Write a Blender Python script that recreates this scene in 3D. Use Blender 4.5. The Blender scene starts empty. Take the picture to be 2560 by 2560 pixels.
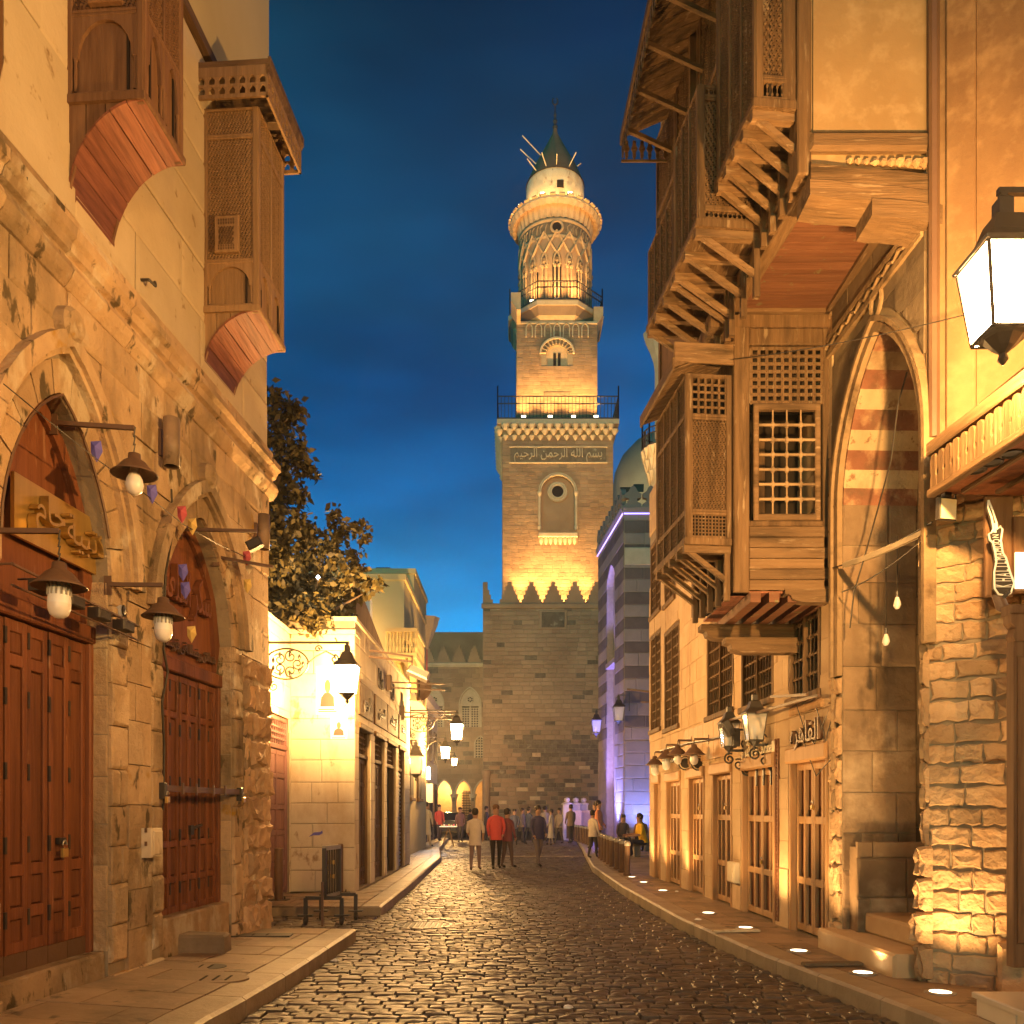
import bpy, math, random
import numpy as np
from mathutils import Vector, Matrix
RD = random.Random(11)
SC = bpy.context.scene; COL = SC.collection
PI = math.pi; rad = math.radians
# ---------------------------------------------------------------- camera
F, CX, HY, EYE = 2200.0, 1280.0, 2025.0, 1.6          # photo pixels (2560 wide): focal, centre column, horizon row; eye height
cam = bpy.data.cameras.new('camera'); cam.sensor_width = 36; cam.lens = 36 * F / 2560
cam.shift_y = (HY - 1280) / 2560; cam.clip_end = 3000; cam.clip_start = .05
co = bpy.data.objects.new('camera', cam); co.location = (0, 0, EYE); co.rotation_euler = (PI / 2, 0, 0)
COL.objects.link(co); SC.camera = co
# ---------------------------------------------------------------- sky, dusk light, exposure
W = bpy.data.worlds.new('World'); SC.world = W; W.use_nodes = True
nt = W.node_tree; bg = nt.nodes['Background']
sky = nt.nodes.new('ShaderNodeTexSky'); sky.sky_type = 'NISHITA'; sky.sun_disc = False
sky.sun_elevation = rad(6); sky.sun_rotation = rad(200); sky.ozone_density = 6; sky.dust_density = .3; sky.air_density = 1
tint = nt.nodes.new('ShaderNodeMix'); tint.data_type = 'RGBA'; tint.blend_type = 'MULTIPLY'; tint.inputs[0].default_value = 1
tint.inputs[7].default_value = (.02, 1.13, .82, 1)
gam = nt.nodes.new('ShaderNodeGamma'); gam.inputs[1].default_value = 1.5
tc = nt.nodes.new('ShaderNodeTexCoord'); mp = nt.nodes.new('ShaderNodeMapping'); mp.inputs[3].default_value = (1.0, 1.0, 3.2)
nz = nt.nodes.new('ShaderNodeTexNoise'); nz.inputs['Scale'].default_value = 1.7; nz.inputs['Detail'].default_value = 4; nz.inputs['Roughness'].default_value = .5
rp = nt.nodes.new('ShaderNodeMapRange'); rp.inputs[1].default_value = .35; rp.inputs[2].default_value = .75; rp.inputs[3].default_value = 0; rp.inputs[4].default_value = .28
cl = nt.nodes.new('ShaderNodeMix'); cl.data_type = 'RGBA'
cl.inputs[7].default_value = (.35, 2.6, 3.4, 1)
L = nt.links.new
L(sky.outputs[0], gam.inputs[0]); L(gam.outputs[0], tint.inputs[6]); L(tc.outputs['Generated'], mp.inputs[0]); L(mp.outputs[0], nz.inputs[0])
L(nz.outputs[0], rp.inputs[0]); L(rp.outputs[0], cl.inputs[0]); L(tint.outputs[2], cl.inputs[6])
sx = nt.nodes.new('ShaderNodeSeparateXYZ'); L(tc.outputs['Generated'], sx.inputs[0])      # dusk: the sky deepens steadily with height
el = nt.nodes.new('ShaderNodeMapRange'); el.inputs[1].default_value = .10; el.inputs[2].default_value = .72; el.inputs[3].default_value = 1.8; el.inputs[4].default_value = .22; L(sx.outputs[2], el.inputs[0])
em = nt.nodes.new('ShaderNodeMix'); em.data_type = 'RGBA'; em.blend_type = 'MULTIPLY'; em.inputs[0].default_value = 1; n2 = nt.nodes.new('ShaderNodeTexNoise'); n2.inputs['Scale'].default_value = 2.6; n2.inputs['Detail'].default_value = 3; L(mp.outputs[0], n2.inputs[0])
pm = nt.nodes.new('ShaderNodeMapRange'); pm.inputs[1].default_value = .32; pm.inputs[2].default_value = .68; pm.inputs[3].default_value = .58; pm.inputs[4].default_value = 1.35; L(n2.outputs[0], pm.inputs[0])
ml = nt.nodes.new('ShaderNodeMath'); ml.operation = 'MULTIPLY'; L(el.outputs[0], ml.inputs[0]); L(pm.outputs[0], ml.inputs[1])
L(cl.outputs[2], em.inputs[6]); L(ml.outputs[0], em.inputs[7]); L(em.outputs[2], bg.inputs[0])
bg.inputs[1].default_value = .095
sun = bpy.data.lights.new('sun', 'SUN'); sun.energy = .03; sun.angle = rad(10); sun.color = (.6, .75, 1)
so = bpy.data.objects.new('sun', sun); so.rotation_euler = (rad(84), 0, rad(-20)); COL.objects.link(so)
SC.view_settings.view_transform = 'Standard'; SC.view_settings.look = 'None'; SC.view_settings.exposure = .2; SC.view_settings.gamma = 1
SC.view_settings.use_curve_mapping = False
SC.render.engine = 'CYCLES'; cy = SC.cycles
cy.use_denoising = True; cy.max_bounces = 5; cy.diffuse_bounces = 3; cy.glossy_bounces = 2; cy.transmission_bounces = 3; cy.transparent_max_bounces = 6
cy.sample_clamp_indirect = 3; cy.caustics_reflective = False; cy.caustics_refractive = False; cy.use_light_tree = True
WARM = (1, .525, .155); WARM2 = (1, .57, .2)
def lamp(kind, loc, power, color=WARM, size=.1, aim=None, spot=70, blend=.6, name='lamp_light'):
    l = bpy.data.lights.new(name, kind); l.energy = power; l.color = color
    if kind == 'AREA': l.size = size
    else: l.shadow_soft_size = size
    if kind == 'SPOT': l.spot_size = rad(spot); l.spot_blend = blend
    o = bpy.data.objects.new(name, l); o.location = loc; COL.objects.link(o)
    if aim is not None: o.rotation_euler = (Vector(aim) - Vector(loc)).to_track_quat('-Z', 'Y').to_euler()
    return o
# ---------------------------------------------------------------- frames
def hgt(py, y): return EYE + (HY - py) / F * y
def at(px, py, y): return Vector(((px - CX) / F * y, y, hgt(py, y)))
def gnd(px, py, h=0.0):
    y = (EYE - h) * F / (py - HY); return Vector(((px - CX) / F * y, y, h))
class Fr:
    def __init__(s, o, du, dv=(0, 0, 1), dw=None):
        s.o = Vector(o); s.du = Vector(du).normalized(); s.dv = Vector(dv).normalized()
        s.dw = Vector(dw).normalized() if dw is not None else s.du.cross(s.dv)
    def at(s, u, v, w=0.0): return s.o + s.du * u + s.dv * v + s.dw * w
    def mat(s, u, v, w, su=1, sv=1, sw=1):
        m = Matrix.Identity(4); p = s.at(u, v, w)
        for i in range(3): m[i][0] = s.du[i] * su; m[i][1] = s.dv[i] * sv; m[i][2] = s.dw[i] * sw; m[i][3] = p[i]
        return m
    def u(s, px, w=0.0):                     # where the sight line through column px meets this upright plane
        k = (px - CX) / F; o = s.o + s.dw * w
        return (k * o.y - o.x) / (s.du.x - k * s.du.y)
    def y(s, px, w=0.0): return s.at(s.u(px, w), 0, w).y
    def v(s, px, py, w=0.0): return hgt(py, s.y(px, w)) - s.o.z
    def near(s, u): return Fr(s.at(u, 0, 0), s.dw, s.dv, -s.du)
    def far(s, u): return Fr(s.at(u, 0, 0), s.dw, s.dv, s.du)
    def off(s, w): return Fr(s.at(0, 0, w), s.du, s.dv, s.dw)
def wall_fr(ax, ay, bx, by, face):           # u runs from a to b, w points towards 'face'
    d = Vector((bx - ax, by - ay, 0)); n = Vector((d.y, -d.x, 0))
    if n.dot(Vector((face[0] - ax, face[1] - ay, 0))) < 0: n = -n
    return Fr((ax, ay, 0), d, (0, 0, 1), n)
XYZ = Fr((0, 0, 0), (1, 0, 0), (0, 1, 0), (0, 0, 1))
# ---------------------------------------------------------------- mesh builder
class MB:
    def __init__(s): s.v = []; s.f = []; s.m = []; s.mi = 0
    def add(s, vs, fs):
        b = len(s.v); s.v += [tuple(p) for p in vs]; s.f += [tuple(i + b for i in f) for f in fs]; s.m += [s.mi] * len(fs)
    def box(s, fr, u0, u1, v0, v1, w0, w1):
        s.add([fr.at(u, v, w) for w in (w0, w1) for v in (v0, v1) for u in (u0, u1)],
              [(4, 5, 7, 6), (0, 2, 3, 1), (0, 1, 5, 4), (2, 6, 7, 3), (0, 4, 6, 2), (1, 3, 7, 5)])
    def bev(s, fr, u0, u1, v0, v1, w0, w1, b=.012):      # box with a bevelled front
        b = min(b, (u1 - u0) * .3, (v1 - v0) * .3, abs(w1 - w0) * .9)
        q = lambda d, w: [fr.at(u0 + d, v0 + d, w), fr.at(u1 - d, v0 + d, w), fr.at(u1 - d, v1 - d, w), fr.at(u0 + d, v1 - d, w)]
        s.add(q(0, w0) + q(0, w1 - b) + q(b, w1), [(3, 2, 1, 0)] + [(i, (i + 1) % 4, 4 + (i + 1) % 4, 4 + i) for i in range(4)]
              + [(4 + i, 4 + (i + 1) % 4, 8 + (i + 1) % 4, 8 + i) for i in range(4)] + [(8, 9, 10, 11)])
    def prism(s, fr, poly, w0, w1):
        n = len(poly)
        s.add([fr.at(u, v, w) for w in (w0, w1) for u, v in poly],
              [tuple(range(n, 2 * n)), tuple(range(n - 1, -1, -1))] + [(i, (i + 1) % n, n + (i + 1) % n, n + i) for i in range(n)])
    def ext(s, fr, prof, u0, u1):                          # profile of (w, v) points swept along u
        n = len(prof)
        s.add([fr.at(u, v, w) for u in (u0, u1) for w, v in prof],
              [tuple(range(n)), tuple(range(2 * n - 1, n - 1, -1))] + [(i, n + i, n + (i + 1) % n, (i + 1) % n) for i in range(n)])
    def tube(s, pts, r, n=6, cap=True):
        pts = [Vector(p) for p in pts]; rs = r if isinstance(r, (list, tuple)) else [r] * len(pts)
        vs = []; ref = None
        for i, p in enumerate(pts):
            t = (pts[min(i + 1, len(pts) - 1)] - pts[max(i - 1, 0)]).normalized()
            if ref is None: ref = Vector((0, 0, 1)) if abs(t.z) < .9 else Vector((1, 0, 0))
            a = (ref - t * ref.dot(t)).normalized(); ref = a; b = t.cross(a)
            vs += [p + (a * math.cos(2 * PI * k / n) + b * math.sin(2 * PI * k / n)) * rs[i] for k in range(n)]
        fs = [(i * n + k, i * n + (k + 1) % n, (i + 1) * n + (k + 1) % n, (i + 1) * n + k) for i in range(len(pts) - 1) for k in range(n)]
        if cap: fs += [tuple(range(n - 1, -1, -1)), tuple(range((len(pts) - 1) * n, len(pts) * n))]
        s.add(vs, fs)
    def bar(s, a, b, w, d=None):                           # square bar between two points
        d = d or w; a = Vector(a); b = Vector(b); t = (b - a).normalized()
        r = Vector((0, 0, 1)) if abs(t.z) < .95 else Vector((0, 1, 0))
        x = t.cross(r).normalized() * w / 2; z = x.cross(t).normalized() * d / 2
        s.add([p + i * x + j * z for p in (a, b) for i, j in ((-1, -1), (1, -1), (1, 1), (-1, 1))],
              [(3, 2, 1, 0), (4, 5, 6, 7)] + [(i, (i + 1) % 4, 4 + (i + 1) % 4, 4 + i) for i in range(4)])
    def lathe(s, c, prof, n=16, fr=None, a0=0.0, a1=2 * PI):
        c = Vector(c); X, Y, Z = (fr.du, fr.dv, fr.dw) if fr else (Vector((1, 0, 0)), Vector((0, 1, 0)), Vector((0, 0, 1)))
        full = abs(a1 - a0 - 2 * PI) < 1e-6; m = n if full else n + 1; vs = []
        for r, z in prof:
            vs += [c + (X * math.cos(a0 + (a1 - a0) * k / n) + Y * math.sin(a0 + (a1 - a0) * k / n)) * r + Z * z for k in range(m)]
        fs = [(i * m + k, i * m + (k + 1) % m, (i + 1) * m + (k + 1) % m, (i + 1) * m + k) for i in range(len(prof) - 1) for k in range(n)]
        s.add(vs, fs)
    def strip(s, fr, top, bot, w0, w1):                     # solid band between two polylines of (u, v)
        n = len(top)
        s.add([fr.at(u, v, w) for w in (w0, w1) for u, v in bot + top],
              [(2 * n + i, 2 * n + i + 1, 3 * n + i + 1, 3 * n + i) for i in range(n - 1)] + [(i + 1, i, n + i, n + i + 1) for i in range(n - 1)]
              + [(i, i + 1, 2 * n + i + 1, 2 * n + i) for i in range(n - 1)] + [(n + i + 1, n + i, 3 * n + i, 3 * n + i + 1) for i in range(n - 1)]
              + [(0, 2 * n, 3 * n, n), (n - 1, 2 * n - 1, 4 * n - 1, 3 * n - 1)])
    def quad(s, a, b, c, d): s.add([a, b, c, d], [(0, 1, 2, 3)])
    def mesh(s, name, mats, smooth=False):
        me = bpy.data.meshes.new(name); me.from_pydata(s.v, [], s.f)
        for m in (mats if isinstance(mats, (list, tuple)) else [mats]): me.materials.append(m)
        if any(s.m): me.polygons.foreach_set('material_index', s.m)
        if smooth: me.polygons.foreach_set('use_smooth', [True] * len(s.f))
        return me
    def obj(s, name, mats, parent=None, smooth=False, kind=None):
        return link(name, s.mesh(name, mats, smooth), parent, kind=kind)
def link(name, data, parent=None, matrix=None, kind=None):
    o = bpy.data.objects.new(name, data); COL.objects.link(o)
    if matrix is not None: o.matrix_world = matrix
    if parent is not None:
        o.parent = parent; inv = Matrix.Identity(4); p = parent
        inv = WM[p.name].inverted(); o.matrix_parent_inverse = inv
    WM[o.name] = matrix if matrix is not None else Matrix.Identity(4)
    if kind: o['kind'] = kind
    return o
WM = {}
def thing(name, label, cat, loc=(0, 0, 0), group=None, rz=0.0):
    o = bpy.data.objects.new(name, None); COL.objects.link(o); o.location = loc; o.rotation_euler = (0, 0, rz); o.empty_display_size = .2
    WM[o.name] = Matrix.Translation(Vector(loc)) @ Matrix.Rotation(rz, 4, 'Z')
    tag(o, label, cat, group); return o
def tag(o, label, cat, group=None, kind=None):
    o['label'] = label; o['category'] = cat
    if group: o['group'] = group
    if kind: o['kind'] = kind
    return o
def dup(root, loc, rz, label, scale=1.0):                   # copy of a thing with its parts and their sub-parts
    r = root.copy(); COL.objects.link(r); r.location = loc; r.rotation_euler = (0, 0, rz); r.scale = (scale,) * 3; r['label'] = label
    for ch in list(root.children):
        if ch.type == 'LIGHT': continue
        c = ch.copy(); COL.objects.link(c); c.parent = r; c.matrix_parent_inverse = ch.matrix_parent_inverse.copy()
        for g in ch.children:
            d = g.copy(); COL.objects.link(d); d.parent = c; d.matrix_parent_inverse = g.matrix_parent_inverse.copy()
    return r
# ---------------------------------------------------------------- materials
def node_mat(name):
    m = bpy.data.materials.new(name); m.use_nodes = True; t = m.node_tree
    return m, t, t.nodes['Principled BSDF']
def M(name, c1, c2, rough=.85, scale=1.5, bump=.35, bscale=14, stretch=(1, 1, 1), rnd=.25, spec=.25, stain=None, metal=0.0, bdist=.02, pits=0.0):
    m, t, b = node_mat(name); N = t.nodes.new; l = t.links.new
    g = N('ShaderNodeNewGeometry'); mp = N('ShaderNodeMapping'); mp.inputs[3].default_value = stretch; l(g.outputs['Position'], mp.inputs[0])
    n = N('ShaderNodeTexNoise'); n.inputs['Scale'].default_value = scale; n.inputs['Detail'].default_value = 7; n.inputs['Roughness'].default_value = .62
    l(mp.outputs[0], n.inputs[0])
    r = N('ShaderNodeValToRGB'); r.color_ramp.elements[0].position = .32; r.color_ramp.elements[1].position = .68
    r.color_ramp.elements[0].color = (*c1, 1); r.color_ramp.elements[1].color = (*c2, 1); l(n.outputs[0], r.inputs[0])
    col = r.outputs[0]
    if stain:
        for sc, lo, hi, cc, st in stain:
            n2 = N('ShaderNodeTexNoise'); n2.inputs['Scale'].default_value = sc; n2.inputs['Detail'].default_value = 6; n2.inputs['Roughness'].default_value = .6
            mp2 = N('ShaderNodeMapping'); mp2.inputs[3].default_value = st; l(g.outputs['Position'], mp2.inputs[0]); l(mp2.outputs[0], n2.inputs[0])
            mr = N('ShaderNodeMapRange'); mr.inputs[1].default_value = lo; mr.inputs[2].default_value = hi; l(n2.outputs[0], mr.inputs[0])
            mx = N('ShaderNodeMix'); mx.data_type = 'RGBA'; l(mr.outputs[0], mx.inputs[0]); l(col, mx.inputs[6]); mx.inputs[7].default_value = (*cc, 1); col = mx.outputs[2]
    if rnd:
        oi = N('ShaderNodeObjectInfo'); ad = N('ShaderNodeMath'); ad.operation = 'ADD'; l(oi.outputs['Random'], ad.inputs[0]); l(g.outputs['Random Per Island'], ad.inputs[1])
        fr = N('ShaderNodeMath'); fr.operation = 'FRACT'; l(ad.outputs[0], fr.inputs[0])
        mr = N('ShaderNodeMapRange'); mr.inputs[3].default_value = 1 - rnd; mr.inputs[4].default_value = 1 + rnd; l(fr.outputs[0], mr.inputs[0])
        mx = N('ShaderNodeMix'); mx.data_type = 'RGBA'; mx.blend_type = 'MULTIPLY'; mx.inputs[0].default_value = 1; l(col, mx.inputs[6])
        cb = N('ShaderNodeCombineColor'); [l(mr.outputs[0], cb.inputs[i]) for i in range(3)]; l(cb.outputs[0], mx.inputs[7]); col = mx.outputs[2]
    l(col, b.inputs['Base Color']); b.inputs['Roughness'].default_value = rough; b.inputs['Specular IOR Level'].default_value = spec; b.inputs['Metallic'].default_value = metal
    if bump:
        n3 = N('ShaderNodeTexNoise'); n3.inputs['Scale'].default_value = bscale; n3.inputs['Detail'].default_value = 8; n3.inputs['Roughness'].default_value = .65; l(mp.outputs[0], n3.inputs[0])
        hh = n3.outputs[0]
        if pits:
            vo = N('ShaderNodeTexVoronoi'); vo.inputs['Scale'].default_value = bscale * 1.3; l(mp.outputs[0], vo.inputs[0])
            mr = N('ShaderNodeMapRange'); mr.inputs[1].default_value = .05; mr.inputs[2].default_value = .35; l(vo.outputs[0], mr.inputs[0])
            mm = N('ShaderNodeMath'); mm.operation = 'MULTIPLY_ADD'; l(mr.outputs[0], mm.inputs[0]); mm.inputs[1].default_value = pits; l(hh, mm.inputs[2]); hh = mm.outputs[0]
        bp = N('ShaderNodeBump'); bp.inputs['Strength'].default_value = bump; bp.inputs['Distance'].default_value = bdist; l(hh, bp.inputs['Height']); l(bp.outputs[0], b.inputs['Normal'])
    return m
def glow(name, col, st):
    m, t, b = node_mat(name); b.inputs['Base Color'].default_value = (.8, .8, .8, 1); b.inputs['Emission Color'].default_value = (*col, 1); b.inputs['Emission Strength'].default_value = st; return m
def glow_glass(name, col, st):                              # lit lamp glass: gives light and lets the lamp inside shine through
    m = bpy.data.materials.new(name); m.use_nodes = True; t = m.node_tree; t.nodes.remove(t.nodes['Principled BSDF'])
    e = t.nodes.new('ShaderNodeEmission'); e.inputs[0].default_value = (*col, 1); e.inputs[1].default_value = st
    tr = t.nodes.new('ShaderNodeBsdfTransparent'); a = t.nodes.new('ShaderNodeAddShader')
    t.links.new(e.outputs[0], a.inputs[0]); t.links.new(tr.outputs[0], a.inputs[1]); t.links.new(a.outputs[0], t.nodes['Material Output'].inputs[0]); return m
def glass(name, col=(.9, .9, .85), alpha=.35, rough=.08):
    m, t, b = node_mat(name); b.inputs['Base Color'].default_value = (*col, 1); b.inputs['Roughness'].default_value = rough; b.inputs['Alpha'].default_value = alpha; return m
GX, GY, GZ = (.9, 14, 14), (14, .9, 14), (14, 14, .9)        # wood grain along x, y, z
ST1 = [(1.1, .55, .75, (.22, .16, .09), (1, 1, .35)), (5, .62, .8, (.62, .52, .36), (1, 1, 1))]
ST2 = [(.9, .47, .66, (.17, .125, .07), (1, 1, .35)), (2.6, .56, .66, (.56, .46, .32), (1, 1, .6)), (6, .60, .66, (.13, .095, .05), (1, 1, .5)), (1.7, .64, .70, (.40, .22, .03), (1, 1, 1))]
m_stone_up = M('smooth_ochre_stone', (.52, .41, .26), (.62, .51, .34), scale=1.2, bump=.4, bscale=14, rnd=.08, bdist=.03, stain=[(1.0, .56, .76, (.36, .25, .13), (1, .5, 1)), (5, .62, .7, (.30, .2, .1), (1, 1, 1))])
m_stone_lo = M('weathered_ochre_stone', (.43, .285, .16), (.57, .405, .24), scale=1.6, bump=.9, bscale=9, rnd=.18, stain=ST2, bdist=.05)
m_stone_rough = M('rough_pitted_stone', (.40, .245, .13), (.58, .395, .235), scale=2.2, bump=.9, bscale=12, rnd=.25, stain=ST1, bdist=.04, pits=.18)
m_stone_r = M('pale_facade_stone', (.47, .315, .175), (.58, .415, .25), scale=2, bump=.35, bscale=14, rnd=.10, stain=[(1.4, .58, .78, (.36, .2, .11), (1, 1, .4))])
m_mortar = M('lime_mortar', (.26, .20, .13), (.34, .27, .18), scale=5, bump=.5, rnd=0)
m_red = M('red_ablaq_stone', (.17, .070, .042), (.25, .11, .066), scale=3, bump=.7, rnd=.15, stain=[(5, .52, .66, (.36, .22, .13), (1, 1, 1)), (2, .5, .7, (.10, .065, .04), (1, 1, 1))])
m_cream = M('cream_ablaq_stone', (.36, .26, .15), (.46, .34, .21), scale=3, bump=.6, rnd=.12, stain=[(2.4, .52, .7, (.22, .14, .08), (1, 1, .6)), (9, .58, .66, (.2, .11, .06), (1, 1, 1))])
m_dark = M('sooty_grey_stone', (.12, .085, .055), (.21, .155, .10), scale=2.5, bump=.6, bscale=10, rnd=.22, stain=[(1.5, .6, .75, (.44, .36, .25), (1, 1, 1))])
m_tower = M('brown_brick_stone', (.27, .165, .095), (.38, .25, .15), scale=.35, bump=.5, bscale=2.5, rnd=.14, bdist=.06, stain=[(.12, .55, .75, (.20, .14, .09), (1, 1, .6))])
m_trim = M('carved_trim_stone', (.46, .36, .24), (.56, .45, .31), scale=2, bump=.4, bscale=12, rnd=.06)
m_plaster = M('ochre_plaster', (.25, .16, .075), (.35, .235, .12), scale=.9, bump=.2, bscale=10, rnd=0, stain=[(.8, .48, .72, (.28, .17, .08), (1, 1, .5)), (5, .5, .8, (.42, .30, .17), (1, 1, 1))])
m_plaster_y = M('yellow_plaster', (.58, .46, .22), (.66, .54, .28), scale=.6, bump=.15, rnd=.05, stain=[(.5, .6, .8, (.42, .30, .15), (1, 1, .4))])
m_pale = M('cream_limestone', (.62, .52, .36), (.70, .60, .44), scale=1.5, bump=.15, rnd=.07, stain=[(1.2, .54, .74, (.46, .33, .20), (1, 1, .5)), (3, .60, .68, (.34, .22, .13), (1, 1, .6))])
m_dooru = M('red_brown_door_wood', (.15, .050, .020), (.235, .085, .036), stretch=GZ, scale=1.4, bump=.35, bscale=3, rnd=.14, rough=.5, stain=[(2, .52, .72, (.085, .030, .014), (2, 2, .4)), (9, .62, .70, (.30, .15, .08), (2, 2, .3))])
m_doorp = M('worn_door_panel_wood', (.12, .042, .018), (.19, .072, .032), stretch=GZ, scale=1.8, bump=.4, bscale=3, rnd=.16, rough=.6)
m_bayz = M('brown_bay_wood_upright', (.125, .062, .030), (.21, .115, .060), stretch=GZ, scale=1.6, bump=.4, bscale=3, rnd=.10, rough=.7)
m_bayy = M('red_plank_wood', (.13, .045, .025), (.27, .105, .058), stretch=GY, scale=2.2, bump=.5, bscale=3, rnd=.5, rough=.55)
m_wz = M('grey_brown_wood_upright', (.105, .060, .029), (.175, .104, .053), stretch=GZ, scale=1.6, bump=.7, bscale=3, rnd=.16, rough=.75, stain=[(1.6, .50, .70, (.055, .032, .016), (4, 4, .5)), (7, .60, .70, (.26, .185, .115), (3, 3, .4))])
m_wy = M('grey_brown_wood_along_street', (.105, .060, .029), (.175, .104, .053), stretch=GY, scale=1.6, bump=.7, bscale=3, rnd=.18, rough=.75, stain=[(1.6, .50, .70, (.055, .032, .016), (4, .5, 4)), (7, .60, .70, (.26, .185, .115), (3, .4, 3))])
m_wx = M('grey_brown_wood_across', (.13, .076, .038), (.215, .13, .068), stretch=GX, scale=1.6, bump=.7, bscale=3, rnd=.2, rough=.75, stain=[(1.6, .50, .70, (.06, .036, .018), (.5, 4, 4)), (7, .60, .70, (.30, .21, .13), (.4, 3, 3))])
m_soffit = M('painted_soffit_wood', (.12, .048, .026), (.19, .085, .046), stretch=GX, scale=1.6, bump=.35, bscale=3, rnd=.12, rough=.65, stain=[(9, .62, .68, (.16, .14, .07), (1, 1, 1))])
m_doorr = M('ochre_shop_door_wood', (.34, .19, .085), (.44, .26, .13), stretch=GZ, scale=1.6, bump=.35, bscale=3, rnd=.08, rough=.6)
m_doorrp = M('brown_shop_door_panel', (.15, .060, .028), (.22, .095, .045), stretch=GZ, scale=1.6, bump=.35, bscale=3, rnd=.12, rough=.6)
m_void = M('painted_shade_black', (.02, .014, .009), (.03, .02, .013), bump=0, rnd=0)  # near-black colour paints in the shade inside openings and behind screens
m_iron = M('black_iron', (.025, .020, .016), (.045, .035, .027), rough=.5, bump=.15, rnd=.1, spec=.5)
m_rust = M('brown_painted_steel', (.10, .055, .035), (.15, .085, .05), rough=.5, bump=.2, rnd=.1, spec=.4)
m_steel = M('grey_galvanised_steel', (.30, .28, .25), (.42, .39, .35), rough=.45, bump=.1, rnd=.1, metal=.5)
m_gold = M('brass_sheet', (.52, .33, .10), (.62, .42, .14), rough=.32, bump=.08, rnd=0, metal=.75, stretch=GZ, scale=1)
m_white = M('white_plastic', (.72, .72, .70), (.80, .80, .78), rough=.4, bump=0, rnd=0)
m_slab = M('worn_paving_slab', (.22, .145, .09), (.33, .23, .145), scale=2.2, bump=.4, bscale=14, rnd=.22, rough=.5, spec=.4, stain=[(1.2, .50, .68, (.13, .095, .062), (1, 1, 1)), (4, .60, .66, (.09, .062, .04), (1, 1, 1)), (14, .66, .70, (.4, .32, .22), (1, 1, 1))])
m_kerb = M('pale_kerb_stone', (.24, .185, .125), (.36, .28, .19), scale=2.5, bump=.5, bscale=12, rnd=.12, rough=.5, spec=.45)
m_cob = M('worn_basalt_cobble', (.050, .034, .024), (.098, .068, .047), scale=6, bump=.8, bscale=18, rnd=.45, rough=.49, spec=.5, bdist=.015, stain=[(.45, .48, .66, (.10, .075, .052), (1, 1, 1)), (1.6, .56, .68, (.03, .021, .015), (1, 1, 1))])
m_joint = M('dirt_between_cobbles', (.03, .024, .018), (.055, .043, .033), scale=6, bump=.8, bscale=25, rnd=0, rough=.9)
m_ground = M('packed_earth', (.10, .08, .06), (.15, .12, .09), scale=.5, bump=.4, rnd=0)
m_plaster_b = M('brown_stained_plaster', (.20, .115, .055), (.30, .185, .095), scale=.8, bump=.4, bscale=9, rnd=0, stain=[(.9, .48, .72, (.15, .08, .04), (1, 1, .4)), (5, .5, .85, (.33, .21, .11), (1, 1, 1))])
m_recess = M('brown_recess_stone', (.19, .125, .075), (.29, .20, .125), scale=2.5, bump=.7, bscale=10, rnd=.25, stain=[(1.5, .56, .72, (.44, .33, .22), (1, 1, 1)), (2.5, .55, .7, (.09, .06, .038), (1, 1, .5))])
m_carve = M('worn_carved_stone', (.26, .17, .09), (.38, .26, .15), scale=3, bump=.8, bscale=14, rnd=.15, stain=[(3, .52, .68, (.14, .09, .05), (1, 1, 1))])
m_bay2 = M('pale_bay_wood_upright', (.24, .145, .070), (.35, .22, .115), stretch=GZ, scale=1.6, bump=.45, bscale=3, rnd=.12, rough=.7)
m_leaf = M('green_leaf', (.06, .052, .018), (.125, .095, .034), scale=3, bump=0, rnd=.45, rough=.6)
m_bark = M('brown_bark', (.10, .07, .045), (.16, .11, .07), scale=6, bump=.8, rnd=0)
m_dome = M('pale_dome_plaster', (.30, .27, .20), (.36, .33, .25), scale=.4, bump=.1, rnd=0)
m_marble = M('cream_marble', (.60, .52, .40), (.70, .62, .50), scale=2, bump=.05, rnd=.06, rough=.3, spec=.5)
m_pink = M('pink_fabric', (.45, .08, .10), (.55, .12, .14), bump=.1, rnd=0)
m_blue = M('blue_violet_fabric', (.10, .09, .40), (.16, .14, .52), bump=.1, rnd=0)
m_yel = M('yellow_fabric', (.60, .42, .12), (.70, .50, .18), bump=.1, rnd=0)
m_glass = glass('clear_glass'); m_bulb = glass('frosted_bulb_glass', (.85, .80, .74), .9, .3)
m_lit = glow_glass('lit_lantern_glass', (1, .74, .40), 22)
m_spot = glow('lit_floor_lens', (1, .80, .5), 9); m_cool = glow('cool_white_tube', (.75, .9, 1), 14); m_viol = glow('violet_led', (.36, .24, 1), 2.2)
# ---------------------------------------------------------------- openings, walls, masonry
class Op:
    def __init__(s, a, b, sill, spring, top, kind='pointed'): s.a, s.b, s.sill, s.spring, s.top, s.kind = a, b, sill, spring, top, kind
    def y(s, u):
        if s.kind == 'rect': return s.top
        x = min(1, abs(u - (s.a + s.b) / 2) / ((s.b - s.a) / 2)); h = s.top - s.spring
        return s.spring + h * (math.sqrt(max(0, 1 - x * x)) if s.kind == 'round' else .72 * math.sqrt(max(0, 1 - x * x)) + .28 * (1 - x))
    def iv(s, u): return (s.sill, s.y(u)) if s.a < u < s.b else None
    def us(s, n=14): return [s.a + (s.b - s.a) * (1 - math.cos(PI * i / n)) / 2 for i in range(n + 1)]
    def outline(s, n=14): return [(s.a, s.sill)] + [(u, s.y(u)) for u in s.us(n)] + [(s.b, s.sill)]
    def grow(s, d, dt=None): return Op(s.a - d, s.b + d, s.sill, s.spring, s.top + (d if dt is None else dt), s.kind)
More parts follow.
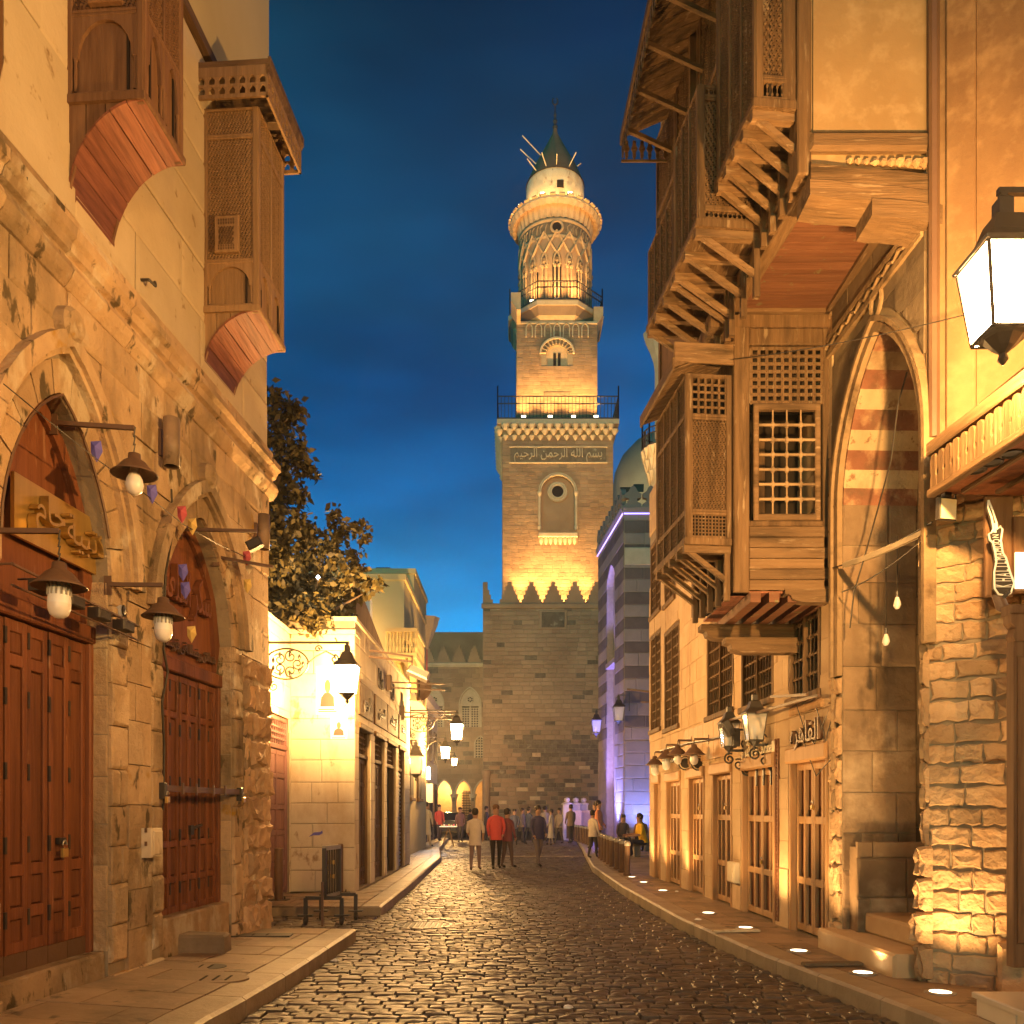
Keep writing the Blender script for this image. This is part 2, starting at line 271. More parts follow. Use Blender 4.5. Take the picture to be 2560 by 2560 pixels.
def free(ops, u, v0, v1):
    iv = [(v0, v1)]
    for o in ops:
        q = o.iv(u)
        if q: iv = [p for a, b in iv for p in ((a, min(b, q[0])), (max(a, q[1]), b)) if p[1] - p[0] > 1e-4]
    return iv
def wall_core(fr, u0, u1, v0, v1, ops, depth, mat, parent, reveal=.3, name='wall'):
    mb = MB(); us = sorted(set([u0, u1] + [min(u1, max(u0, x)) for o in ops for u in o.us() for x in ((u,) if o.a < u < o.b else (u - 1e-4, u + 1e-4))]))
    for a, b in zip(us[:-1], us[1:]):
        if b - a < 1e-6: continue
        fa, fb = free(ops, a + 1e-6, v0, v1), free(ops, b - 1e-6, v0, v1)
        if len(fa) == len(fb):
            for p, q in zip(fa, fb): mb.quad(fr.at(a, p[0]), fr.at(b, q[0]), fr.at(b, q[1]), fr.at(a, p[1]))
    for o in ops:
        pts = o.outline(); pts.append(pts[0])
        for p, q in zip(pts[:-1], pts[1:]): mb.quad(fr.at(*p), fr.at(*q), fr.at(*q, -reveal), fr.at(*p, -reveal))
    for (a, b) in (((u0, v0), (u0, v1)), ((u0, v1), (u1, v1)), ((u1, v1), (u1, v0))): mb.quad(fr.at(*a), fr.at(*b), fr.at(*b, -depth), fr.at(*a, -depth))
    mb.quad(fr.at(u0, v0, -depth), fr.at(u1, v0, -depth), fr.at(u1, v1, -depth), fr.at(u0, v1, -depth))
    return mb.obj(name, mat, parent)
_BL = {}
def block_mesh(mat, rough, k):
    key = (mat.name, rough, k)
    if key not in _BL:
        r = random.Random(k * 7 + rough * 100); mb = MB(); j = .02 + .03 * rough; e = .03 + .02 * rough
        def c(u, v, w): return Vector((u + r.uniform(-j, j) * .6, v + r.uniform(-j, j), w))
        out = [Vector((x, y, z)) for z in (0, .62) for x, y in ((-.5, -.5), (.5, -.5), (.5, .5), (-.5, .5))]
        if rough >= 2:
            nx, ny = 4, 3; g = [c(-.5 + e + (1 - 2 * e) * i / nx, -.5 + 1.8 * e + (1 - 3.6 * e) * q / ny, 1 + r.uniform(-.4, .25)) for q in range(ny + 1) for i in range(nx + 1)]
            rim = [i for i in range(nx + 1)] + [q * (nx + 1) + nx for q in range(1, ny + 1)] + [ny * (nx + 1) + i for i in range(nx - 1, -1, -1)] + [q * (nx + 1) for q in range(ny - 1, 0, -1)]
            fs = [(i + q * (nx + 1), i + 1 + q * (nx + 1), i + 1 + (q + 1) * (nx + 1), i + (q + 1) * (nx + 1)) for q in range(ny) for i in range(nx)]
            ro = [Vector((max(-.5, min(.5, g[i].x * 1.12)), max(-.5, min(.5, g[i].y * 1.2)), .55)) for i in rim]
            n = len(g); m = len(rim); vs = g + ro + [Vector((p.x, p.y, 0)) for p in ro]
            fs += [(n + i, n + (i + 1) % m, rim[(i + 1) % m], rim[i]) for i in range(m)] + [(n + m + i, n + m + (i + 1) % m, n + (i + 1) % m, n + i) for i in range(m)]
            mb.add(vs, fs)
        else:
            f = [c(sx * (.5 - e), sy * (.5 - 1.7 * e), 1 + r.uniform(-.1, .1)) for sx, sy in ((-1, -1), (1, -1), (1, 1), (-1, 1))]
            mb.add(out + f, [(i, (i + 1) % 4, 4 + (i + 1) % 4, 4 + i) for i in range(4)] + [(4 + i, 4 + (i + 1) % 4, 8 + (i + 1) % 4, 8 + i) for i in range(4)] + [(8, 9, 10, 11)])
        _BL[key] = mb.mesh('stone_block', mat)
    return _BL[key]
COUNT = {}
def masonry(fr, u0, u1, v0, v1, ch, bl, ops, mat, parent, name='stone_block', depth=.03, rough=1, gap=.008, single=True, bands=None, seed=1, limit=300, vary=.25, pick=None):
    r = random.Random(seed); v = v0; row = 0; rest = MB(); mats = [mat] if not isinstance(mat, (list, tuple)) else list(mat); key = (parent.name, name); COUNT.setdefault(key, 0)
    while v < v1 - .04:
        h = ch * r.uniform(1 - vary * .4, 1 + vary * .4); t = min(v + h, v1)
        if v1 - t < ch * .35: t = v1
        mt = mats[row % len(mats)] if bands is None else bands(v, row)
        u = u0 - (0 if row % 2 else bl * r.uniform(.2, .6))
        while u < u1 - .02:
            n = u + bl * r.uniform(1 - vary, 1 + vary)
            if u1 - n < bl * .35: n = u1
            a, b = max(u, u0) + gap / 2, min(n, u1) - gap / 2; u = n
            if b - a < .03: continue
            if pick: mt = pick(a, v, r)
            lo, hi = v + gap / 2, t - gap / 2; d = depth * r.uniform(.7, 1.3)
            hit = [o for o in ops if o.a < b and o.b > a and o.sill < hi and o.top > lo]
            if not hit:
                if single and COUNT[key] < limit:
                    COUNT[key] += 1
                    link(name, block_mesh(mt, rough, r.randrange(5)), parent, fr.mat((a + b) / 2, (lo + hi) / 2, 0, b - a, hi - lo, d))
                else: rest.mi = mats.index(mt) if mt in mats else 0; rest.bev(fr, a, b, lo, hi, -.01, d, .012)
                continue
            xs = sorted(set([a, b] + [min(b, max(a, x)) for o in hit for x in (o.a - 1e-3, o.b + 1e-3)] + [a + (b - a) * i / 6 for i in range(1, 6)]))
            runs = []
            for x in xs:
                f = free(hit, x, lo, hi)
                if f:
                    p = f[-1] if len(f) > 1 and r.random() < .5 else f[0]
                    if runs and runs[-1] and abs(runs[-1][-1][1] - p[0]) < .3: runs[-1].append((x, p[0], p[1])); continue
                    runs.append([(x, p[0], p[1])])
                else: runs.append([])
            for q in runs:
                if len(q) > 1 and q[-1][0] - q[0][0] > .015:
                    mb = MB() if single else rest; mb.strip(fr, [(x, y) for x, _, y in q], [(x, y) for x, y, _ in q], -.01, d)
                    if single and COUNT[key] < limit: COUNT[key] += 1; mb.obj(name, mt, parent)
        v = t; row += 1
    if rest.f: rest.obj(name, mats, parent, kind='stuff')
def voussoirs(fr, op, d0, d1, n, w0, w1, mats, parent, name='arch_stone', gap=.0022, r=RD):
    a = Op(op.a - d0, op.b + d0, op.sill, op.spring, op.top + d0, op.kind); b = Op(op.a - d1, op.b + d1, op.sill, op.spring, op.top + d1, op.kind)
    def pt(o, t): u = (o.a + o.b) / 2 - (o.b - o.a) / 2 * math.cos(PI * t); return (u, o.y(u))
    for i in range(n):
        t0, t1 = i / n + gap, (i + 1) / n - gap; ts = [t0 + (t1 - t0) * k / 3 for k in range(4)]
        mb = MB(); mb.strip(fr, [pt(b, t) for t in ts], [pt(a, t) for t in ts], w0, w1 * r.uniform(.85, 1.15)); mb.obj(name, mats[i % len(mats)], parent)
def hood(fr, op, d0, d1, w0, w1, mat, parent, name='arch_moulding', n=20, jamb=True):
    a = op.grow(d0); b = op.grow(d1); mb = MB(); pa = [(u, a.y(u)) for u in a.us(n)]; pb = [(u, b.y(u)) for u in b.us(n)]
    if jamb: pa = [(a.a, op.sill)] + pa + [(a.b, op.sill)]; pb = [(b.a, op.sill)] + pb + [(b.b, op.sill)]
    mb.strip(fr, pb, pa, w0, w1); return mb.obj(name, mat, parent)
# ---------------------------------------------------------------- wood work
def lattice(mb, fr, u0, u1, v0, v1, p, style='grid', w=0.0, t=.3, d=.014):
    def bar(a, b, c, e, hw, ww):
        x = b - a; y = e - c; l = math.hypot(x, y); nx, ny = -y / l * hw, x / l * hw
        q = [(a + nx, c + ny), (b + nx, e + ny), (b - nx, e - ny), (a - nx, c - ny)]
        mb.add([fr.at(u, v, ww) for u, v in q] + [fr.at(u, v, ww - d) for u, v in q], [(3, 2, 1, 0), (0, 1, 5, 4), (2, 3, 7, 6)])
    def bead(u, v, r): mb.add([fr.at(u, v, w + d * .8)] + [fr.at(u + r * x, v + r * y, w - d * .3) for x, y in ((1, 0), (0, 1), (-1, 0), (0, -1))], [(0, 1, 2), (0, 2, 3), (0, 3, 4), (0, 4, 1)])
    nu = max(1, round((u1 - u0) / p)); nv = max(1, round((v1 - v0) / p)); pu = (u1 - u0) / nu; pv = (v1 - v0) / nv
    if style == 'grid':
        for i in range(nu + 1): bar(u0 + i * pu, u0 + i * pu, v0, v1, p * t / 2, w)
        for k in range(nv + 1): bar(u0, u1, v0 + k * pv, v0 + k * pv, p * t / 2, w + .001)
        for i in range(nu + 1):
            for k in range(nv + 1): bead(u0 + i * pu, v0 + k * pv, p * .3)
    elif style == 'hex':                                     # offset rows of beads joined by slanting bars
        hw = p * t * .36
        for k in range(nv):
            o = .5 * (k % 2); va, vb = v0 + k * pv, v0 + (k + 1) * pv
            for i in range(nu):
                ua = u0 + (i + o) * pu
                if ua < u1 - pu * .3: bead(ua + pu * .25, va + pv * .5, p * .38)
                for s in (-.5, .5):
                    ub = ua + s * pu
                    if u0 - 1e-6 <= ub <= u1 + 1e-6 and ua <= u1: bar(ua, ub, va, vb, hw, w)
            bar(u0, u1, va, va, hw * .8, w - .002)
    else:                                                    # 'spindle': a row of turned balusters
        for i in range(nu + 1):
            u = u0 + i * pu; mb.lathe(fr.at(u, v0, w), [(p * .12, 0), (p * .3, (v1 - v0) * .25), (p * .1, (v1 - v0) * .4), (p * .1, (v1 - v0) * .6), (p * .3, (v1 - v0) * .78), (p * .12, v1 - v0)], 5)
def panel_face(fr, u0, u1, v0, v1, rows, wood, parent, fw=.05, pitch=.035, dark=True, style='hex', mull=0, w=0.0):
    """framed screen: rows = list of (height share, kind) from the bottom; kinds: arch, solid, hex, grid, spindle, gap"""
    fb = MB(); lb = MB(); tot = sum(a for a, _ in rows); v = v0
    fb.bev(fr, u0, u0 + fw, v0, v1, w - .03, w + .012, .006); fb.bev(fr, u1 - fw, u1, v0, v1, w - .03, w + .012, .006)
    cols = [u0 + fw + (u1 - u0 - 2 * fw) * i / (mull + 1) for i in range(mull + 2)]
    for c in cols[1:-1]: fb.bev(fr, c - fw * .3, c + fw * .3, v0, v1, w - .03, w + .009, .005)
    for i, (sh, kd) in enumerate(rows):
        t = v + (v1 - v0) * sh / tot; a, b = v + fw * .5, t - fw * .5
        fb.bev(fr, u0 + fw, u1 - fw, v, a, w - .03, w + .010, .005)
        if i == len(rows) - 1: fb.bev(fr, u0 + fw, u1 - fw, b, t, w - .03, w + .010, .005)
        else: fb.bev(fr, u0 + fw, u1 - fw, b, t - .001, w - .03, w + .010, .005)
        for q, (ca, cb) in enumerate(zip(cols[:-1], cols[1:])):
            if q: ca += fw * .3
            if q < mull: cb -= fw * .3
            if kd == 'arch':
                pm = MB(); pm.box(fr, ca, cb, a, b, w - .05, w - .025); pm.obj('panel', m_bayz if wood is m_bayz else wood, parent)
                op = Op(ca + .04, cb - .04, a + .02, a + (b - a) * .45, b - .03, 'round'); us = op.us(10)
                fb.strip(fr, [(ca, b)] + [(u, b) for u in us] + [(cb, b)], [(ca, op.spring)] + [(u, op.y(u)) for u in us] + [(cb, op.spring)], w - .026, w + .004)
                for x in (ca + .02, cb - .02): fb.lathe(fr.at(x, a + .01, w - .008), [(.016, 0), (.011, .02), (.014, (b - a) * .2), (.011, (b - a) * .38), (.018, (b - a) * .44)], 6)
            elif kd == 'solid': pm = MB(); pm.box(fr, ca, cb, a, b, w - .04, w - .012); pm.obj('panel', wood, parent)
            elif kd in ('hex', 'grid', 'spindle', 'wide'):
                lattice(lb, fr, ca, cb, a, b, pitch if kd != 'wide' else pitch * 2, 'grid' if kd == 'wide' else kd, w - .008)
        v = t
    fb.obj('frame', wood, parent)
    if lb.f: lb.obj('lattice', wood, parent)
    if dark: db = MB(); db.box(fr, u0 + .01, u1 - .01, v0 + .01, v1 - .01, w - .14, w - .12); db.obj('inner_shade_sheet', m_void, parent)  # near-black sheet stands in for the darkness inside the screen
def door_leaf(fr, u0, u1, v0, v1, rails, mat, pmat, parent, st=.05, w=0.0, pw=-.018, cols=1, name='door_leaf', raised=True):
    """one leaf: stiles and rails in one mesh, each panel a mesh of its own; rails = heights of rail centres as shares"""
    mb = MB(); vs = [v0 + (v1 - v0) * x for x in rails]; cs = [u0 + (u1 - u0) * i / cols for i in range(cols + 1)]
    for i, c in enumerate(cs):
        a, b = (c, c + st) if i == 0 else (c - st, c) if i == cols else (c - st / 2, c + st / 2); mb.bev(fr, a, b, v0, v1, w - .03, w + .012, .006)
    for k, x in enumerate(vs):
        lo, hi = (x, x + st * 1.6) if k == 0 else (x - st * 1.6, x) if k == len(vs) - 1 else (x - st * .8, x + st * .8)
        mb.bev(fr, u0 + st * .5, u1 - st * .5, lo, hi, w - .03, w + .009, .006)
    o = mb.obj(name, mat, parent)
    for a, b in zip(cs[:-1], cs[1:]):
        for x, y in zip(vs[:-1], vs[1:]):
            pb = MB()
            if raised: pb.bev(fr, a + st * .6, b - st * .6, x + st * .6, y - st * .6, w + pw - .02, w + pw + .012, .03)
            else: pb.box(fr, a + st * .4, b - st * .4, x + st * .5, y - st * .5, w + pw - .02, w + pw)
            pb.obj('panel', pmat, o)
    return o
def spindle_grille(fr, u0, u1, v0, v1, nu, nv, mat, parent, w=0.0, r=.012, name='window_grille'):
    mb = MB()
    for i in range(1, nu): u = u0 + (u1 - u0) * i / nu; mb.tube([fr.at(u, v0, w), fr.at(u, v1, w)], r * .8, 5, False)
    for k in range(1, nv): v = v0 + (v1 - v0) * k / nv; mb.tube([fr.at(u0, v, w + .004), fr.at(u1, v, w + .004)], r * 1.25, 5, False)
    for i in range(1, nu):
        for k in range(1, nv):
            c = fr.at(u0 + (u1 - u0) * i / nu, v0 + (v1 - v0) * k / nv, w); mb.lathe(c, [(r, -.035), (r * 1.9, -.012), (r * 1.9, .012), (r, .035)], 6)
    return mb.obj(name, mat, parent)
# ---------------------------------------------------------------- lettering (joined Arabic forms are listed in drawing order)
def text(body, fr, u, v, w, size, mat, parent, ext=.01, sx=1.0, name='lettering', align='CENTER'):
    c = bpy.data.curves.new(name, 'FONT'); c.body = body; c.size = size; c.extrude = ext; c.align_x = align; c.align_y = 'CENTER'; c.bevel_depth = 0
    o = bpy.data.objects.new(name, c); dg = bpy.context.evaluated_depsgraph_get()
    COL.objects.link(o); bpy.context.view_layer.update(); me = bpy.data.meshes.new_from_object(o.evaluated_get(bpy.context.evaluated_depsgraph_get())); bpy.data.objects.remove(o)
    me.materials.clear(); me.materials.append(mat); me.transform(fr.mat(u, v, w) @ Matrix.Diagonal((sx, 1, 1, 1))); me.name = name
    return link(name, me, parent)
def scroll(mb, fr, u, v, r, turns=1.6, a0=0, s=1, t=.012, w=0):
    n = int(14 * turns); mb.tube([fr.at(u + r * (1 - .8 * i / n) * math.cos(a0 + s * 2 * PI * turns * i / n), v + r * (1 - .8 * i / n) * math.sin(a0 + s * 2 * PI * turns * i / n), w) for i in range(n + 1)], t, 4)
def lantern(loc, label, lit, power=0, k=1.0, arm=None, arm_fr=None, group='street lanterns on scrolled wall brackets', hang=True):
    """four sided lantern; loc = centre of the glass; arm = (length, with scrollwork) back along -u of arm_fr"""
    T = thing('street_lantern', label, 'lantern', loc, group); c = Vector(loc); a, b, h = .115 * k, .17 * k, .22 * k
    mb = MB()
    lo = [c + Vector((x * a, y * a, -h)) for x, y in ((-1, -1), (1, -1), (1, 1), (-1, 1))]; hi = [c + Vector((x * b, y * b, h)) for x, y in ((-1, -1), (1, -1), (1, 1), (-1, 1))]
    for i in range(4): mb.bar(lo[i], hi[i], .014 * k); mb.bar(lo[i], lo[(i + 1) % 4], .018 * k); mb.bar(hi[i], hi[(i + 1) % 4], .016 * k)
    mb.obj('cage', m_iron, T)
    for i in range(4):
        p = MB(); q = lambda p0: c + (p0 - c) * .96; p.quad(q(lo[i]), q(lo[(i + 1) % 4]), q(hi[(i + 1) % 4]), q(hi[i])); p.obj('pane', m_lit if lit else m_glass, T)
    rf = MB(); rf.lathe(c, [(b * 1.55, h * 1.0), (b * 1.6, h * 1.08), (b * .95, h * 1.45), (b * .62, h * 1.95), (b * .34, h * 2.05), (b * .34, h * 2.45), (b * .2, h * 2.55), (.01, h * 2.6)], 4, a0=PI / 4, a1=PI / 4 + 2 * PI - 1e-9 if 0 else PI / 4 + 2 * PI); rf.obj('roof', m_iron, T)
    bt = MB(); bt.lathe(c, [(.004, -h * 1.75), (.03 * k, -h * 1.6), (.02 * k, -h * 1.45), (.06 * k, -h * 1.3), (a * .9, -h * 1.08), (a * 1.2, -h * 1.0), (.01, -h * .99)], 8); bt.obj('base_cup', m_iron, T)
    bl = MB(); bl.lathe(c, [(.02 * k, -h * .9), (.05 * k, -h * .5), (.06 * k, -h * .15), (.045 * k, h * .15), (.01, h * .3)], 8); bl.obj('bulb', m_lit if lit else m_bulb, T, True)
    if arm:
        f = Fr(c, arm_fr.du, (0, 0, 1)); ln = arm[0]; ab = MB(); z = h * 2.7
        if hang:
            ab.bar(f.at(-ln, z), f.at(0.03, z), .035); ab.bar(f.at(0, z), f.at(0, h * 2.4), .04); ab.bar(f.at(-ln, z + .12), f.at(-ln, z - .75), .04)
        else:
            z = -h * 1.35; ab.bar(f.at(-ln, z), f.at(0.02, z), .035); ab.bar(f.at(-ln, z + .3), f.at(-ln, z - .5), .045)
        ab.obj('bracket_arm', m_iron, T)
        if arm[1]:
            s = MB()
            if hang:
                R_ = ln * .24; cu, cv = -ln + .32, z - .34
                s.tube([f.at(cu + R_ * 1.15 * math.cos(t) - .02, cv + R_ * .8 * math.sin(t)) for t in [i * PI / 12 for i in range(25)]], .014, 5)
                for q in range(5): scroll(s, f, cu + R_ * .52 * math.cos(q * 1.257), cv + R_ * .40 * math.sin(q * 1.257), .10, 1.4, q * 1.257, 1 if q % 2 else -1, .011)
                for q in range(9): s.lathe(f.at(cu + R_ * .8 * math.cos(q * .7), cv + R_ * .56 * math.sin(q * .7)), [(.003, -.05), (.028, -.01), (.02, .02), (.003, .05)], 5)
                s.tube([f.at(cu + R_, cv), f.at(cu + R_ * 1.5, cv + .12), f.at(cu + R_ * 2.0, cv + .20), f.at(cu + R_ * 2.5, cv + .12)], .013, 5); scroll(s, f, cu + R_ * 2.45, cv + .08, .07, 1.3, PI / 2, -1)
                scroll(s, f, cu + R_ * 1.6, cv + .24, .06, 1.3, 0, 1); scroll(s, f, -ln + .1, cv - .36, .08, 1.4, PI / 2, 1)
            else:
                for q in range(3): scroll(s, f, -ln + .09 + q * .13, z - .12 - .1 * (2 - q) * .8, .085, 1.5, q, 1 if q % 2 else -1, .012)
                for q in range(2): scroll(s, f, -ln + .12 + q * .15, z + .09, .07, 1.4, 2 + q, -1, .012)
            s.obj('scrollwork', m_iron, T)
    if lit:
        o = lamp('POINT', c + Vector((0, 0, -h * .72)), power, WARM, .07 * k); o.parent = T; o.matrix_parent_inverse = WM[T.name].inverted()
    return T
def blank_person(): pass
# ---------------------------------------------------------------- people
def cloth(name, c): return M(name, tuple(x * .85 for x in c), c, rough=.9, scale=6, bump=.15, rnd=0)
_cl = {}
def cl_mat(c):
    k = tuple(c)
    if k not in _cl: _cl[k] = cloth('cloth_%d' % len(_cl), k)
    return _cl[k]
SKIN = M('tan_skin', (.34, .19, .12), (.40, .23, .15), rough=.6, bump=0, rnd=0); HAIR = M('black_hair', (.02, .014, .01), (.035, .025, .018), rough=.6, bump=.3, rnd=0)
def person(loc, rz, label, shirt, trousers, hgt_=1.72, pose='stand', shoes=(.03, .025, .02), hair=HAIR, long=0.0, sleeves=True, arms=((.12, .05), (.1, .1)), stride=.12, lean=0.0, group=None):
    T = thing('person', label, 'person', loc, group, rz); k = hgt_ / 1.75; sit = pose == 'sit'
    V = []; E = []; Rr = []; kind = {}
    def v(p, r): V.append(Vector(p) * k); Rr.append(r * k); return len(V) - 1
    def e(a, b, kd): E.append((a, b)); kind[(a, b)] = kd
    pz = .52 if sit else .93; ln = lean + (.25 if sit else 0)
    def up(z, x=0): return (x, -ln * (z - pz), z)
    pel = v((0, 0, pz), (.135)); 
    if sit: H0 = pz + .02
    t1 = v(up(pz + .16), .125); t2 = v(up(pz + .34), .145); t3 = v(up(pz + .47), .105); nk = v(up(pz + .555), .058); hd = v((0, -ln * .58 - .01, pz + .66), .092); h2 = v((0, -ln * .58 - .012, pz + .765), .092)
    e(pel, t1, 'shirt'); e(t1, t2, 'shirt'); e(t2, t3, 'shirt'); e(t3, nk, 'skin'); e(nk, hd, 'skin'); e(hd, h2, 'skin')
    hands = []
    for s, (fw, bend) in zip((-1, 1), arms):
        sh = v((s * .185, -ln * .47, pz + .455), .062); e(t3, sh, 'shirt')
        el = v((s * .235, -ln * .3 - fw * .25, pz + .19), .046); wr = v((s * (.235 - bend * .5), -ln * .3 - fw * .6 - bend * .9, pz - .04 + bend * .75), .031); hn = v((s * (.235 - bend * .75), -ln * .3 - fw * .75 - bend * 1.15, pz - .12 + bend * .95), .034)
        e(sh, el, 'shirt'); e(el, wr, 'shirt' if sleeves else 'skin'); e(wr, hn, 'skin'); hands.append((V[wr].copy(), V[hn].copy(), s))
    for s in (-1, 1):
        hp = v((s * .095, 0, pz - .06), .095); e(pel, hp, 'trousers')
        if sit: kn = v((s * .12, -.44, .50), .066); an = v((s * .12, -.40 - .08 * s, .09), .042)
        else: kn = v((s * .10, -.03 + s * stride * .4, .50), .064); an = v((s * .10, .01 + s * stride, .085), .040)
        to = v((s * .115, V[an].y / k - .17, .035), .034); e(hp, kn, 'trousers'); e(kn, an, 'trousers'); e(an, to, 'shoes')
    me = bpy.data.meshes.new('body'); me.from_pydata([tuple(p) for p in V], E, []); o = bpy.data.objects.new('body', me); COL.objects.link(o)
    o.modifiers.new('skin', 'SKIN'); sv = me.skin_vertices[0].data
    for i, r in enumerate(Rr): sv[i].radius = (r, r * (.72 if i in (pel, t1, t2, t3) else 1)); sv[i].use_root = i == 0
    sb = o.modifiers.new('sub', 'SUBSURF'); sb.levels = sb.render_levels = 2
    bpy.context.view_layer.update(); m2 = bpy.data.meshes.new_from_object(o.evaluated_get(bpy.context.evaluated_depsgraph_get())); bpy.data.objects.remove(o)
    names = ['shirt', 'trousers', 'skin', 'shoes']
    m2.materials.clear()
    for x in (cl_mat(shirt), cl_mat(trousers), SKIN, cl_mat(shoes)): m2.materials.append(x)
    segs = [(V[a], V[b], names.index(kind[(a, b)]), max(Rr[a], Rr[b])) for a, b in E]
    mi = []
    for p in m2.polygons:
        c = p.center; best = None
        for a, b, n, r in segs:
            d = b - a; t = max(0, min(1, (c - a).dot(d) / d.length_squared)); dd = (c - a - d * t).length - r
            if best is None or dd < best[0]: best = (dd, n)
        mi.append(best[1])
    m2.polygons.foreach_set('material_index', mi); m2.polygons.foreach_set('use_smooth', [True] * len(m2.polygons))
    fb = MB(); fb.mi = 2                                       # fingers, thumb, nose and ears on the same mesh
    for w, h, s in hands:
        d = (h - w).normalized(); x = Vector((0, 1, 0)) - d * d.y; x.normalize(); q = d.cross(x)
        for i, l in enumerate((.062, .075, .070, .055)):
            b = h + x * (i - 1.5) * .019 * k; fb.tube([b, b + d * l * .55 * k + q * .004 * -s, b + d * l * k + q * .02 * -s], [.009 * k, .0085 * k, .006 * k], 5)
        fb.tube([w + d * .02 - x * .025 * k, w + d * .055 - x * .05 * k, w + d * .09 - x * .055 * k], [.011 * k, .010 * k, .007 * k], 5)
    hc = V[h2]; fy = hc.y - .088 * k
    fb.tube([(0, fy + .01, hc.z - .01), (0, fy - .018 * k, hc.z - .045 * k), (0, fy + .01, hc.z - .055 * k)], [.008, .014 * k, .01], 5)
    for s in (-1, 1): fb.tube([(s * .086 * k, hc.y, hc.z - .06 * k), (s * .098 * k, hc.y + .01, hc.z - .03 * k), (s * .088 * k, hc.y + .01, hc.z - .0)], [.008, .014 * k, .008], 5)
    fm = fb.mesh('x', [cl_mat(shirt), cl_mat(trousers), SKIN, cl_mat(shoes)], True)
    import bmesh as _b
    bm = _b.new(); bm.from_mesh(m2); bm.from_mesh(fm); bm.to_mesh(m2); bm.free(); bpy.data.meshes.remove(fm)
    body = link('body', m2, T, WM[T.name])
    hb = MB(); hb.lathe(Vector((0, hc.y + .026 * k, hc.z - .012)), [(.06 * k, -.10 * k), (.088 * k, -.06 * k), (.096 * k, .0), (.094 * k, .05 * k), (.07 * k, .088 * k), (.035 * k, .105 * k), (.004, .108 * k)], 14)
    link('hair', hb.mesh('hair', hair, True), T, WM[T.name])
    sh = MB(); lo = pz - .13 - long                               # loose shirt over the body
    prof = [(lo, .185 + long * .10, .15 + long * .10), (lo + .12 + long * .5, .178, .135), (pz + .16, .170, .122), (pz + .34, .186, .128), (pz + .45, .165, .105), (pz + .515, .075, .068)]
    if sit: prof = prof[1:]; prof[0] = (pz - .06, .185, .14)
    n = 14; vs = []
    for z, a, b in prof:
        oy = -ln * (z - pz) + 0.0
        vs += [Vector((a * math.cos(2 * PI * i / n), b * math.sin(2 * PI * i / n) * (1 + .05 * math.sin(3 * i)) + oy, z)) * k for i in range(n)]
    sh.add(vs, [(j * n + i, j * n + (i + 1) % n, (j + 1) * n + (i + 1) % n, (j + 1) * n + i) for j in range(len(prof) - 1) for i in range(n)])
    link('shirt', sh.mesh('shirt', cl_mat(shirt), True), T, WM[T.name])
    return T
# ================================================================ ground, road, pavements
g = MB(); g.add([(-300, -120, -.12), (300, -120, -.12), (300, 600, -.12), (-300, 600, -.12)], [(0, 1, 2, 3)]); g.obj('ground', m_ground, kind='structure')
rd = MB(); rd.add([(-3.6, -6, -.02), (4.2, -6, -.02), (4.2, 60, -.02), (14, 75, -.02), (-14, 75, -.02), (-3.6, 60, -.02)], [(0, 1, 2, 3, 4, 5)])
ROAD = rd.obj('road', m_joint, kind='structure')
LK = [(-2.14, -6), (-2.14, 6.04), (-2.07, 6.71), (-1.99, 8.04), (-1.91, 10.7)]
LK2 = [(-1.98, 13.3), (-2.03, 17.9), (-2.2, 27.2), (-2.8, 34), (-3.3, 45), (-3.6, 60)]
RK = [(3.55, -6), (3.25, 3.0), (2.96, 6.16), (2.76, 7.43), (2.53, 8.84), (2.26, 11.85), (2.10, 16.8), (2.10, 22.9), (2.5, 30), (2.85, 36), (3.4, 47), (4.2, 60)]
def kx(K, y):
    for (x0, y0), (x1, y1) in zip(K[:-1], K[1:]):
        if y <= y1: return x0 + (x1 - x0) * max(0, (y - y0)) / (y1 - y0)
    return K[-1][0]
def roadx(y):
    a = kx(LK, y) if y < 10.75 else (-3.6 if y < 13.25 else kx(LK2, y)); return a, kx(RK, y)
def cob_mesh(k):
    r = random.Random(k); mb = MB(); j = lambda a: r.uniform(-a, a)
    lo = [(-.5, -.5, -.6), (.5, -.5, -.6), (.5, .5, -.6), (-.5, .5, -.6)]; mid = [(x * .97 + j(.03), y * .95 + j(.04), -.05) for x, y, _ in lo]; up = [(x * (.91 + j(.04)), y * (.84 + j(.06)), .10 + j(.06)) for x, y, _ in lo]
    mb.add(lo + mid + up + [(j(.12), j(.12), .15 + j(.06))], [(a + i, a + (i + 1) % 4, a + 4 + (i + 1) % 4, a + 4 + i) for a in (0, 4) for i in range(4)] + [(8 + i, 8 + (i + 1) % 4, 12) for i in range(4)])
    return mb
CM = [cob_mesh(i) for i in range(8)]; CMM = [c.mesh('cobble', m_cob) for c in CM]
y = 4.35; n = 0; bulk = [[] for _ in CM]; r = random.Random(5)
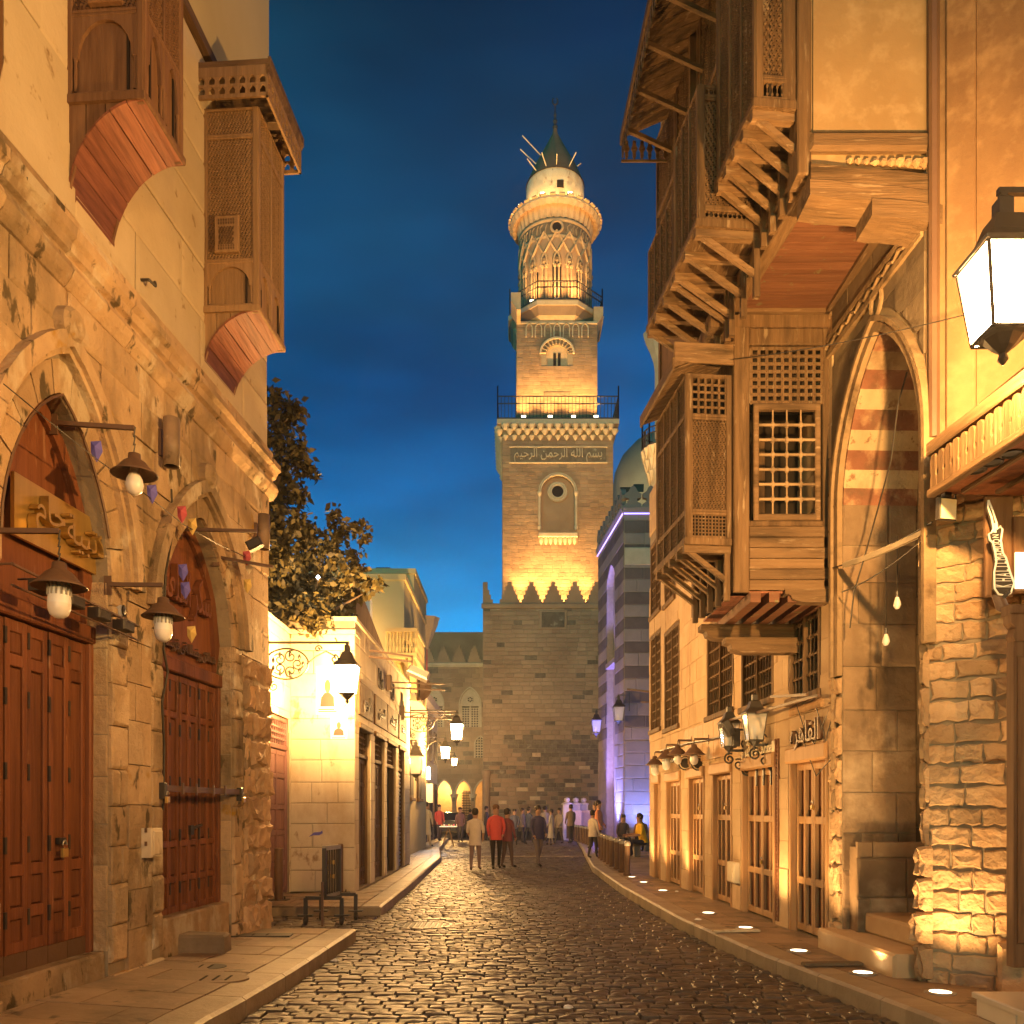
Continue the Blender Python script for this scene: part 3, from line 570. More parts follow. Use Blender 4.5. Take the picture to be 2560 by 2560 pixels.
while y < 46:
    dy = r.uniform(.105, .135) if y < 30 else .2; xa, xb = roadx(y); x = xa + .02 - r.uniform(0, .15); vx = HY and 0
    if 10.75 < y < 13.25: x = max(x, -3.55)
    while x < xb - .03:
        w = r.uniform(.14, .27) if y < 30 else r.uniform(.25, .4); a, b = max(x, xa + .02), min(x + w, xb - .02); x += w
        if b - a < .06: continue
        if any(math.hypot((a + b) / 2 + 1.225, (y - 12.2)) < .42 for _ in (0,)): continue
        inview = abs((a + b) / 2) < y * .60
        z = r.uniform(-.006, .008) ; tilt = r.uniform(-.03, .03); k = r.randrange(8)
        m = Matrix.Translation(((a + b) / 2, y + dy / 2 + r.uniform(-.006, .006), z - .006)) @ Matrix.Rotation(tilt, 4, 'Z') @ Matrix.Rotation(r.uniform(-.05, .05), 4, 'X') @ Matrix.Diagonal((b - a - .008, dy - .008, .10, 1))
        if n < 290 and inview and y > 4.55: link('cobble', CMM[k], ROAD, m); n += 1
        else: bulk[k].append(m)
    y += dy
vs = []; fs = []
for k, ms in enumerate(bulk):
    if not ms: continue
    V0 = np.array([list(v) + [1] for v in CM[k].v]); A = np.array([[list(r_) for r_ in m] for m in ms]); P_ = np.einsum('nij,vj->nvi', A, V0)[:, :, :3].reshape(-1, 3); nv = len(V0)
    b = len(vs); vs += P_.tolist()
    for i in range(len(ms)): fs += [tuple(b + i * nv + q for q in f) for f in CM[k].f]
me = bpy.data.meshes.new('cobble_paving'); me.from_pydata(vs, [], fs); me.materials.append(m_cob); link('cobble_paving', me, ROAD, kind='stuff')
# crossing band of smooth setts far down the road and the gutter channel on the left
mc = MB(); mc.box(XYZ, -2.1, 2.6, 30.0, 30.25, -.02, .022); mc.obj('threshold_band', m_kerb, ROAD)
# ---- pavements: a bed, laid slabs near the camera, kerb stones one by one
def pavement(name, K, y0, y1, xw, side, wallh=.15, slab=(.62, .45), seed=3, closed_end=False, ylim=20):
    bed = MB(); ys = sorted(set([y0, y1] + [b for a, b in K if y0 < b < y1] + [y0 + (y1 - y0) * i / 12 for i in range(13)]))
    for a, b in zip(ys[:-1], ys[1:]):
        p, q = kx(K, a), kx(K, b); wa, wb = xw(a), xw(b)
        bed.add([(p, a, -.1), (q, b, -.1), (q, b, .128), (p, a, .128), (wa, a, wallh(a) - .018 if callable(wallh) else wallh - .018), (wb, b, wallh(b) - .018 if callable(wallh) else wallh - .018), (wa, a, -.1), (wb, b, -.1)],
                [(0, 1, 2, 3), (3, 2, 5, 4), (0, 3, 4, 6), (1, 2, 5, 7)])
    P0 = bed.obj(name, m_mortar, kind='structure'); r = random.Random(seed)
    def top(x, yy):
        p, q = kx(K, yy), xw(yy); t = max(0, min(1, (x - p) / (q - p))); wl = wallh(yy) if callable(wallh) else wallh
        return .15 + (wl - .15) * t
    yy = y0; kw = .30
    while yy < y1 - .05:
        e = min(y1, yy + r.uniform(.75, 1.1)); 
        if y1 - e < .4: e = y1
        mb = MB(); n_ = 3
        for i in range(n_):
            a = yy + (e - yy) * i / n_ + (.006 if i == 0 else 0); b = yy + (e - yy) * (i + 1) / n_ - (.006 if i == n_ - 1 else 0); p, q = kx(K, a), kx(K, b); s = side
            A = [(p - s * .004, a, -.06), (p - s * .004, a, .128), (p + s * .028, a, .152), (p + s * kw, a, top(p + s * kw, a)), (p + s * kw, a, -.05)]; B = [(x - p + q, b, z) for x, yq, z in A]
            mb.add(A + B, [(j, j + 1, 6 + j, 5 + j) for j in range(4)] + [(4, 3, 2, 1, 0), (5, 6, 7, 8, 9)])
        mb.obj('kerb_stone', m_kerb, P0); yy = e
    yy = y0; row = 0; rest = MB()
    while yy < y1 - .05:
        e = min(y1, yy + slab[1] * r.uniform(.85, 1.2)); ca, cb = kx(K, yy) + side * (kw + .01), kx(K, e) + side * (kw + .01); wd = abs(xw((yy + e) / 2) - (ca + cb) / 2); t = 0 if row % 2 else -slab[0] * .45
        while t < wd - .03:
            t1 = min(wd, t + slab[0] * r.uniform(.8, 1.25)); f0 = max(t, 0) / wd; f1 = t1 / wd; t = t1
            X = lambda f, c, yq: c + (xw(yq) - c) * f; g_ = .005; dz = r.uniform(-.004, .004)
            q = [(X(f0, ca, yy) + side * g_, yy + g_), (X(f1, ca, yy) - side * g_, yy + g_), (X(f1, cb, e) - side * g_, e - g_), (X(f0, cb, e) + side * g_, e - g_)]
            mb = MB() if yy < ylim else rest
            mb.add([(x, yq, top(x, yq) - .06) for x, yq in q] + [(x, yq, top(x, yq) + dz) for x, yq in q], [(4, 5, 6, 7)] + [(i, (i + 1) % 4, 4 + (i + 1) % 4, 4 + i) for i in range(4)])
            if yy < ylim: mb.obj('paving_slab', m_slab, P0)
        yy = e; row += 1
    if rest.f: rest.obj('paving_slab', m_slab, P0, kind='stuff')
    return P0
L1x = lambda y: -3.877 + .07 * y
pavement('left_pavement', LK, 3.2, 10.75, lambda y: L1x(y) + .02, -1, lambda y: .15 + .018 * max(0, 11 - y))
pavement('far_left_pavement', LK2, 13.25, 46, lambda y: -4.0 if y < 15.6 else -2.72 if y < 23.9 else -3.8, -1, .15, ylim=18)
R1x = lambda y: 4.0 if y < 7 else (4.0 - (y - 7) / .43 * .494 if y < 7.43 else 3.506 - .0365 * (y - 7.43))
pavement('right_pavement', RK, 3.2, 19.5, lambda y: R1x(y) + .03, 1, .15)
pavement('plaza', RK, 19.52, 60, lambda y: 14, 1, .15, slab=(.9, .6), ylim=0)
# ================================================================ left building with the two arched shop doors
LW = wall_fr(L1x(-3), -3, L1x(11.1), 11.1, (0, 0)); LU1 = 14.14 if 0 else math.hypot(L1x(11.1) - L1x(-3), 14.1)
LB = thing('stone_house', 'tall ochre stone house with two arched red-brown shop doors and hanging wooden bays', 'house', (L1x(6), 6, 0))
uy = lambda y: LW.u(CX + F * L1x(y) / y)
D1 = Op(uy(5.9), uy(7.33), .0, 3.5, 4.74); D2 = Op(uy(8.24), uy(9.97), .0, 3.45, 4.63)
WIN0 = Op(uy(5.2), uy(5.96), 6.36, 8, 8.6, 'rect')
core = wall_core(LW, 0, LU1, 0, 13.2, [D1, D2, WIN0], 5.0, m_mortar, LB, reveal=.32)
A1, A2 = D1.grow(.26, .34), D2.grow(.22, .26)
umin = uy(4.6)
masonry(LW, umin, LU1, .17, 5.55, .36, .56, [A1, A2], m_stone_lo, core, depth=.04, rough=1, seed=2, limit=230)
qr = MB()
masonry(LW, D2.b + .26, LU1 + .03, .17, 3.4, .33, .36, [A2], m_stone_rough, core, depth=.075, rough=2, seed=8, gap=.012, limit=290)
pl = MB(); pl.bev(LW, umin, D1.a, .1, .32, -.05, .06); pl.bev(LW, D1.b, D2.a, .1, .22, -.05, .055); pl.bev(LW, D2.b, LU1, .1, .30, -.05, .07); pl.obj('plinth', m_stone_lo, LB)
for D in (D1, D2): mb = MB(); mb.bev(LW, D.a, D.b, .1, .42 if D is D1 else .56, -.3, -.02, .02); mb.obj('door_sill', m_stone_lo, LB)
for D, A, n in ((D1, A1, 11), (D2, A2, 11)):
    voussoirs(LW, D, .0, .25 if D is D1 else .21, n, -.02, .035, [m_stone_lo], core)
    for s_, (x0_, x1_) in enumerate(((A.a, D.a), (D.b, A.b))): masonry(LW, max(x0_, umin), x1_ - .004, .32, D.spring, .34, .3, [], m_stone_lo, core, depth=.045, rough=1, seed=60 + n + s_, limit=290)
    hood(LW, Op(A.a, A.b, 3.3, A.spring, A.top, A.kind), .0, .13, -.02, .13, m_stone_lo, LB, jamb=False)
    hood(LW, Op(A.a, A.b, 3.3, A.spring, A.top, A.kind), -.05, .0, -.02, .09, m_stone_lo, LB, jamb=False)
    c = (A.a + A.b) / 2; kb = MB(); kb.lathe(LW.at(c, A.top + .16, .02), [(.13, -.02), (.13, .10), (.10, .14), (.05, .145), (.0, .12)], 14, Fr((0, 0, 0), LW.du, (0, 0, 1), LW.dw)); kb.obj('keystone_boss', m_stone_lo, LB)
# string course between the storeys
cn = MB(); S = [(-.02, 5.52), (.05, 5.54), (.10, 5.60), (.125, 5.66), (.10, 5.72), (.05, 5.75), (.05, 5.79), (.09, 5.81), (.11, 5.87), (.15, 5.90), (.15, 5.97), (.05, 6.03), (.05, 6.14), (-.02, 6.16)]
r = random.Random(4); u = umin
while u < LU1 + .1:
    e = min(LU1 + .12, u + r.uniform(.55, .95)); m_ = MB(); m_.ext(LW, [(w * r.uniform(.93, 1.05) if w > 0 else w, v) for w, v in S], u + .004, e - .004); m_.obj('cornice_stone', m_stone_lo, LB); u = e
masonry(LW, umin, LU1, 6.17, 9.45, .52, 1.25, [WIN0], m_stone_up, core, depth=.02, rough=0, gap=.010, seed=5, limit=300, name='ashlar_slab')
up = MB(); up.box(LW, umin - 6, LU1, 9.62, 13.2, -.02, .035); up.obj('upper_plaster', m_plaster_y, LB)
ws = MB(); ws.ext(LW, [(-.02, 9.45), (.09, 9.45), (.09, 9.56), (.04, 9.62), (-.02, 9.62)], umin - 4, LU1); ws.obj('wood_string_course', m_wy, LB)
# tall shutter window at the picture's left edge
w0 = MB(); w0.bev(LW, WIN0.a, WIN0.b, WIN0.sill, WIN0.top, -.1, .02, .01); wo = w0.obj('shutter_window', m_bayz, LB)
for i in range(2):
    a = WIN0.a + (WIN0.b - WIN0.a) * i / 2
    for k in range(4): pm = MB(); pm.bev(LW, a + .05, a + (WIN0.b - WIN0.a) / 2 - .05, WIN0.sill + .1 + k * .52, WIN0.sill + .52 + k * .52, .0, .04, .02); pm.obj('panel', m_dooru, wo)
# ---- arched doors
def shop_door(D, vb, leaves, lintel, rails, kick=None, hinges=True):
    f = LW.off(-.17); fr_ = MB()
    fr_.bev(f, D.a, D.a + .06, vb, lintel, -.05, .05); fr_.bev(f, D.b - .06, D.b, vb, lintel, -.05, .05); fr_.bev(f, D.a, D.b, lintel, lintel + .14, -.05, .07)
    o = fr_.obj('door_frame', m_dooru, LB)
    t = MB(); us = D.us(16); t.strip(f, [(u, D.y(u) + .01) for u in us], [(u, lintel + .14) for u in us], -.05, -.01); to = t.obj('tympanum', m_dooru, LB)
    i_ = Op(D.a + .10, D.b - .10, lintel + .1, D.spring - .05, D.top - .14); us2 = i_.us(14); rb = MB(); o2 = Op(D.a + .0, D.b - .0, 0, D.spring, D.top)
    rb.strip(f, [(D.a + (D.b - D.a) * k / 14, o2.y(D.a + (D.b - D.a) * k / 14) if 0 < k < 14 else o2.spring) for k in range(15)], [(i_.a + (i_.b - i_.a) * k / 14, i_.y(i_.a + (i_.b - i_.a) * k / 14) if 0 < k < 14 else lintel + .14) for k in range(15)], -.01, .035); rb.obj('tympanum_rim', m_dooru, to)
    n = leaves; a0, b0 = D.a + .06, D.b - .06; v0 = vb + (kick or 0)
    for i in range(n):
        a, b = a0 + (b0 - a0) * i / n + .004, a0 + (b0 - a0) * (i + 1) / n - .004
        lf = door_leaf(f.off(.01 * (i % 2)), a, b, v0, lintel - .01, rails, m_dooru, m_doorp, LB, st=.042 if n > 5 else .055)
        if kick: kb = MB(); kb.box(f, a, b, vb, vb + kick, -.02, .01); kb.obj('kick_plate', m_stone_lo if 0 else m_rust, lf)
        if hinges and i:
            for t in (.08, .3, .52, .74, .92): hb = MB(); hb.box(f, a - .012, a + .012, v0 + (lintel - v0) * t, v0 + (lintel - v0) * t + .12, .0, .028); hb.obj('hinge', m_iron, lf)
    return f
f1 = shop_door(D1, .42, 5, 2.98, (0, .12, .25, .88, 1), kick=.14)
f2 = shop_door(D2, .56, 7, 2.98, (0, .14, .29, .83, 1))
for D in (D1, D2): masonry(Fr(LW.at(D.b, 0, 0), -LW.dw, (0, 0, 1), -LW.du), .0, .19, .42, D.spring, .36, .5, [], m_stone_lo, core, depth=.012, rough=1, seed=90, limit=298)
def padlock(fr, u, v, w, label, k=1):
    T = thing('padlock', label, 'padlock', fr.at(u, v, w)); b = MB(); b.bev(fr, u - .03 * k, u + .03 * k, v - .06 * k, v, w, w + .025, .006); b.obj('case', m_gold, T)
    s = MB(); s.tube([fr.at(u + .022 * k * math.cos(t), v + .02 * k + .03 * k * math.sin(t), w + .012) for t in [PI * i / 8 for i in range(9)]], .006 * k, 5); s.obj('shackle', m_steel, T)
u = f1.u(143); padlock(f1, u, f1.v(143, 2120), .05, 'brass padlock with steel shackle on the big left shop door', 1.2)
hb = MB(); hb.box(f1, u - .04, u + .05, f1.v(143, 2110), f1.v(143, 2110) + .05, .01, .045); tag(hb.obj('hasp', m_iron), 'black hasp above the brass padlock on the big left door', 'hasp')
# locking bar across the second door
v = f2.v(480, 1977); br = MB(); br.box(f2, D2.a - .06, D2.b + .07, v - .03, v + .03, .22, .245)
for x in (.18, .36, .6, .78): u_ = D2.a + (D2.b - D2.a) * x; br.box(f2, u_ - .012, u_ + .012, v - .05, v + .06, .245, .262)
T = thing('locking_bar', 'flat iron bar locked across the narrower arched door', 'door bar', f2.at(D2.a, v, .2)); br.obj('bar', m_rust, T)
for i, u_ in enumerate((D2.a - .07, D2.b + .08)):
    s = MB(); s.bev(f2, u_ - .03, u_ + .03, v - .10, v + .05, .19, .27, .01); s.obj('bracket', m_iron, T)
padlock(f2, D2.a - .07, v - .08, .27, 'dark padlock at the near end of the iron door bar'); padlock(f2, D2.b + .08, v - .06, .27, 'dark padlock at the far end of the iron door bar')
hp = MB(); hp.tube([f2.at(f2.u(470), .98 + .42, .03), f2.at(f2.u(492), .98 + .46, .05)], .018, 6); hp.box(f2, f2.u(470) - .04, f2.u(470) + .04, 1.34, 1.44, .0, .05); tag(hp.obj('door_bolt', m_iron), 'iron sliding bolt low on the second arched door', 'bolt')
# ---- signs on the doors
gs = LW.off(-.10); T = thing('shop_sign', 'slanting brass shop sign with raised letters over the big left door', 'sign', gs.at(gs.u(140), 3.4, 0))
ua, ub = gs.u(36), gs.u(254); va, vb = gs.v(36, 1340), gs.v(36, 1172); vc, vd = gs.v(254, 1440), gs.v(254, 1315)
s = MB(); s.box(gs, ua, ub, (va + vc) / 2, (vb + vd) / 2, -.03, .0); s.obj('board', m_gold, T)
sv = (va + vc) / 2; sh_ = (vb + vd) / 2 - sv; mid = (ua + ub) / 2
text('\ufee1\ufe8e\ufea3', gs, mid - .22 * (ub - ua), sv + sh_ * .58, .04, sh_ * .62, m_gold, T, ext=.035)
text('\ufe94\ufef4\ufe92\ufe97\ufedb', gs, mid + .20 * (ub - ua), sv + sh_ * .48, .04, sh_ * .66, m_gold, T, ext=.035)
T = thing('shop_sign', 'red-brown raised upright lettering on the second arched tympanum', 'sign', f2.at((D2.a + D2.b) / 2, 3.7, 0))
text('\ufe94\ufecc\ufee0\ufed8\ufedf\ufe8d \ufeae\ufedc\ufeb3', f2, (D2.a + D2.b) / 2, 3.86, .035, .52, m_dooru, T, ext=.035, sx=.52)
text('\ufe8d\ufedf\ufeb8\ufeae\ufed7\ufbfd\ufe94 \ufedf\ufee0\ufee4\ufed4\ufeae\ufeb5\ufe8e\ufe95', f2, (D2.a + D2.b) / 2 + .12, 3.27, .03, .15, m_rust, T, ext=.02)
# ---- wooden bays (mashrabiya)
def bay(fr, u0, u1, vb, vc, vt, pr, parent, cornice=True, side=None, front=None, n=7, label='bay_window', m_bayz=m_bayz):
    B = MB()
    for u in (u0, u1 - .06): B.bev(fr, u, u + .06, vc, vt, pr - .06, pr + .004, .006)
    B.box(fr, u0 + .03, u1 - .03, vc, vc + .05, 0, pr - .01); B.box(fr, u0 + .02, u1 - .02, vt - .05, vt, 0, pr - .01)
    B.bev(fr, u0 - .025, u1 + .025, vc - .03, vc + .03, 0, pr + .025, .01)
    b = B.obj(label, m_bayz, parent)
    nr = fr.near(u0); side = side or [(.5, 'arch'), (1.6, 'hex'), (.5, 'spindle')]; front = front or side
    panel_face(nr, 0.0, pr, vc + .03, vt, side, m_bayz, b, fw=.05, pitch=.034)
    panel_face(fr.far(u1), 0.0, pr, vc + .03, vt, side, m_bayz, b, fw=.05, pitch=.06)
    panel_face(fr.off(pr), u0, u1, vc + .03, vt, front, m_bayz, b, fw=.05, pitch=.034, mull=1)
    # quarter round cove of planks below
    prof = []
    for i in range(n * 3 + 1):
        t = PI / 2 * i / (n * 3); prof.append((pr * (1 - math.cos(t)) if 0 else pr * (1 - math.cos(t)), vb + (vc - .03 - vb) * math.sin(t)))
    for i in range(n):
        q = prof[i * 3:i * 3 + 4]; k = MB(); th = .022; r0 = RD.uniform(0, .012)
        A = [fr.at(u0 - .01, v, w + r0) for w, v in q]; C = [fr.at(u1 + .01, v, w + r0) for w, v in q]; A2_ = [fr.at(u0 - .01, v + th, w) for w, v in q]; C2 = [fr.at(u1 + .01, v + th, w) for w, v in q]
        A[0] = A[0].lerp(A[1], .16); C[0] = C[0].lerp(C[1], .16); A2_[0] = A2_[0].lerp(A2_[1], .16); C2[0] = C2[0].lerp(C2[1], .16)
        k.add(A + C + A2_ + C2, [(j, j + 1, 5 + j, 4 + j) for j in range(3)] + [(0, 8, 9, 1), (1, 9, 10, 2), (2, 10, 11, 3), (4, 5, 13, 12), (5, 6, 14, 13), (6, 7, 15, 14), (0, 4, 12, 8), (3, 11, 15, 7)])
        k.obj('plank', m_bayy, b)
    for s, f in enumerate((nr, fr.far(u1))):
        nb = 4
        for i in range(nb):
            x0, x1 = pr * i / nb + .004, pr * (i + 1) / nb - .004; m_ = MB()
            bt = lambda x: min(vc - .035, vb + (vc - .03 - vb) * math.sin(math.acos(max(-1, min(1, 1 - x / pr)))) + .01)
            m_.strip(f, [(x0, vc - .03), ((x0 + x1) / 2, vc - .03), (x1, vc - .03)], [(x0, bt(x0)), ((x0 + x1) / 2, bt((x0 + x1) / 2)), (x1, bt(x1))], -.03, -.005); m_.obj('side_board', m_bayz, b)
    if cornice:
        ov = .16; e = MB(); e.box(fr, u0 - ov, u1 + ov, vt + .30, vt + .36, 0, pr + ov); e.ext(fr, [(pr + ov, vt + .24), (pr + ov + .03, vt + .30), (pr + ov + .03, vt + .38), (pr + ov, vt + .38)], u0 - ov, u1 + ov); e.obj('cornice_board', m_wx, b)
        for f, L_ in ((fr.near(u0 - ov), pr + ov), (fr.far(u1 + ov), pr + ov), (Fr(fr.at(u0 - ov, 0, pr + ov), fr.du, fr.dv, fr.dw), u1 - u0 + 2 * ov)):
            p = MB(); np_ = max(3, round(L_ / .11)); q = L_ / np_
            p.box(f, 0, L_, vt + .20, vt + .30, -.025, 0); p.box(f, 0, L_, vt - .02, vt + .02, -.025, 0); p.box(f, 0, L_, vt + .10, vt + .125, -.022, -.003)
            for i in range(np_):
                for z in (vt + .02, vt + .125):
                    for sx in (0, 1): a = i * q; p.prism(f, [(a + (0 if sx == 0 else q), z), (a + q * (.22 if sx == 0 else .78), z), (a + q * (.18 if sx == 0 else .82), z + .045), (a + q * (.42 if sx == 0 else .58), z + .078), (a + (0 if sx == 0 else q), z + .078)], -.022, -.003)
            p.obj('valance', m_bayz, b)
    return b
U = lambda px, w=0: LW.u(px, w)
b1 = bay(LW, U(166), U(166) + .66, 6.17, 7.02, 9.4, .61, LB, cornice=False, side=[(.62, 'arch'), (1.3, 'hex'), (.4, 'hex')])
sb = LW.near(U(166)); mb = MB(); mb.bev(sb, .19, .45, 7.72, 8.35, .0, .05, .01); q = mb.obj('hatch', m_bayz, b1); lb = MB(); lattice(lb, sb, .23, .41, 7.85, 8.3, .03, 'hex', .058); lattice(lb, sb, .23, .41, 7.75, 7.82, .025, 'spindle', .058); lb.obj('lattice', m_wz, b1)
b2 = bay(LW, U(507), U(507) + .80, 6.16, 6.82, 8.92, .59, LB, cornice=True, side=[(.48, 'arch'), (1.32, 'hex'), (.3, 'hex')], m_bayz=m_bay2)
sb = LW.near(U(507)); mb = MB(); mb.bev(sb, .14, .40, 7.40, 7.78, .0, .045, .01); mb.obj('hatch', m_bay2, b2); lb = MB(); lattice(lb, sb, .19, .35, 7.48, 7.66, .03, 'hex', .05); lattice(lb, sb, .19, .35, 7.68, 7.74, .025, 'spindle', .05); lattice(lb, sb, .19, .35, 7.42, 7.47, .025, 'spindle', .05); lb.obj('lattice', m_wz, b2)
# ---- wall lamps: arm, enamel shade, bulb
def shade_lamp(base, tip, drop, label, led, lit=0, k=1.0, group='shaded lamps on wall arms'):
    base, tip = Vector(base), Vector(tip); T = thing('wall_lamp', label, 'lamp', base, group)
    a = MB(); a.bar(base, tip, .032 * k); a.bar(base + Vector((0, 0, -.09)), base + Vector((0, 0, .07)), .06 * k, .02); a.obj('arm', m_rust, T)
    c = tip + Vector((0, 0, -drop)); ch = MB()
    n = max(3, int(drop / .05))
    for i in range(n): z = tip.z - drop * (i + .5) / n; ch.tube([(tip.x - .006, tip.y, z - drop / n * .6), (tip.x + .006, tip.y, z + drop / n * .6)], .006, 4)
    ch.obj('chain', m_iron, T)
    s = MB(); s.lathe(c, [(.02 * k, .0), (.045 * k, -.01 * k), (.048 * k, -.05 * k), (.085 * k, -.075 * k), (.13 * k, -.13 * k), (.175 * k, -.165 * k), (.172 * k, -.172 * k), (.11 * k, -.135 * k), (.05 * k, -.10 * k)], 20); s.obj('shade', m_rust, T, True)
    b = MB()
    if led:
        b.lathe(c, [(.04 * k, -.11 * k), (.062 * k, -.14 * k), (.066 * k, -.20 * k), (.072 * k, -.25 * k), (.072 * k, -.28 * k)], 16); b.obj('bulb_collar', m_white, T, True)
        fb = MB()
        for i in range(14): t = 2 * PI * i / 14; fb.bar(c + Vector((.068 * k * math.cos(t), .068 * k * math.sin(t), -.15 * k)), c + Vector((.070 * k * math.cos(t), .070 * k * math.sin(t), -.225 * k)), .010)
        fb.obj('bulb_fins', m_steel, T)
        d = MB(); d.lathe(c, [(.073 * k, -.28 * k), (.072 * k, -.31 * k), (.058 * k, -.35 * k), (.03 * k, -.372 * k), (.002, -.378 * k)], 16); d.obj('bulb_dome', m_bulb, T, True)
    else:
        b.lathe(c, [(.028 * k, -.10 * k), (.03 * k, -.15 * k), (.058 * k, -.20 * k), (.068 * k, -.25 * k), (.055 * k, -.30 * k), (.02 * k, -.325 * k), (.002, -.328 * k)], 16); b.obj('bulb', m_bulb, T, True)
    return T
Hn = Vector((1, 0, 0))
p = LW.at(U(172), LW.v(172, 1056), -.12); shade_lamp(p, p + Vector((.62, 0, -.04)), .19, 'dark shade lamp with a clear round bulb, hanging beside the big arch', False)
p = Vector((L1x(5.8) - .1, 5.8, hgt(1326, 5.8))); shade_lamp(p, (at(148, 1326, 5.8).x, 5.8, p.z - .005), .20, 'dark shade lamp with a white LED bulb in front of the brass sign', True)
p = LW.at(U(270), LW.v(270, 1461), 0); shade_lamp(p, p + Vector((.46, 0, -.005)), .10, 'dark shade lamp with a white-collared LED bulb left of the second door', True)
# arms with small floods at the second arch
def arm_flood(base, tip, label, head=True):
    T = thing('floodlight_bracket', label, 'lamp arm', base); a = MB(); a.bar(base, tip, .03); a.bar(Vector(base) + Vector((0, 0, -.1)), Vector(base) + Vector((0, 0, .08)), .07, .02); a.obj('arm', m_rust, T)
    if head: h = MB(); f = Fr(Vector(tip) + Vector((-.03, 0, -.13)), (1, 0, .5), (-.5, 0, 1)); h.bev(f, -.075, .075, -.05, .05, -.05, .04, .015); h.obj('flood_head', m_iron, T)
    return T
p = LW.at(U(480), LW.v(480, 1322), -.14); arm_flood(p, p + Vector((.80, 0, -.02)), 'long iron arm with a small black floodlight above the second door')
p = LW.at(U(545), LW.v(545, 1392), -.02); arm_flood(p, p + Vector((.62, 0, -.11)), 'bare iron arm sloping out from the right side of the second arch', False)
def can_light(u, v0, v1, label, k=.075):
    T = thing('wall_can_light', label, 'wall light', LW.at(u, v0, .1)); c = LW.at(u, v0, .05 + k * 1.4); b = MB(); b.lathe(c, [(k * .9, .03), (k * .9, .0), (k, 0), (k, v1 - v0), (k * .9, v1 - v0), (k * .9, v1 - v0 - .03), (.0, v1 - v0 - .03)], 20); b.obj('can', m_steel if 0 else m_slab, T, True)
    m_ = MB(); m_.box(LW, u - .03, u + .03, v0 + .1, v1 - .1, .0, .07); m_.obj('mount', m_rust, T)
can_light(U(388), LW.v(388, 1168), LW.v(388, 1048), 'pale cylindrical wall light between the two arches')
can_light(U(630), LW.v(630, 1374), LW.v(630, 1288), 'pale cylindrical wall light at the corner past the second arch', .07)
# ---- small things on the wall
T = thing('security_camera', 'small black dome camera on a white base beside the big left door', 'camera', LW.at(U(290), LW.v(290, 1530), 0)); c = LW.at(U(290), LW.v(290, 1530), .03); fz = Fr(c, (0, 1, 0), (0, 0, 1), (.8, -.6, 0))
b = MB(); b.lathe(c, [(.05, -.03), (.055, .02), (.05, .07)], 16, fz); b.obj('housing', m_white, T); b = MB(); b.lathe(c, [(.04, .065), (.036, .08), (.0, .088)], 16, fz); b.obj('lens', m_iron, T)
u = U(358); T = thing('junction_box', 'cream rectangular junction box on the stone pier between the doors', 'box', LW.at(u, 1.2, 0)); b = MB(); b.bev(LW, u - .10, u + .10, LW.v(358, 2143), LW.v(358, 2070), .02, .13, .01); b.obj('case', m_pale, T); b = MB(); b.bev(LW, u - .075, u + .085, LW.v(358, 2136), LW.v(358, 2077), .13, .143, .006); b.obj('lid', m_pale, T)
for i in (0, 1): b = MB(); b.tube([LW.at(u - .11, 1.28 + i * .12, .08), LW.at(u - .11, 1.32 + i * .12, .08)], .012, 5); b.obj('hinge', m_rust, T)
T = thing('spot_head', 'small white spotlight below the second shade lamp, by the left edge of the narrower door', 'spotlight', f2.at(D2.a + .14, 3.42, .1)); b = MB(); fz = Fr(f2.at(D2.a + .16, 3.40, .12), (0, 1, .3), (0, -.3, 1), (1, 0, 0)); b.bev(fz, -.04, .04, -.09, .09, -.03, .04, .01); b.obj('head', m_white, T)
# rail with little floods over the big door
T = thing('light_rail', 'thin iron rail with small lamps fixed over the big left door', 'light rail', LW.at(U(150), 3.1, .1)); a, b_ = LW.at(U(20) - .2, 3.23, .16), LW.at(U(300), 3.17, .16); m_ = MB(); m_.tube([a, b_], .012, 6); m_.tube([a + Vector((.0, 0, -.14)), b_ + Vector((0, 0, -.12))], .009, 6)
for i in range(6): q = a.lerp(b_, i / 5); m_.tube([q, q - LW.dw * .18], .008, 5)
m_.obj('rail', m_rust, T)
for i in range(4): q = a.lerp(b_, .2 + i * .22); h = MB(); fz = Fr(q + Vector((0, 0, -.05)), LW.du, (0, 0, 1), LW.dw); h.bev(fz, -.09, .09, -.05, .03, -.05, .05, .01); h.obj('lamp_head', m_iron, T)
sp = MB(); c = LW.at(U(155), D1.top, 0)
cbl = MB(); cbl.tube([LW.at(u, D1.y(u) - .02, .04) for u in D1.us(16)[:-2]], .012, 5); tag(cbl.obj('arch_cable', m_rust), 'brown cable following the rim of the big left arch', 'cable')
cb = MB(); cb.tube([LW.at(U(415), 4.65, .05), LW.at(U(418), 4.3, .06), LW.at(U(398), 3.8, .06), LW.at(U(396), 3.1, .05), LW.at(U(404), 2.9, .06), LW.at(U(392), 2.6, .05), LW.at(U(400), 2.2, .04), LW.at(U(396), 1.6, .045)], .012, 5); tag(cb.obj('hanging_cable', m_iron), 'dark loose cable running down the left jamb of the second door', 'cable')
for px, py, lb_ in ((345, 700, 'rusty iron hook in the wall between the two bays'), (5, 425, 'iron ring hook at the far left of the cornice')):
    u = U(px); v = LW.v(px, py); hk = MB(); hk.tube([LW.at(u, v, 0), LW.at(u, v, .1), LW.at(u + .05, v - .03, .14), LW.at(u + .07, v + .02, .12)], .014, 5); tag(hk.obj('wall_hook', m_iron), lb_, 'hook')
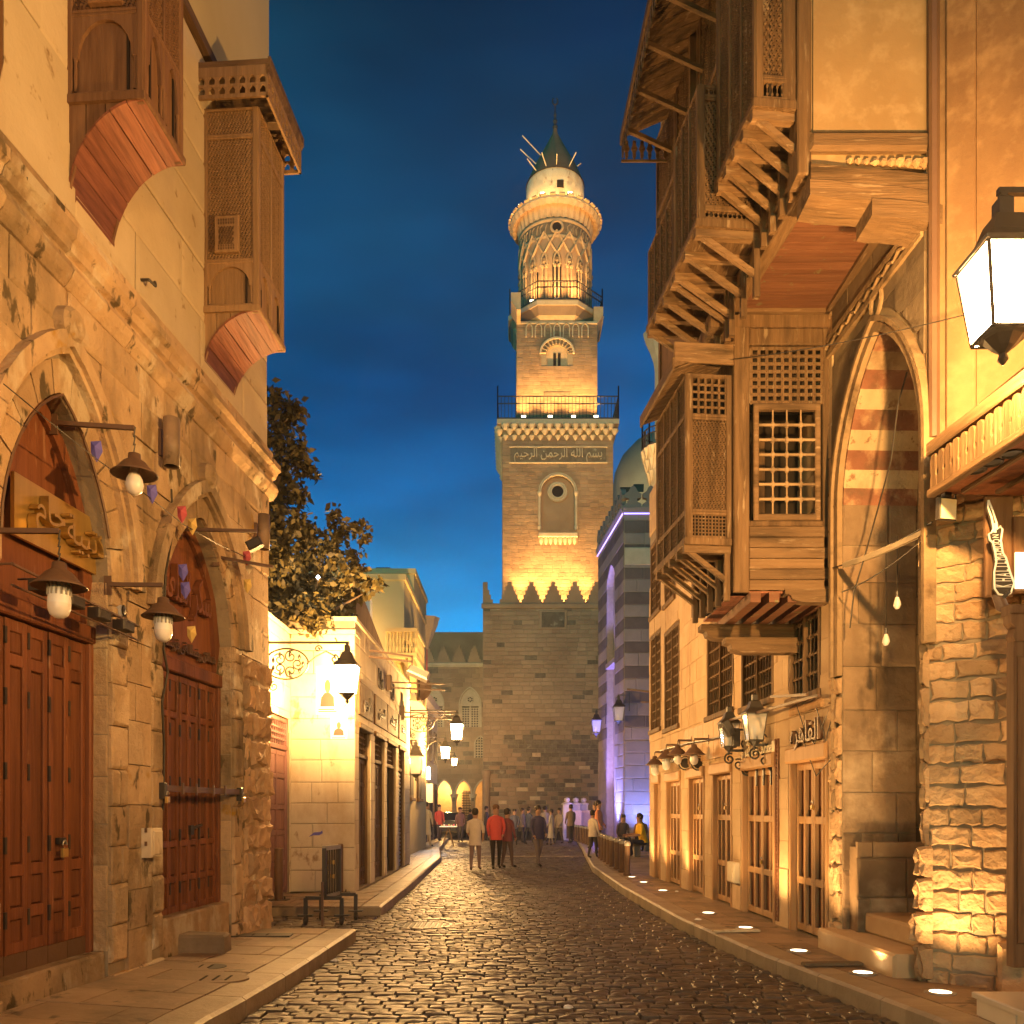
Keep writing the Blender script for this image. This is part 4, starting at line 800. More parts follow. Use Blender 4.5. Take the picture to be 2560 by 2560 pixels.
# bunting strung from lamp to lamp
pts = [at(-30, 960, 5.6), at(70, 1040, 6.0), at(205, 1145, 6.7), at(340, 1240, 7.5), at(430, 1310, 8.2), at(520, 1360, 9.0), at(590, 1392, 9.6)]
pts = [p + Vector((.10, 0, 0)) for p in pts]; T = thing('bunting_string', 'thin string of small pink, violet and yellow paper flags along the left wall', 'bunting', pts[3]); s = MB(); s.tube(pts, .005, 4); s.obj('string', m_iron, T)
for px, py, y_, m_ in ((205, 1120, 6.75, m_blue), (348, 1228, 7.55, m_blue), (425, 1280, 8.1, m_pink), (452, 1310, 8.4, m_yel), (428, 1425, 8.2, m_blue), (434, 1470, 8.2, m_blue), (592, 1390, 9.65, m_pink), (598, 1412, 9.7, m_pale), (450, 1580, 8.35, m_yel), (594, 1460, 9.7, m_yel)):
    f = MB(); c = at(px, py, y_) + Vector((.10, 0, 0)); q = [c + Vector((x, yy, z)) for x, yy, z in ((-.035, 0, .05), (.04, .01, .06), (.05, .02, -.02), (.0, .03, -.10), (-.03, .0, -.04), (.01, -.03, .0))]
    f.add(q, [(0, 1, 5), (1, 2, 5), (2, 3, 5), (3, 4, 5), (4, 0, 5)]); f.obj('flag', m_, T)
# stone block on the pavement
c = gnd(503, 2382, .17); sb = MB(); r = random.Random(3); f = Fr(c, (1, .1, 0), (0, 0, 1)); n0 = len(sb.v)
q = [(-.24, -.12), (.26, -.14), (.27, .12), (-.26, .14)]
sb.add([f.at(u, 0, -w) for u, w in q] + [f.at(u * .98, .17 + r.uniform(-.01, .01), -w * .98) for u, w in q] + [f.at(u * .9, .20 + r.uniform(-.01, .01), -w * .85) for u, w in q], [(a + i, a + (i + 1) % 4, a + 4 + (i + 1) % 4, a + 4 + i) for a in (0, 4) for i in range(4)] + [(8, 9, 10, 11)])
tag(sb.obj('stone_block', m_dark), 'loose grey stone block lying on the left pavement below the second door', 'stone block')
# ================================================================ pale corner shop behind the first house
CB = thing('corner_shop', 'low cream stone corner shop with posters, lit by the nearest left lantern', 'shop', (-3.4, 16, 0))
WA = wall_fr(-3.93, 12.2, -3.93, 15.6, (0, 14)); WB = wall_fr(-3.93, 15.6, -2.80, 15.6, (-3, 10)); WC = wall_fr(-2.80, 15.6, -2.80, 24.0, (0, 18))
dA = Op(WA.u(673), WA.u(723), .15, 3.2, 3.2, 'rect')
cA = wall_core(WA, 0, 3.4, 0, 4.7, [dA], 1.0, m_mortar, CB, reveal=.15); masonry(WA, 0, 3.37, .15, 4.7, .40, .75, [dA], m_pale, cA, depth=.015, rough=0, gap=.008, seed=3)
cB = wall_core(WB, 0, 1.13, 0, 4.72, [], .5, m_mortar, CB); masonry(WB, .0, 1.145, .15, 4.72, .40, .62, [], m_pale, cB, depth=.015, rough=0, gap=.008, seed=4)
cds = [Op(WC.u(a), WC.u(b), .15, 3.16, 3.16, 'rect') for a, b in ((895, 925), (935, 961), (966, 989), (995, 1010))]
cC = wall_core(WC, 0, 8.4, 0, 4.95, cds, 3.0, m_mortar, CB, reveal=.28); masonry(WC, .015, 8.4, .15, 4.95, .40, .62, cds, m_pale, cC, depth=.015, rough=0, gap=.008, seed=5)
cp = MB(); cp.bev(WB, -.02, 1.16, 4.72, 4.80, -.5, .04, .01); cp.obj('coping', m_pale, CB); cp = MB(); cp.bev(WA, 0, 3.40, 4.71, 4.79, -.5, .03, .01); cp.obj('coping', m_pale, CB); cp = MB(); cp.bev(WC, 0, 8.4, 4.95, 5.03, -.4, .05, .01); cp.obj('coping', m_pale, CB)
# purple-brown side door with a transom grille
m_doorv = M('violet_brown_door', (.20, .10, .10), (.28, .15, .14), stretch=GZ, scale=1.4, bump=.2, bscale=3, rnd=.08, rough=.55)
f = WA.off(-.06); 
for i in range(2): a = dA.a + .05 + (dA.b - dA.a - .1) * i / 2; door_leaf(f, a, a + (dA.b - dA.a - .1) / 2 - .006, .2, 2.62, (0, .2, .42, .60, .82, 1), m_doorv, m_doorv, CB, st=.05)
t = MB(); t.bev(f, dA.a, dA.b, 2.64, 2.72, -.05, .03); t.bev(f, dA.a, dA.b, 3.12, 3.2, -.05, .03); t.bev(f, dA.a, dA.a + .05, .15, 3.2, -.05, .03); t.bev(f, dA.b - .05, dA.b, .15, 3.2, -.05, .03); t.obj('door_frame', m_doorv, CB)
spindle_grille(f, dA.a, dA.b, 2.72, 3.12, 9, 4, m_doorv, CB, r=.014)
for i, d in enumerate(cds):
    f = WC.off(-.10); t = MB(); t.bev(f, d.a, d.a + .06, .15, 3.16, -.05, .05); t.bev(f, d.b - .06, d.b, .15, 3.16, -.05, .05); t.bev(f, d.a, d.b, 2.58, 2.66, -.05, .06); t.bev(f, d.a - .05, d.b + .05, 3.10, 3.2, -.05, .16); t.obj('door_frame', m_wz, CB)
    spindle_grille(f, d.a + .06, d.b - .06, 2.66, 3.10, 8, 4, m_wz, CB, r=.014)
    if i < 2:
        for k in range(4): a = d.a + .06 + (d.b - d.a - .12) * k / 4; door_leaf(f, a, a + (d.b - d.a - .12) / 4 - .008, .17, 2.57, (0, .12, .45, .80, 1), m_wz, m_wz, CB, st=.05)
    elif i == 2: t = MB(); t.box(f, d.a + .06, d.b - .06, .15, 2.58, -.1, -.06); t.obj('dark_doorway', m_void, CB); t = MB(); t.bev(f, d.a + .06, d.a + .6, .15, 2.0, -.05, .0); t.obj('door_leaf', m_wz, CB)
    else:
        for k in range(24): t = MB(); t.ext(f, [(-.02, .15 + k * .1), (.01, .17 + k * .1), (.02, .20 + k * .1), (.01, .23 + k * .1), (-.02, .25 + k * .1)], d.a + .06, d.b - .06); t.obj('shutter_slat', m_steel, CB)
    hd = MB(); hd.bev(WC, d.a - .1, d.b + .1, 3.34, 3.95, .0, .05, .01); o = hd.obj('sign_board', m_wz, CB)
    txt = ['\ufee2\ufef4\ufea3\ufeae\ufedf\ufe8d', '\ufee6\ufef4\ufeb4\ufea4\ufedf\ufe8d', '\ufe95\ufe8e\ufed4\ufea4\ufe97 \ufeae\ufedf\ufe8d', '\ufe97\ufea4\ufed2'][i]
    text(txt, WC, (d.a + d.b) / 2, 3.63, .06, .30, m_iron, o, ext=.015, sx=.9)
    if i: text(['', '\ufe8e\ufefb\ufecb', '\ufe8e\ufedc\ufedf', '\ufe8e\ufee0\ufe91'][i], WC, (d.a + d.b) / 2, 4.32, .03, .55, m_iron, o, ext=.015)
# posters
PB = WB.off(.022)
def poster(px0, px1, py0, py1, label, k):
    u0, u1, v0, v1 = PB.u(px0), PB.u(px1), PB.v(px0, py1), PB.v(px0, py0); T = thing('poster', label, 'poster', PB.at(u0, v0), 'paper posters on the cream wall')
    b = MB(); b.box(PB, u0, u1, v0, v1, -.004, .002); b.obj('sheet', m_white, T); w, h = u1 - u0, v1 - v0; c = (u0 + u1) / 2
    b = MB(); b.prism(PB, [(c - w * .32, v0 + h * .16), (c + w * .30, v0 + h * .16), (c + w * .27, v0 + h * .36), (c + w * .10, v0 + h * .45), (c - w * .12, v0 + h * .45), (c - w * .28, v0 + h * .35)], .002, .004); b.obj('figure_print', m_iron, T)
    b = MB(); b.prism(PB, [(c + w * .13 * math.cos(t), v0 + h * .58 + h * .14 * math.sin(t)) for t in [2 * PI * i / 14 for i in range(14)]], .002, .005); b.obj('head_print', m_rust, T)
    for i in range(k): b = MB(); b.box(PB, u0 + w * .1, u1 - w * (.1 + .1 * i), v0 + h * (.04 + i * .05), v0 + h * (.07 + i * .05), .002, .004); b.obj('text_line', m_iron, T)
poster(790, 848, 1665, 1786, 'tall white poster with a dark figure behind the lit lantern', 2); poster(826, 868, 1788, 1848, 'small white portrait poster below the lit lantern on the cream wall', 1)
gr = MB(); gr.prism(PB, [(PB.u(x), PB.v(x, y)) for x, y in ((772, 2092), (785, 2081), (800, 2080), (806, 2076), (807, 2083), (798, 2088), (784, 2088))], .0, .003); tag(gr.obj('graffiti_mark', m_blue), 'short blue paint stroke on the cream corner wall', 'graffiti')
# roof clutter: air conditioners and a slanted sheet above the shop roof
def aircon(x, y, z, label):
    T = thing('air_conditioner', label, 'air conditioner', (x, y, z), 'air conditioners above the corner shop'); f = Fr((x, y, z), (1, 0, 0), (0, 0, 1)); b = MB(); b.bev(f, -.4, .4, 0, .6, -.3, 0, .02); b.obj('casing', m_white, T)
    b = MB()
    for i in range(9): b.box(f, -.34, .18, .06 + i * .055, .085 + i * .055, .0, .012)
    b.obj('fin_grille', m_steel, T); b = MB(); b.lathe(f.at(-.08, .3, .015), [(.24, 0), (.22, .01), (.05, .012), (.0, .02)], 16, f); b.obj('fan_guard', m_steel, T); b = MB(); b.bar((x - .35, y + .1, z - .05), (x + .35, y + .1, z - .05), .06); b.bar((x - .35, y + .05, z - .4), (x - .35, y + .05, z), .05); b.bar((x + .35, y + .05, z - .4), (x + .35, y + .05, z), .05); b.obj('stand', m_rust, T)
aircon(at(890, 1550, 24).x, 24, hgt(1552, 24), 'white air conditioner above the corner shop roof'); aircon(at(838, 1590, 19).x, 19, 5.35, 'white air conditioner half hidden in the lit foliage')
hs = MB(); hs.tube([(-3.1, 22 + .03 * i, 5.4 + .5 * math.sin(i * .35)) if 0 else (-4.0 + .07 * i, 19.5, 5.6 + .55 * math.sin(i * .33)) for i in range(12)], .035, 6); tag(hs.obj('roof_hose', m_steel), 'looped grey hose over the corner shop roof', 'hose')
rs = MB(); rs.add([(-3.3, 18.6, 5.05), (-3.3, 23.8, 5.05), (-3.3, 23.8, 5.5), (-3.3, 18.6, 6.5), (-3.34, 18.6, 5.05), (-3.34, 23.8, 5.05), (-3.34, 23.8, 5.5), (-3.34, 18.6, 6.5)], [(0, 1, 2, 3), (7, 6, 5, 4), (3, 2, 6, 7), (0, 3, 7, 4), (1, 5, 6, 2)]); tag(rs.obj('roof_sheet', m_wz), 'slanted brown board fence on the corner shop roof', 'roof fence')
# floodlight on a bracket, awning arms
T = thing('bracket_floodlight', 'pink-painted tilted floodlight on a twin arm above the corner shop', 'floodlight', (-2.75, 17.2, 4.75)); b = MB(); b.bar((-2.8, 17.2, 4.72), (-1.95, 17.2, 4.60), .035); b.bar((-2.8, 17.2, 4.60), (-1.95, 17.2, 4.5), .035); b.bar((-1.95, 17.2, 4.62), (-1.95, 17.2, 4.40), .035); b.obj('arm', m_rust, T)
f = Fr((-1.85, 17.2, 4.28), (1, 0, -.45), (.3, .6, .7)); b = MB(); b.bev(f, -.2, .24, -.10, .10, -.06, .06, .03); b.obj('head', m_steel, T); b = MB(); b.box(f, -.17, .21, -.08, .08, .06, .068); b.obj('lens', m_glass, T)
for i, (y_, z_, l_) in enumerate(((19.6, 4.45, 'upper pair of thin awning arms above the corner shop doors'), (22.0, 4.05, 'lower pair of thin awning arms at the far end of the corner shop'))):
    T = thing('awning_arm', l_, 'awning arm', (-2.8, y_, z_)); b = MB(); b.bar((-2.8, y_, z_), (-1.5, y_, z_ - .05), .03); b.bar((-2.8, y_, z_ - .12), (-1.5, y_ + .1, z_ - .17), .03); b.obj('arm', m_rust, T); b = MB(); b.bev(WC, y_ - 15.7, y_ - 15.5, z_ - .2, z_ + .15, 0, .12); b.obj('mount', m_rust, T)
# ================================================================ yellow house and the far left shops
YB = thing('yellow_house', 'yellow plastered house with a balustraded balcony beyond the corner shop', 'house', (-4, 29, 0))
for nm, x0, x1, y0, y1, h in (('front_wing', -7.5, -3.31, 27.0, 33.5, 8.65), ('tall_wing', -7.0, -3.36, 30.2, 34.5, 9.7)):
    b = MB(); b.box(XYZ, x0, x1, y0, y1, 0, h); o = b.obj('wall', m_plaster_y, YB); b = MB(); b.box(XYZ, x0 - .05, x1 + .06, y0 - .06, y1, h, h + .18); b.obj('parapet', m_plaster_y, YB)
f = wall_fr(-3.31, 27, -3.31, 33.5, (0, 30)); 
for a, z in ((1.2, 5.5), (3.6, 5.5), (1.2, 2.0), (3.6, 2.0)):
    w = MB(); w.bev(f, a, a + 1.0, z, z + 1.7, 0, .05); w.bev(f, a - .08, a + 1.08, z + 1.7, z + 1.82, 0, .12); w.bev(f, a - .08, a + 1.08, z - .1, z, 0, .12); o = w.obj('window', m_wz, YB); w = MB(); w.box(f, a + .1, a + .9, z + .1, z + 1.6, .05, .06); w.obj('pane', m_void, o)
cnr = MB(); cnr.lathe((-3.36, 34.4, 7.9), [(.1, 0), (.2, .3), (.25, .4), (.45, .9), (.5, 1.1), (.55, 1.2), (.0, 1.2)], 8); cnr.obj('corner_capital', m_trim, YB)
bc = MB(); bc.box(XYZ, -3.72, -2.82, 26.0, 28.4, 6.1, 6.25); bc.obj('balcony_floor', m_plaster_y, YB); bc = MB(); bc.box(XYZ, -3.74, -2.80, 25.98, 28.4, 6.86, 6.98); bc.obj('balcony_rail', m_plaster_y, YB)
for f_, n_ in ((Fr((-3.72, 26.0, 0), (1, 0, 0)), 9), (wall_fr(-2.82, 26, -2.82, 28.4, (0, 27)), 14)):
    for i in range(n_ + 1): b = MB(); b.lathe(f_.at((.9 if n_ == 9 else 2.4) * i / n_, 6.25, -.04), [(.03, 0), (.045, .15), (.02, .28), (.045, .42), (.03, .61)], 6); b.obj('baluster', m_plaster_y, YB)
for x in (-3.6, -3.0): b = MB(); b.prism(Fr((x, 0, 0), (0, 1, 0), (0, 0, 1)), [(27.0, 5.2), (27.0, 6.1), (26.1, 6.1), (26.1, 5.95)], -.09, .09); b.obj('balcony_corbel', m_plaster_y, YB)
FS = thing('far_shop_row', 'row of far low shops on the left under the cool white tube light', 'shop', (-4.2, 38, 0))
b = MB(); b.box(XYZ, -8, -3.9, 34.6, 46, 0, 6.6); b.obj('wall', m_plaster_y, FS); f = wall_fr(-3.9, 34.6, -3.9, 46, (0, 40)); b = MB(); b.ext(f, [(0, 6.3), (.25, 6.4), (.3, 6.7), (0, 6.7)], 0, 11.4); b.obj('cornice', m_trim, FS)
for a in (.6, 3.4, 6.2, 9.0):
    w = MB(); w.bev(f, a, a + 1.9, .15, 2.9, 0, .06); o = w.obj('shop_window', m_wz, FS); w = MB(); w.box(f, a + .15, a + 1.75, .3, 2.6, .06, .07); w.obj('pane', m_void, o); w = MB(); w.bev(f, a + .2, a + 1.6, 3.9, 5.5, 0, .05); o = w.obj('window', m_wz, FS)
T = thing('shop_tube_light', 'cool white lit tube light over the far left shops', 'light', (-3.5, 37.5, 3.2)); b = MB(); b.tube([(-3.55, 37.3, 2.9), (-3.55, 37.3, 3.4)], .07, 8); b.obj('tube', m_cool, T); b = MB(); b.box(XYZ, -3.9, -3.5, 37.25, 37.35, 3.4, 3.46); b.obj('arm', m_steel, T)
lamp('POINT', (-3.3, 37.2, 3.1), 160, (.75, .9, 1), .12)
b = MB(); b.bev(Fr((-3.45, 36.6, 0), (1, 0, 0)), -.16, .16, 1.9, 2.7, -.05, 0); tag(b.obj('shop_sign', m_white), 'small white upright shop sign beside the cool white light', 'sign')
T = thing('banner', 'narrow dark red hanging banner beyond the yellow house', 'banner', (-3.4, 34.6, 7)); b = MB(); b.box(Fr((at(1055, 1700, 34.6).x, 34.55, 0), (1, 0, 0)), 0, .22, hgt(1712, 34.6), hgt(1600, 34.6), -.01, .01); b.obj('cloth', m_pink, T); b = MB(); b.bar((-3.7, 34.56, hgt(1600, 34.6)), (-3.2, 34.56, hgt(1600, 34.6)), .04); b.obj('pole', m_rust, T)
for px, py, y_, l_ in ((1008, 1790, 26, 'pale satellite dish low beside the far scrolled bracket'), (1024, 1720, 31, 'dark satellite dish on the side of the yellow house')):
    c = at(px + 22, py, y_); T = thing('satellite_dish', l_, 'satellite dish', c); f = Fr(c, (1, .2, -.3), (.3, 0, 1)); b = MB(); b.lathe(c, [(.0, -.1), (.25, -.06), (.45, .03), (.46, .04), (.25, -.05), (.0, -.085)], 16, f); b.obj('dish', m_pale if y_ == 26 else m_rust, T); b = MB(); b.bar(c + Vector((-.5, .1, -.1)), c, .05); b.bar(c, c + f.dw * .4, .03); b.obj('mount', m_rust, T)
# ================================================================ tree spilling over the shop wall
TR = thing('leafy_tree', 'leafy tree spilling over the cream corner shop wall, dark above and lamp-lit below', 'tree', (-4.7, 17.0, 0))
tb = MB(); tb.tube([(-4.7, 17, 0), (-4.65, 17, 2.5), (-4.55, 16.9, 4.6), (-4.5, 16.8, 6.2), (-4.4, 16.6, 7.6), (-4.35, 16.4, 8.8)], [.20, .17, .14, .10, .06, .03], 8)
limbs = [[(-4.55, 16.9, 4.6), (-4.0, 16.7, 5.6), (-3.4, 16.5, 6.2), (-2.8, 16.4, 6.4)], [(-4.6, 16.9, 4.2), (-4.0, 16.3, 5.0), (-3.3, 16.0, 5.2), (-2.7, 15.9, 5.5)], [(-4.5, 16.8, 6.0), (-4.1, 16.5, 7.0), (-3.8, 16.3, 7.6)], [(-4.5, 16.8, 5.4), (-4.9, 16.4, 6.6), (-5.0, 16.2, 7.8)]]
for l_ in limbs: tb.tube(l_, [.07, .05, .03, .012], 6)
tb.obj('trunk', m_bark, TR)
r = random.Random(21); cl_ = []
def clump(px, py, y, rr, n): c = at(px, py, y); cl_.append((c, rr, n))
for px, py, rr, n in ((690, 985, .22, 60), (712, 1040, .38, 190), (742, 1025, .20, 60), (690, 1100, .40, 240), (735, 1130, .30, 130), (765, 1165, .22, 60), (705, 1190, .38, 220), (690, 1255, .36, 200), (775, 1180, .10, 12), (795, 1190, .09, 9), (752, 1240, .2, 60)): clump(px, py, 16.4 + r.uniform(-.4, .4), rr, n)
for px, py, rr, n in ((700, 1320, .42, 300), (760, 1330, .36, 190), (690, 1400, .45, 340), (760, 1400, .48, 360), (820, 1370, .36, 170), (850, 1330, .22, 60), (895, 1320, .18, 45), (910, 1345, .14, 24), (700, 1480, .45, 340), (770, 1480, .5, 400), (830, 1450, .36, 220), (880, 1430, .28, 110), (885, 1390, .20, 40), (925, 1460, .16, 30), (945, 1455, .12, 16), (885, 1480, .22, 70), (720, 1550, .40, 300), (790, 1545, .42, 330), (845, 1530, .36, 230), (700, 1580, .3, 160), (760, 1590, .26, 130), (820, 1590, .25, 120), (838, 1280, .14, 22), (828, 1300, .12, 14)): clump(px, py, 16.0 + r.uniform(-.5, .5), rr, n)
lv = []; lf = []
for c, rr, n in cl_:
    for i in range(int(n * 1.5)):
        d = Vector((r.gauss(0, 1), r.gauss(0, 1), r.gauss(0, 1))); p = c + d.normalized() * rr * min(1.25, abs(r.gauss(.65, .32)))
        a = Vector((r.uniform(-1, 1), r.uniform(-1, 1), r.uniform(-1.2, .2))).normalized(); b = a.cross(Vector((r.uniform(-1, 1), r.uniform(-1, 1), r.uniform(-1, 1)))).normalized(); s = r.uniform(.06, .135); k = len(lv)
        lv += [p - a * s * .2, p + a * s * .4 + b * s * .42, p + a * s * 1.3, p + a * s * .4 - b * s * .42]; lf.append((k, k + 1, k + 2, k + 3))
me = bpy.data.meshes.new('crown'); me.from_pydata([tuple(x) for x in lv], [], lf); me.materials.append(m_leaf); link('crown', me, TR)
T = thing('tree_lamp', 'tiny cool white lamp shining through the tree leaves', 'lamp', at(795, 1443, 15.4)); b = MB(); b.lathe(at(795, 1443, 15.3), [(.0, -.04), (.035, 0), (.0, .04)], 8); b.obj('bulb', m_cool, T); lamp('POINT', at(795, 1443, 15.1), 12, (.85, .92, 1), .05); b = MB(); b.bar(at(795, 1450, 15.3), at(790, 1480, 16), .015); b.obj('stem', m_iron, T)
T = thing('added_house_lamp', 'small lit bulb lamp added out of sight on the front of the yellow house', 'lamp', (-5.3, 26.6, 6.4)); b = MB(); b.lathe((-5.3, 26.6, 6.4), [(.0, -.08), (.07, 0), (.0, .08)], 10); b.obj('bulb', m_spot, T); b = MB(); b.bar((-5.3, 26.6, 6.46), (-5.3, 27, 6.6), .04); b.obj('arm', m_iron, T); lamp('POINT', (-5.3, 26.3, 6.4), 260, WARM2, .1)  # bulb added where it stays hidden, to light the front wall
# ================================================================ right building: shop doors, grilled windows, portal, hanging rooms
G = wall_fr(3.506, 7.43, 3.065, 19.5, (0, 10)); GL = 12.078
RB = thing('bazaar_house', 'old bazaar house on the right with shop doors, wooden balconies and striped arch', 'house', (3.6, 11, 0))
PO = Op(G.u(2312), G.u(2106), .0, 4.8, 6.12)
dpx = ((1978, 2072), (1858, 1939), (1784, 1832), (1724, 1762), (1668, 1704), (1637, 1652)); DR = [Op(G.u(b), G.u(a), .14, 2.27, 2.27, 'rect') for a, b in dpx]
wpx = ((1978, 2052, 1735, 1505), (1858, 1935, 1755, 1575), (1771, 1835, 1780, 1545), (1664, 1700, 1816, 1570), (1629, 1654, 1822, 1585), (1629, 1654, 1530, 1350), (1664, 1690, 1500, 1410))
WR = [Op(G.u(b), G.u(a), G.v((a + b) / 2, lo), G.v((a + b) / 2, hi), G.v((a + b) / 2, hi), 'rect') for a, b, lo, hi in wpx]
gops = [PO] + DR + WR
gcore = wall_core(G, 0, GL, 0, 8.6, gops, 4.0, m_mortar, RB, reveal=.22)
gsk = [o.grow(.05) if o.kind == 'rect' else o.grow(.20, .22) for o in gops]
masonry(G, G.u(2084), GL, .15, 8.6, .36, .55, gsk, m_stone_r, gcore, depth=.02, rough=0, gap=.004, seed=12, limit=280)
masonry(G, .0, G.u(2084) - .006, 3.0, 7.0, .34, .5, gsk, m_dark, gcore, depth=.025, rough=1, gap=.006, seed=13, limit=300)
# eroded pier between the last shop door and the portal, and the near jamb stub
masonry(G, G.u(2106) + .004, G.u(2078) - .004, .15, 3.0, .30, .4, [], m_stone_rough, gcore, depth=.04, rough=2, gap=.006, seed=14, name='pier_stone')
masonry(G, -.10, .05, .15, 1.3, .30, .4, [], m_stone_rough, gcore, depth=.12, rough=2, gap=.006, seed=15, name='pier_stone'); masonry(G, -.04, .045, 1.3, 4.9, .34, .4, [], m_stone_rough, gcore, depth=.045, rough=2, gap=.006, seed=16, name='pier_stone')
# portal recess: striped reveal, striped arch soffit, dark back wall, steps
RV = Fr(G.at(PO.b, 0, 0), -G.dw, (0, 0, 1), -G.du)
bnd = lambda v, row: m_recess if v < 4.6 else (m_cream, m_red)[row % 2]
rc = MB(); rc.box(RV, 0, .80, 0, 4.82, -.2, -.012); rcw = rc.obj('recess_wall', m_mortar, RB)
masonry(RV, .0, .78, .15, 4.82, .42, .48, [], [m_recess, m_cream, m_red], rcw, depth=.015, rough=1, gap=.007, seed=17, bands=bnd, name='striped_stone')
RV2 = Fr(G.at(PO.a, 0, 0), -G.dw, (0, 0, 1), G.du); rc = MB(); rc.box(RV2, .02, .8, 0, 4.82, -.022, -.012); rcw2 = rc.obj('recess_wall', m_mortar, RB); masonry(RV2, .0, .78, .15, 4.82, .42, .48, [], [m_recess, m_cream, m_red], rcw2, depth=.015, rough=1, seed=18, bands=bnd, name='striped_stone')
arc = [(u, PO.y(u)) for u in PO.us(36)]
for i in range(0, 36, 2):
    q = arc[i:i + 3]; k = min(i, 34 - i) // 2; mb = MB(); c = Vector(((PO.a + PO.b) / 2, 4.6))
    inn = [(u + (c.x - u) * .03, v - .03) for u, v in q]; s = .006
    mb.add([G.at(u, v, w) for w in (-.78, -.0) for u, v in q + inn], [(3, 4, 10, 9), (4, 5, 11, 10), (6, 9, 10, 7), (7, 10, 11, 8), (0, 1, 4, 3), (1, 2, 5, 4), (0, 3, 9, 6), (2, 8, 11, 5), (0, 6, 7, 1), (1, 7, 8, 2)])
    mb.obj('striped_stone', (m_red, m_cream)[k % 2], rcw)
bw = MB(); bw.box(G, PO.a - .1, PO.b + .1, 0, 6.3, -1.1, -.80); bwo = bw.obj('back_wall', m_mortar, RB); masonry(G.off(-.80), PO.a - .05, PO.b + .05, .15, 6.2, .42, .6, [Op(PO.a + .35, PO.b - .35, .5, 3.2, 3.2, 'rect')], m_dark, bwo, depth=.02, rough=1, seed=19, bands=lambda v, row: m_dark if v < 4 else (m_cream, m_red)[row % 2]) if 0 else masonry(G.off(-.80), PO.a - .05, PO.b + .05, .15, 6.2, .42, .6, [Op(PO.a + .35, PO.b - .35, .5, 3.2, 3.2, 'rect')], m_dark, bwo, depth=.02, rough=1, seed=19)
f = G.off(-.79)
for i in range(2): a = PO.a + .37 + i * .5; door_leaf(f, a, a + .48, .5, 3.18, (0, .2, .6, 1), m_dooru, m_doorp, RB)
st = MB(); st.bev(G, PO.a + .1, PO.b + .12, .1, .36, -.8, .22, .025); st.obj('step', m_stone_r, RB); st = MB(); st.bev(G, PO.a + .1, PO.b - .25, .36, .56, -.8, -.12, .025); st.obj('step', m_stone_r, RB); st = MB(); st.bev(RV, .07, .8, .3, 1.22, -.1, .20, .03); sbo = st.obj('stone_bench', m_recess, RB); masonry(RV.off(.20), .05, .8, .3, 1.28, .42, .45, [], m_recess, sbo, depth=.035, rough=1, seed=71)
# carved mouldings round the arch
hood(G, Op(PO.a, PO.b, 3.0, PO.spring, PO.top), .0, .085, -.02, .055, m_carve, RB); hood(G, Op(PO.a, PO.b, 3.0, PO.spring, PO.top), .10, .15, -.02, .085, m_carve, RB)
for k in range(46):
    o = PO.grow(.10, .11); t = k / 45; u = (o.a + o.b) / 2 - (o.b - o.a) / 2 * math.cos(PI * t); b = MB(); c = G.at(u, o.y(u), .03); b.lathe(c, [(.0, -.03), (.032, -.012), (.032, .012), (.0, .03)], 6, Fr((0, 0, 0), G.du, (0, 0, 1), G.dw)); b.obj('arch_bead', m_carve, RB)
for z, zz in ((6.46, 6.52), (6.62, 6.68)): b = MB(); b.box(G, .02, G.u(2075), z, zz, -.01, .05); b.obj('carved_band', m_carve, RB)
for k in range(22): b = MB(); c = G.at(.06 + k * .1, 6.57, .03); b.bev(Fr(c, G.du + G.dv * (.5 if k % 2 else -.5), G.dv - G.du * (.5 if k % 2 else -.5), G.dw), -.05, .05, -.014, .014, -.02, .03, .008); b.obj('band_link', m_carve, RB)
c = G.at((PO.a + PO.b) / 2, 6.40, .03); b = MB(); b.tube([c + G.du * .11 * math.cos(t) + Vector((0, 0, .13 * math.sin(t))) for t in [PI * 2 * i / 14 for i in range(15)]], .022, 6); b.obj('knot_loop', m_carve, RB)
for u0, u1 in ((G.u(2098), G.u(2086)), (-.01, .035)):
    for z in np.arange(1.6, 4.7, .21): b = MB(); b.lathe(G.at((u0 + u1) / 2, z, .03), [(.0, 0), (.028, .02), (.034, .10), (.028, .18), (.0, .2)], 6); b.obj('jamb_bead', m_carve, RB)
# ---- shop doors
for i, d in enumerate(DR):
    f = G.off(-.06); col = (m_doorr, m_doorrp); t = MB(); t.bev(f, d.a - .01, d.a + .045, .14, 2.27, -.05, .09); t.bev(f, d.b - .045, d.b + .01, .14, 2.27, -.05, .09); t.bev(f, d.a - .05, d.b + .05, 2.16, 2.34, -.05, .13, .02); t.obj('door_frame', m_doorr, RB)
    w = d.b - d.a - .09
    for k in range(2):
        a = d.a + .045 + w * k / 2; lf = door_leaf(f, a, a + w / 2 - .006, .17, 2.16, (0, .30, .66, 1), m_doorr, m_doorrp, RB, st=.055, cols=2, pw=-.04, raised=False)
    if i in (0, 1, 2, 3): u = (d.a + d.b) / 2; padlock(f, u - .02, 1.66 if i != 1 else .92, .02, ('dark padlock on the shop door next to the striped portal', 'pale padlock low on the shop door behind the ground light', 'brass padlock on the third shop door from the portal', 'brass padlock on the shop door beside the meter box')[(0, 1, 3, 2)[i]], .9)
    if i == 1:
        for k in range(3): b = MB(); b.box(f, d.a + .25 + k * .3, d.a + .29 + k * .3, 1.93, 2.17, .02, .04); b.obj('door_catch', m_iron, RB)
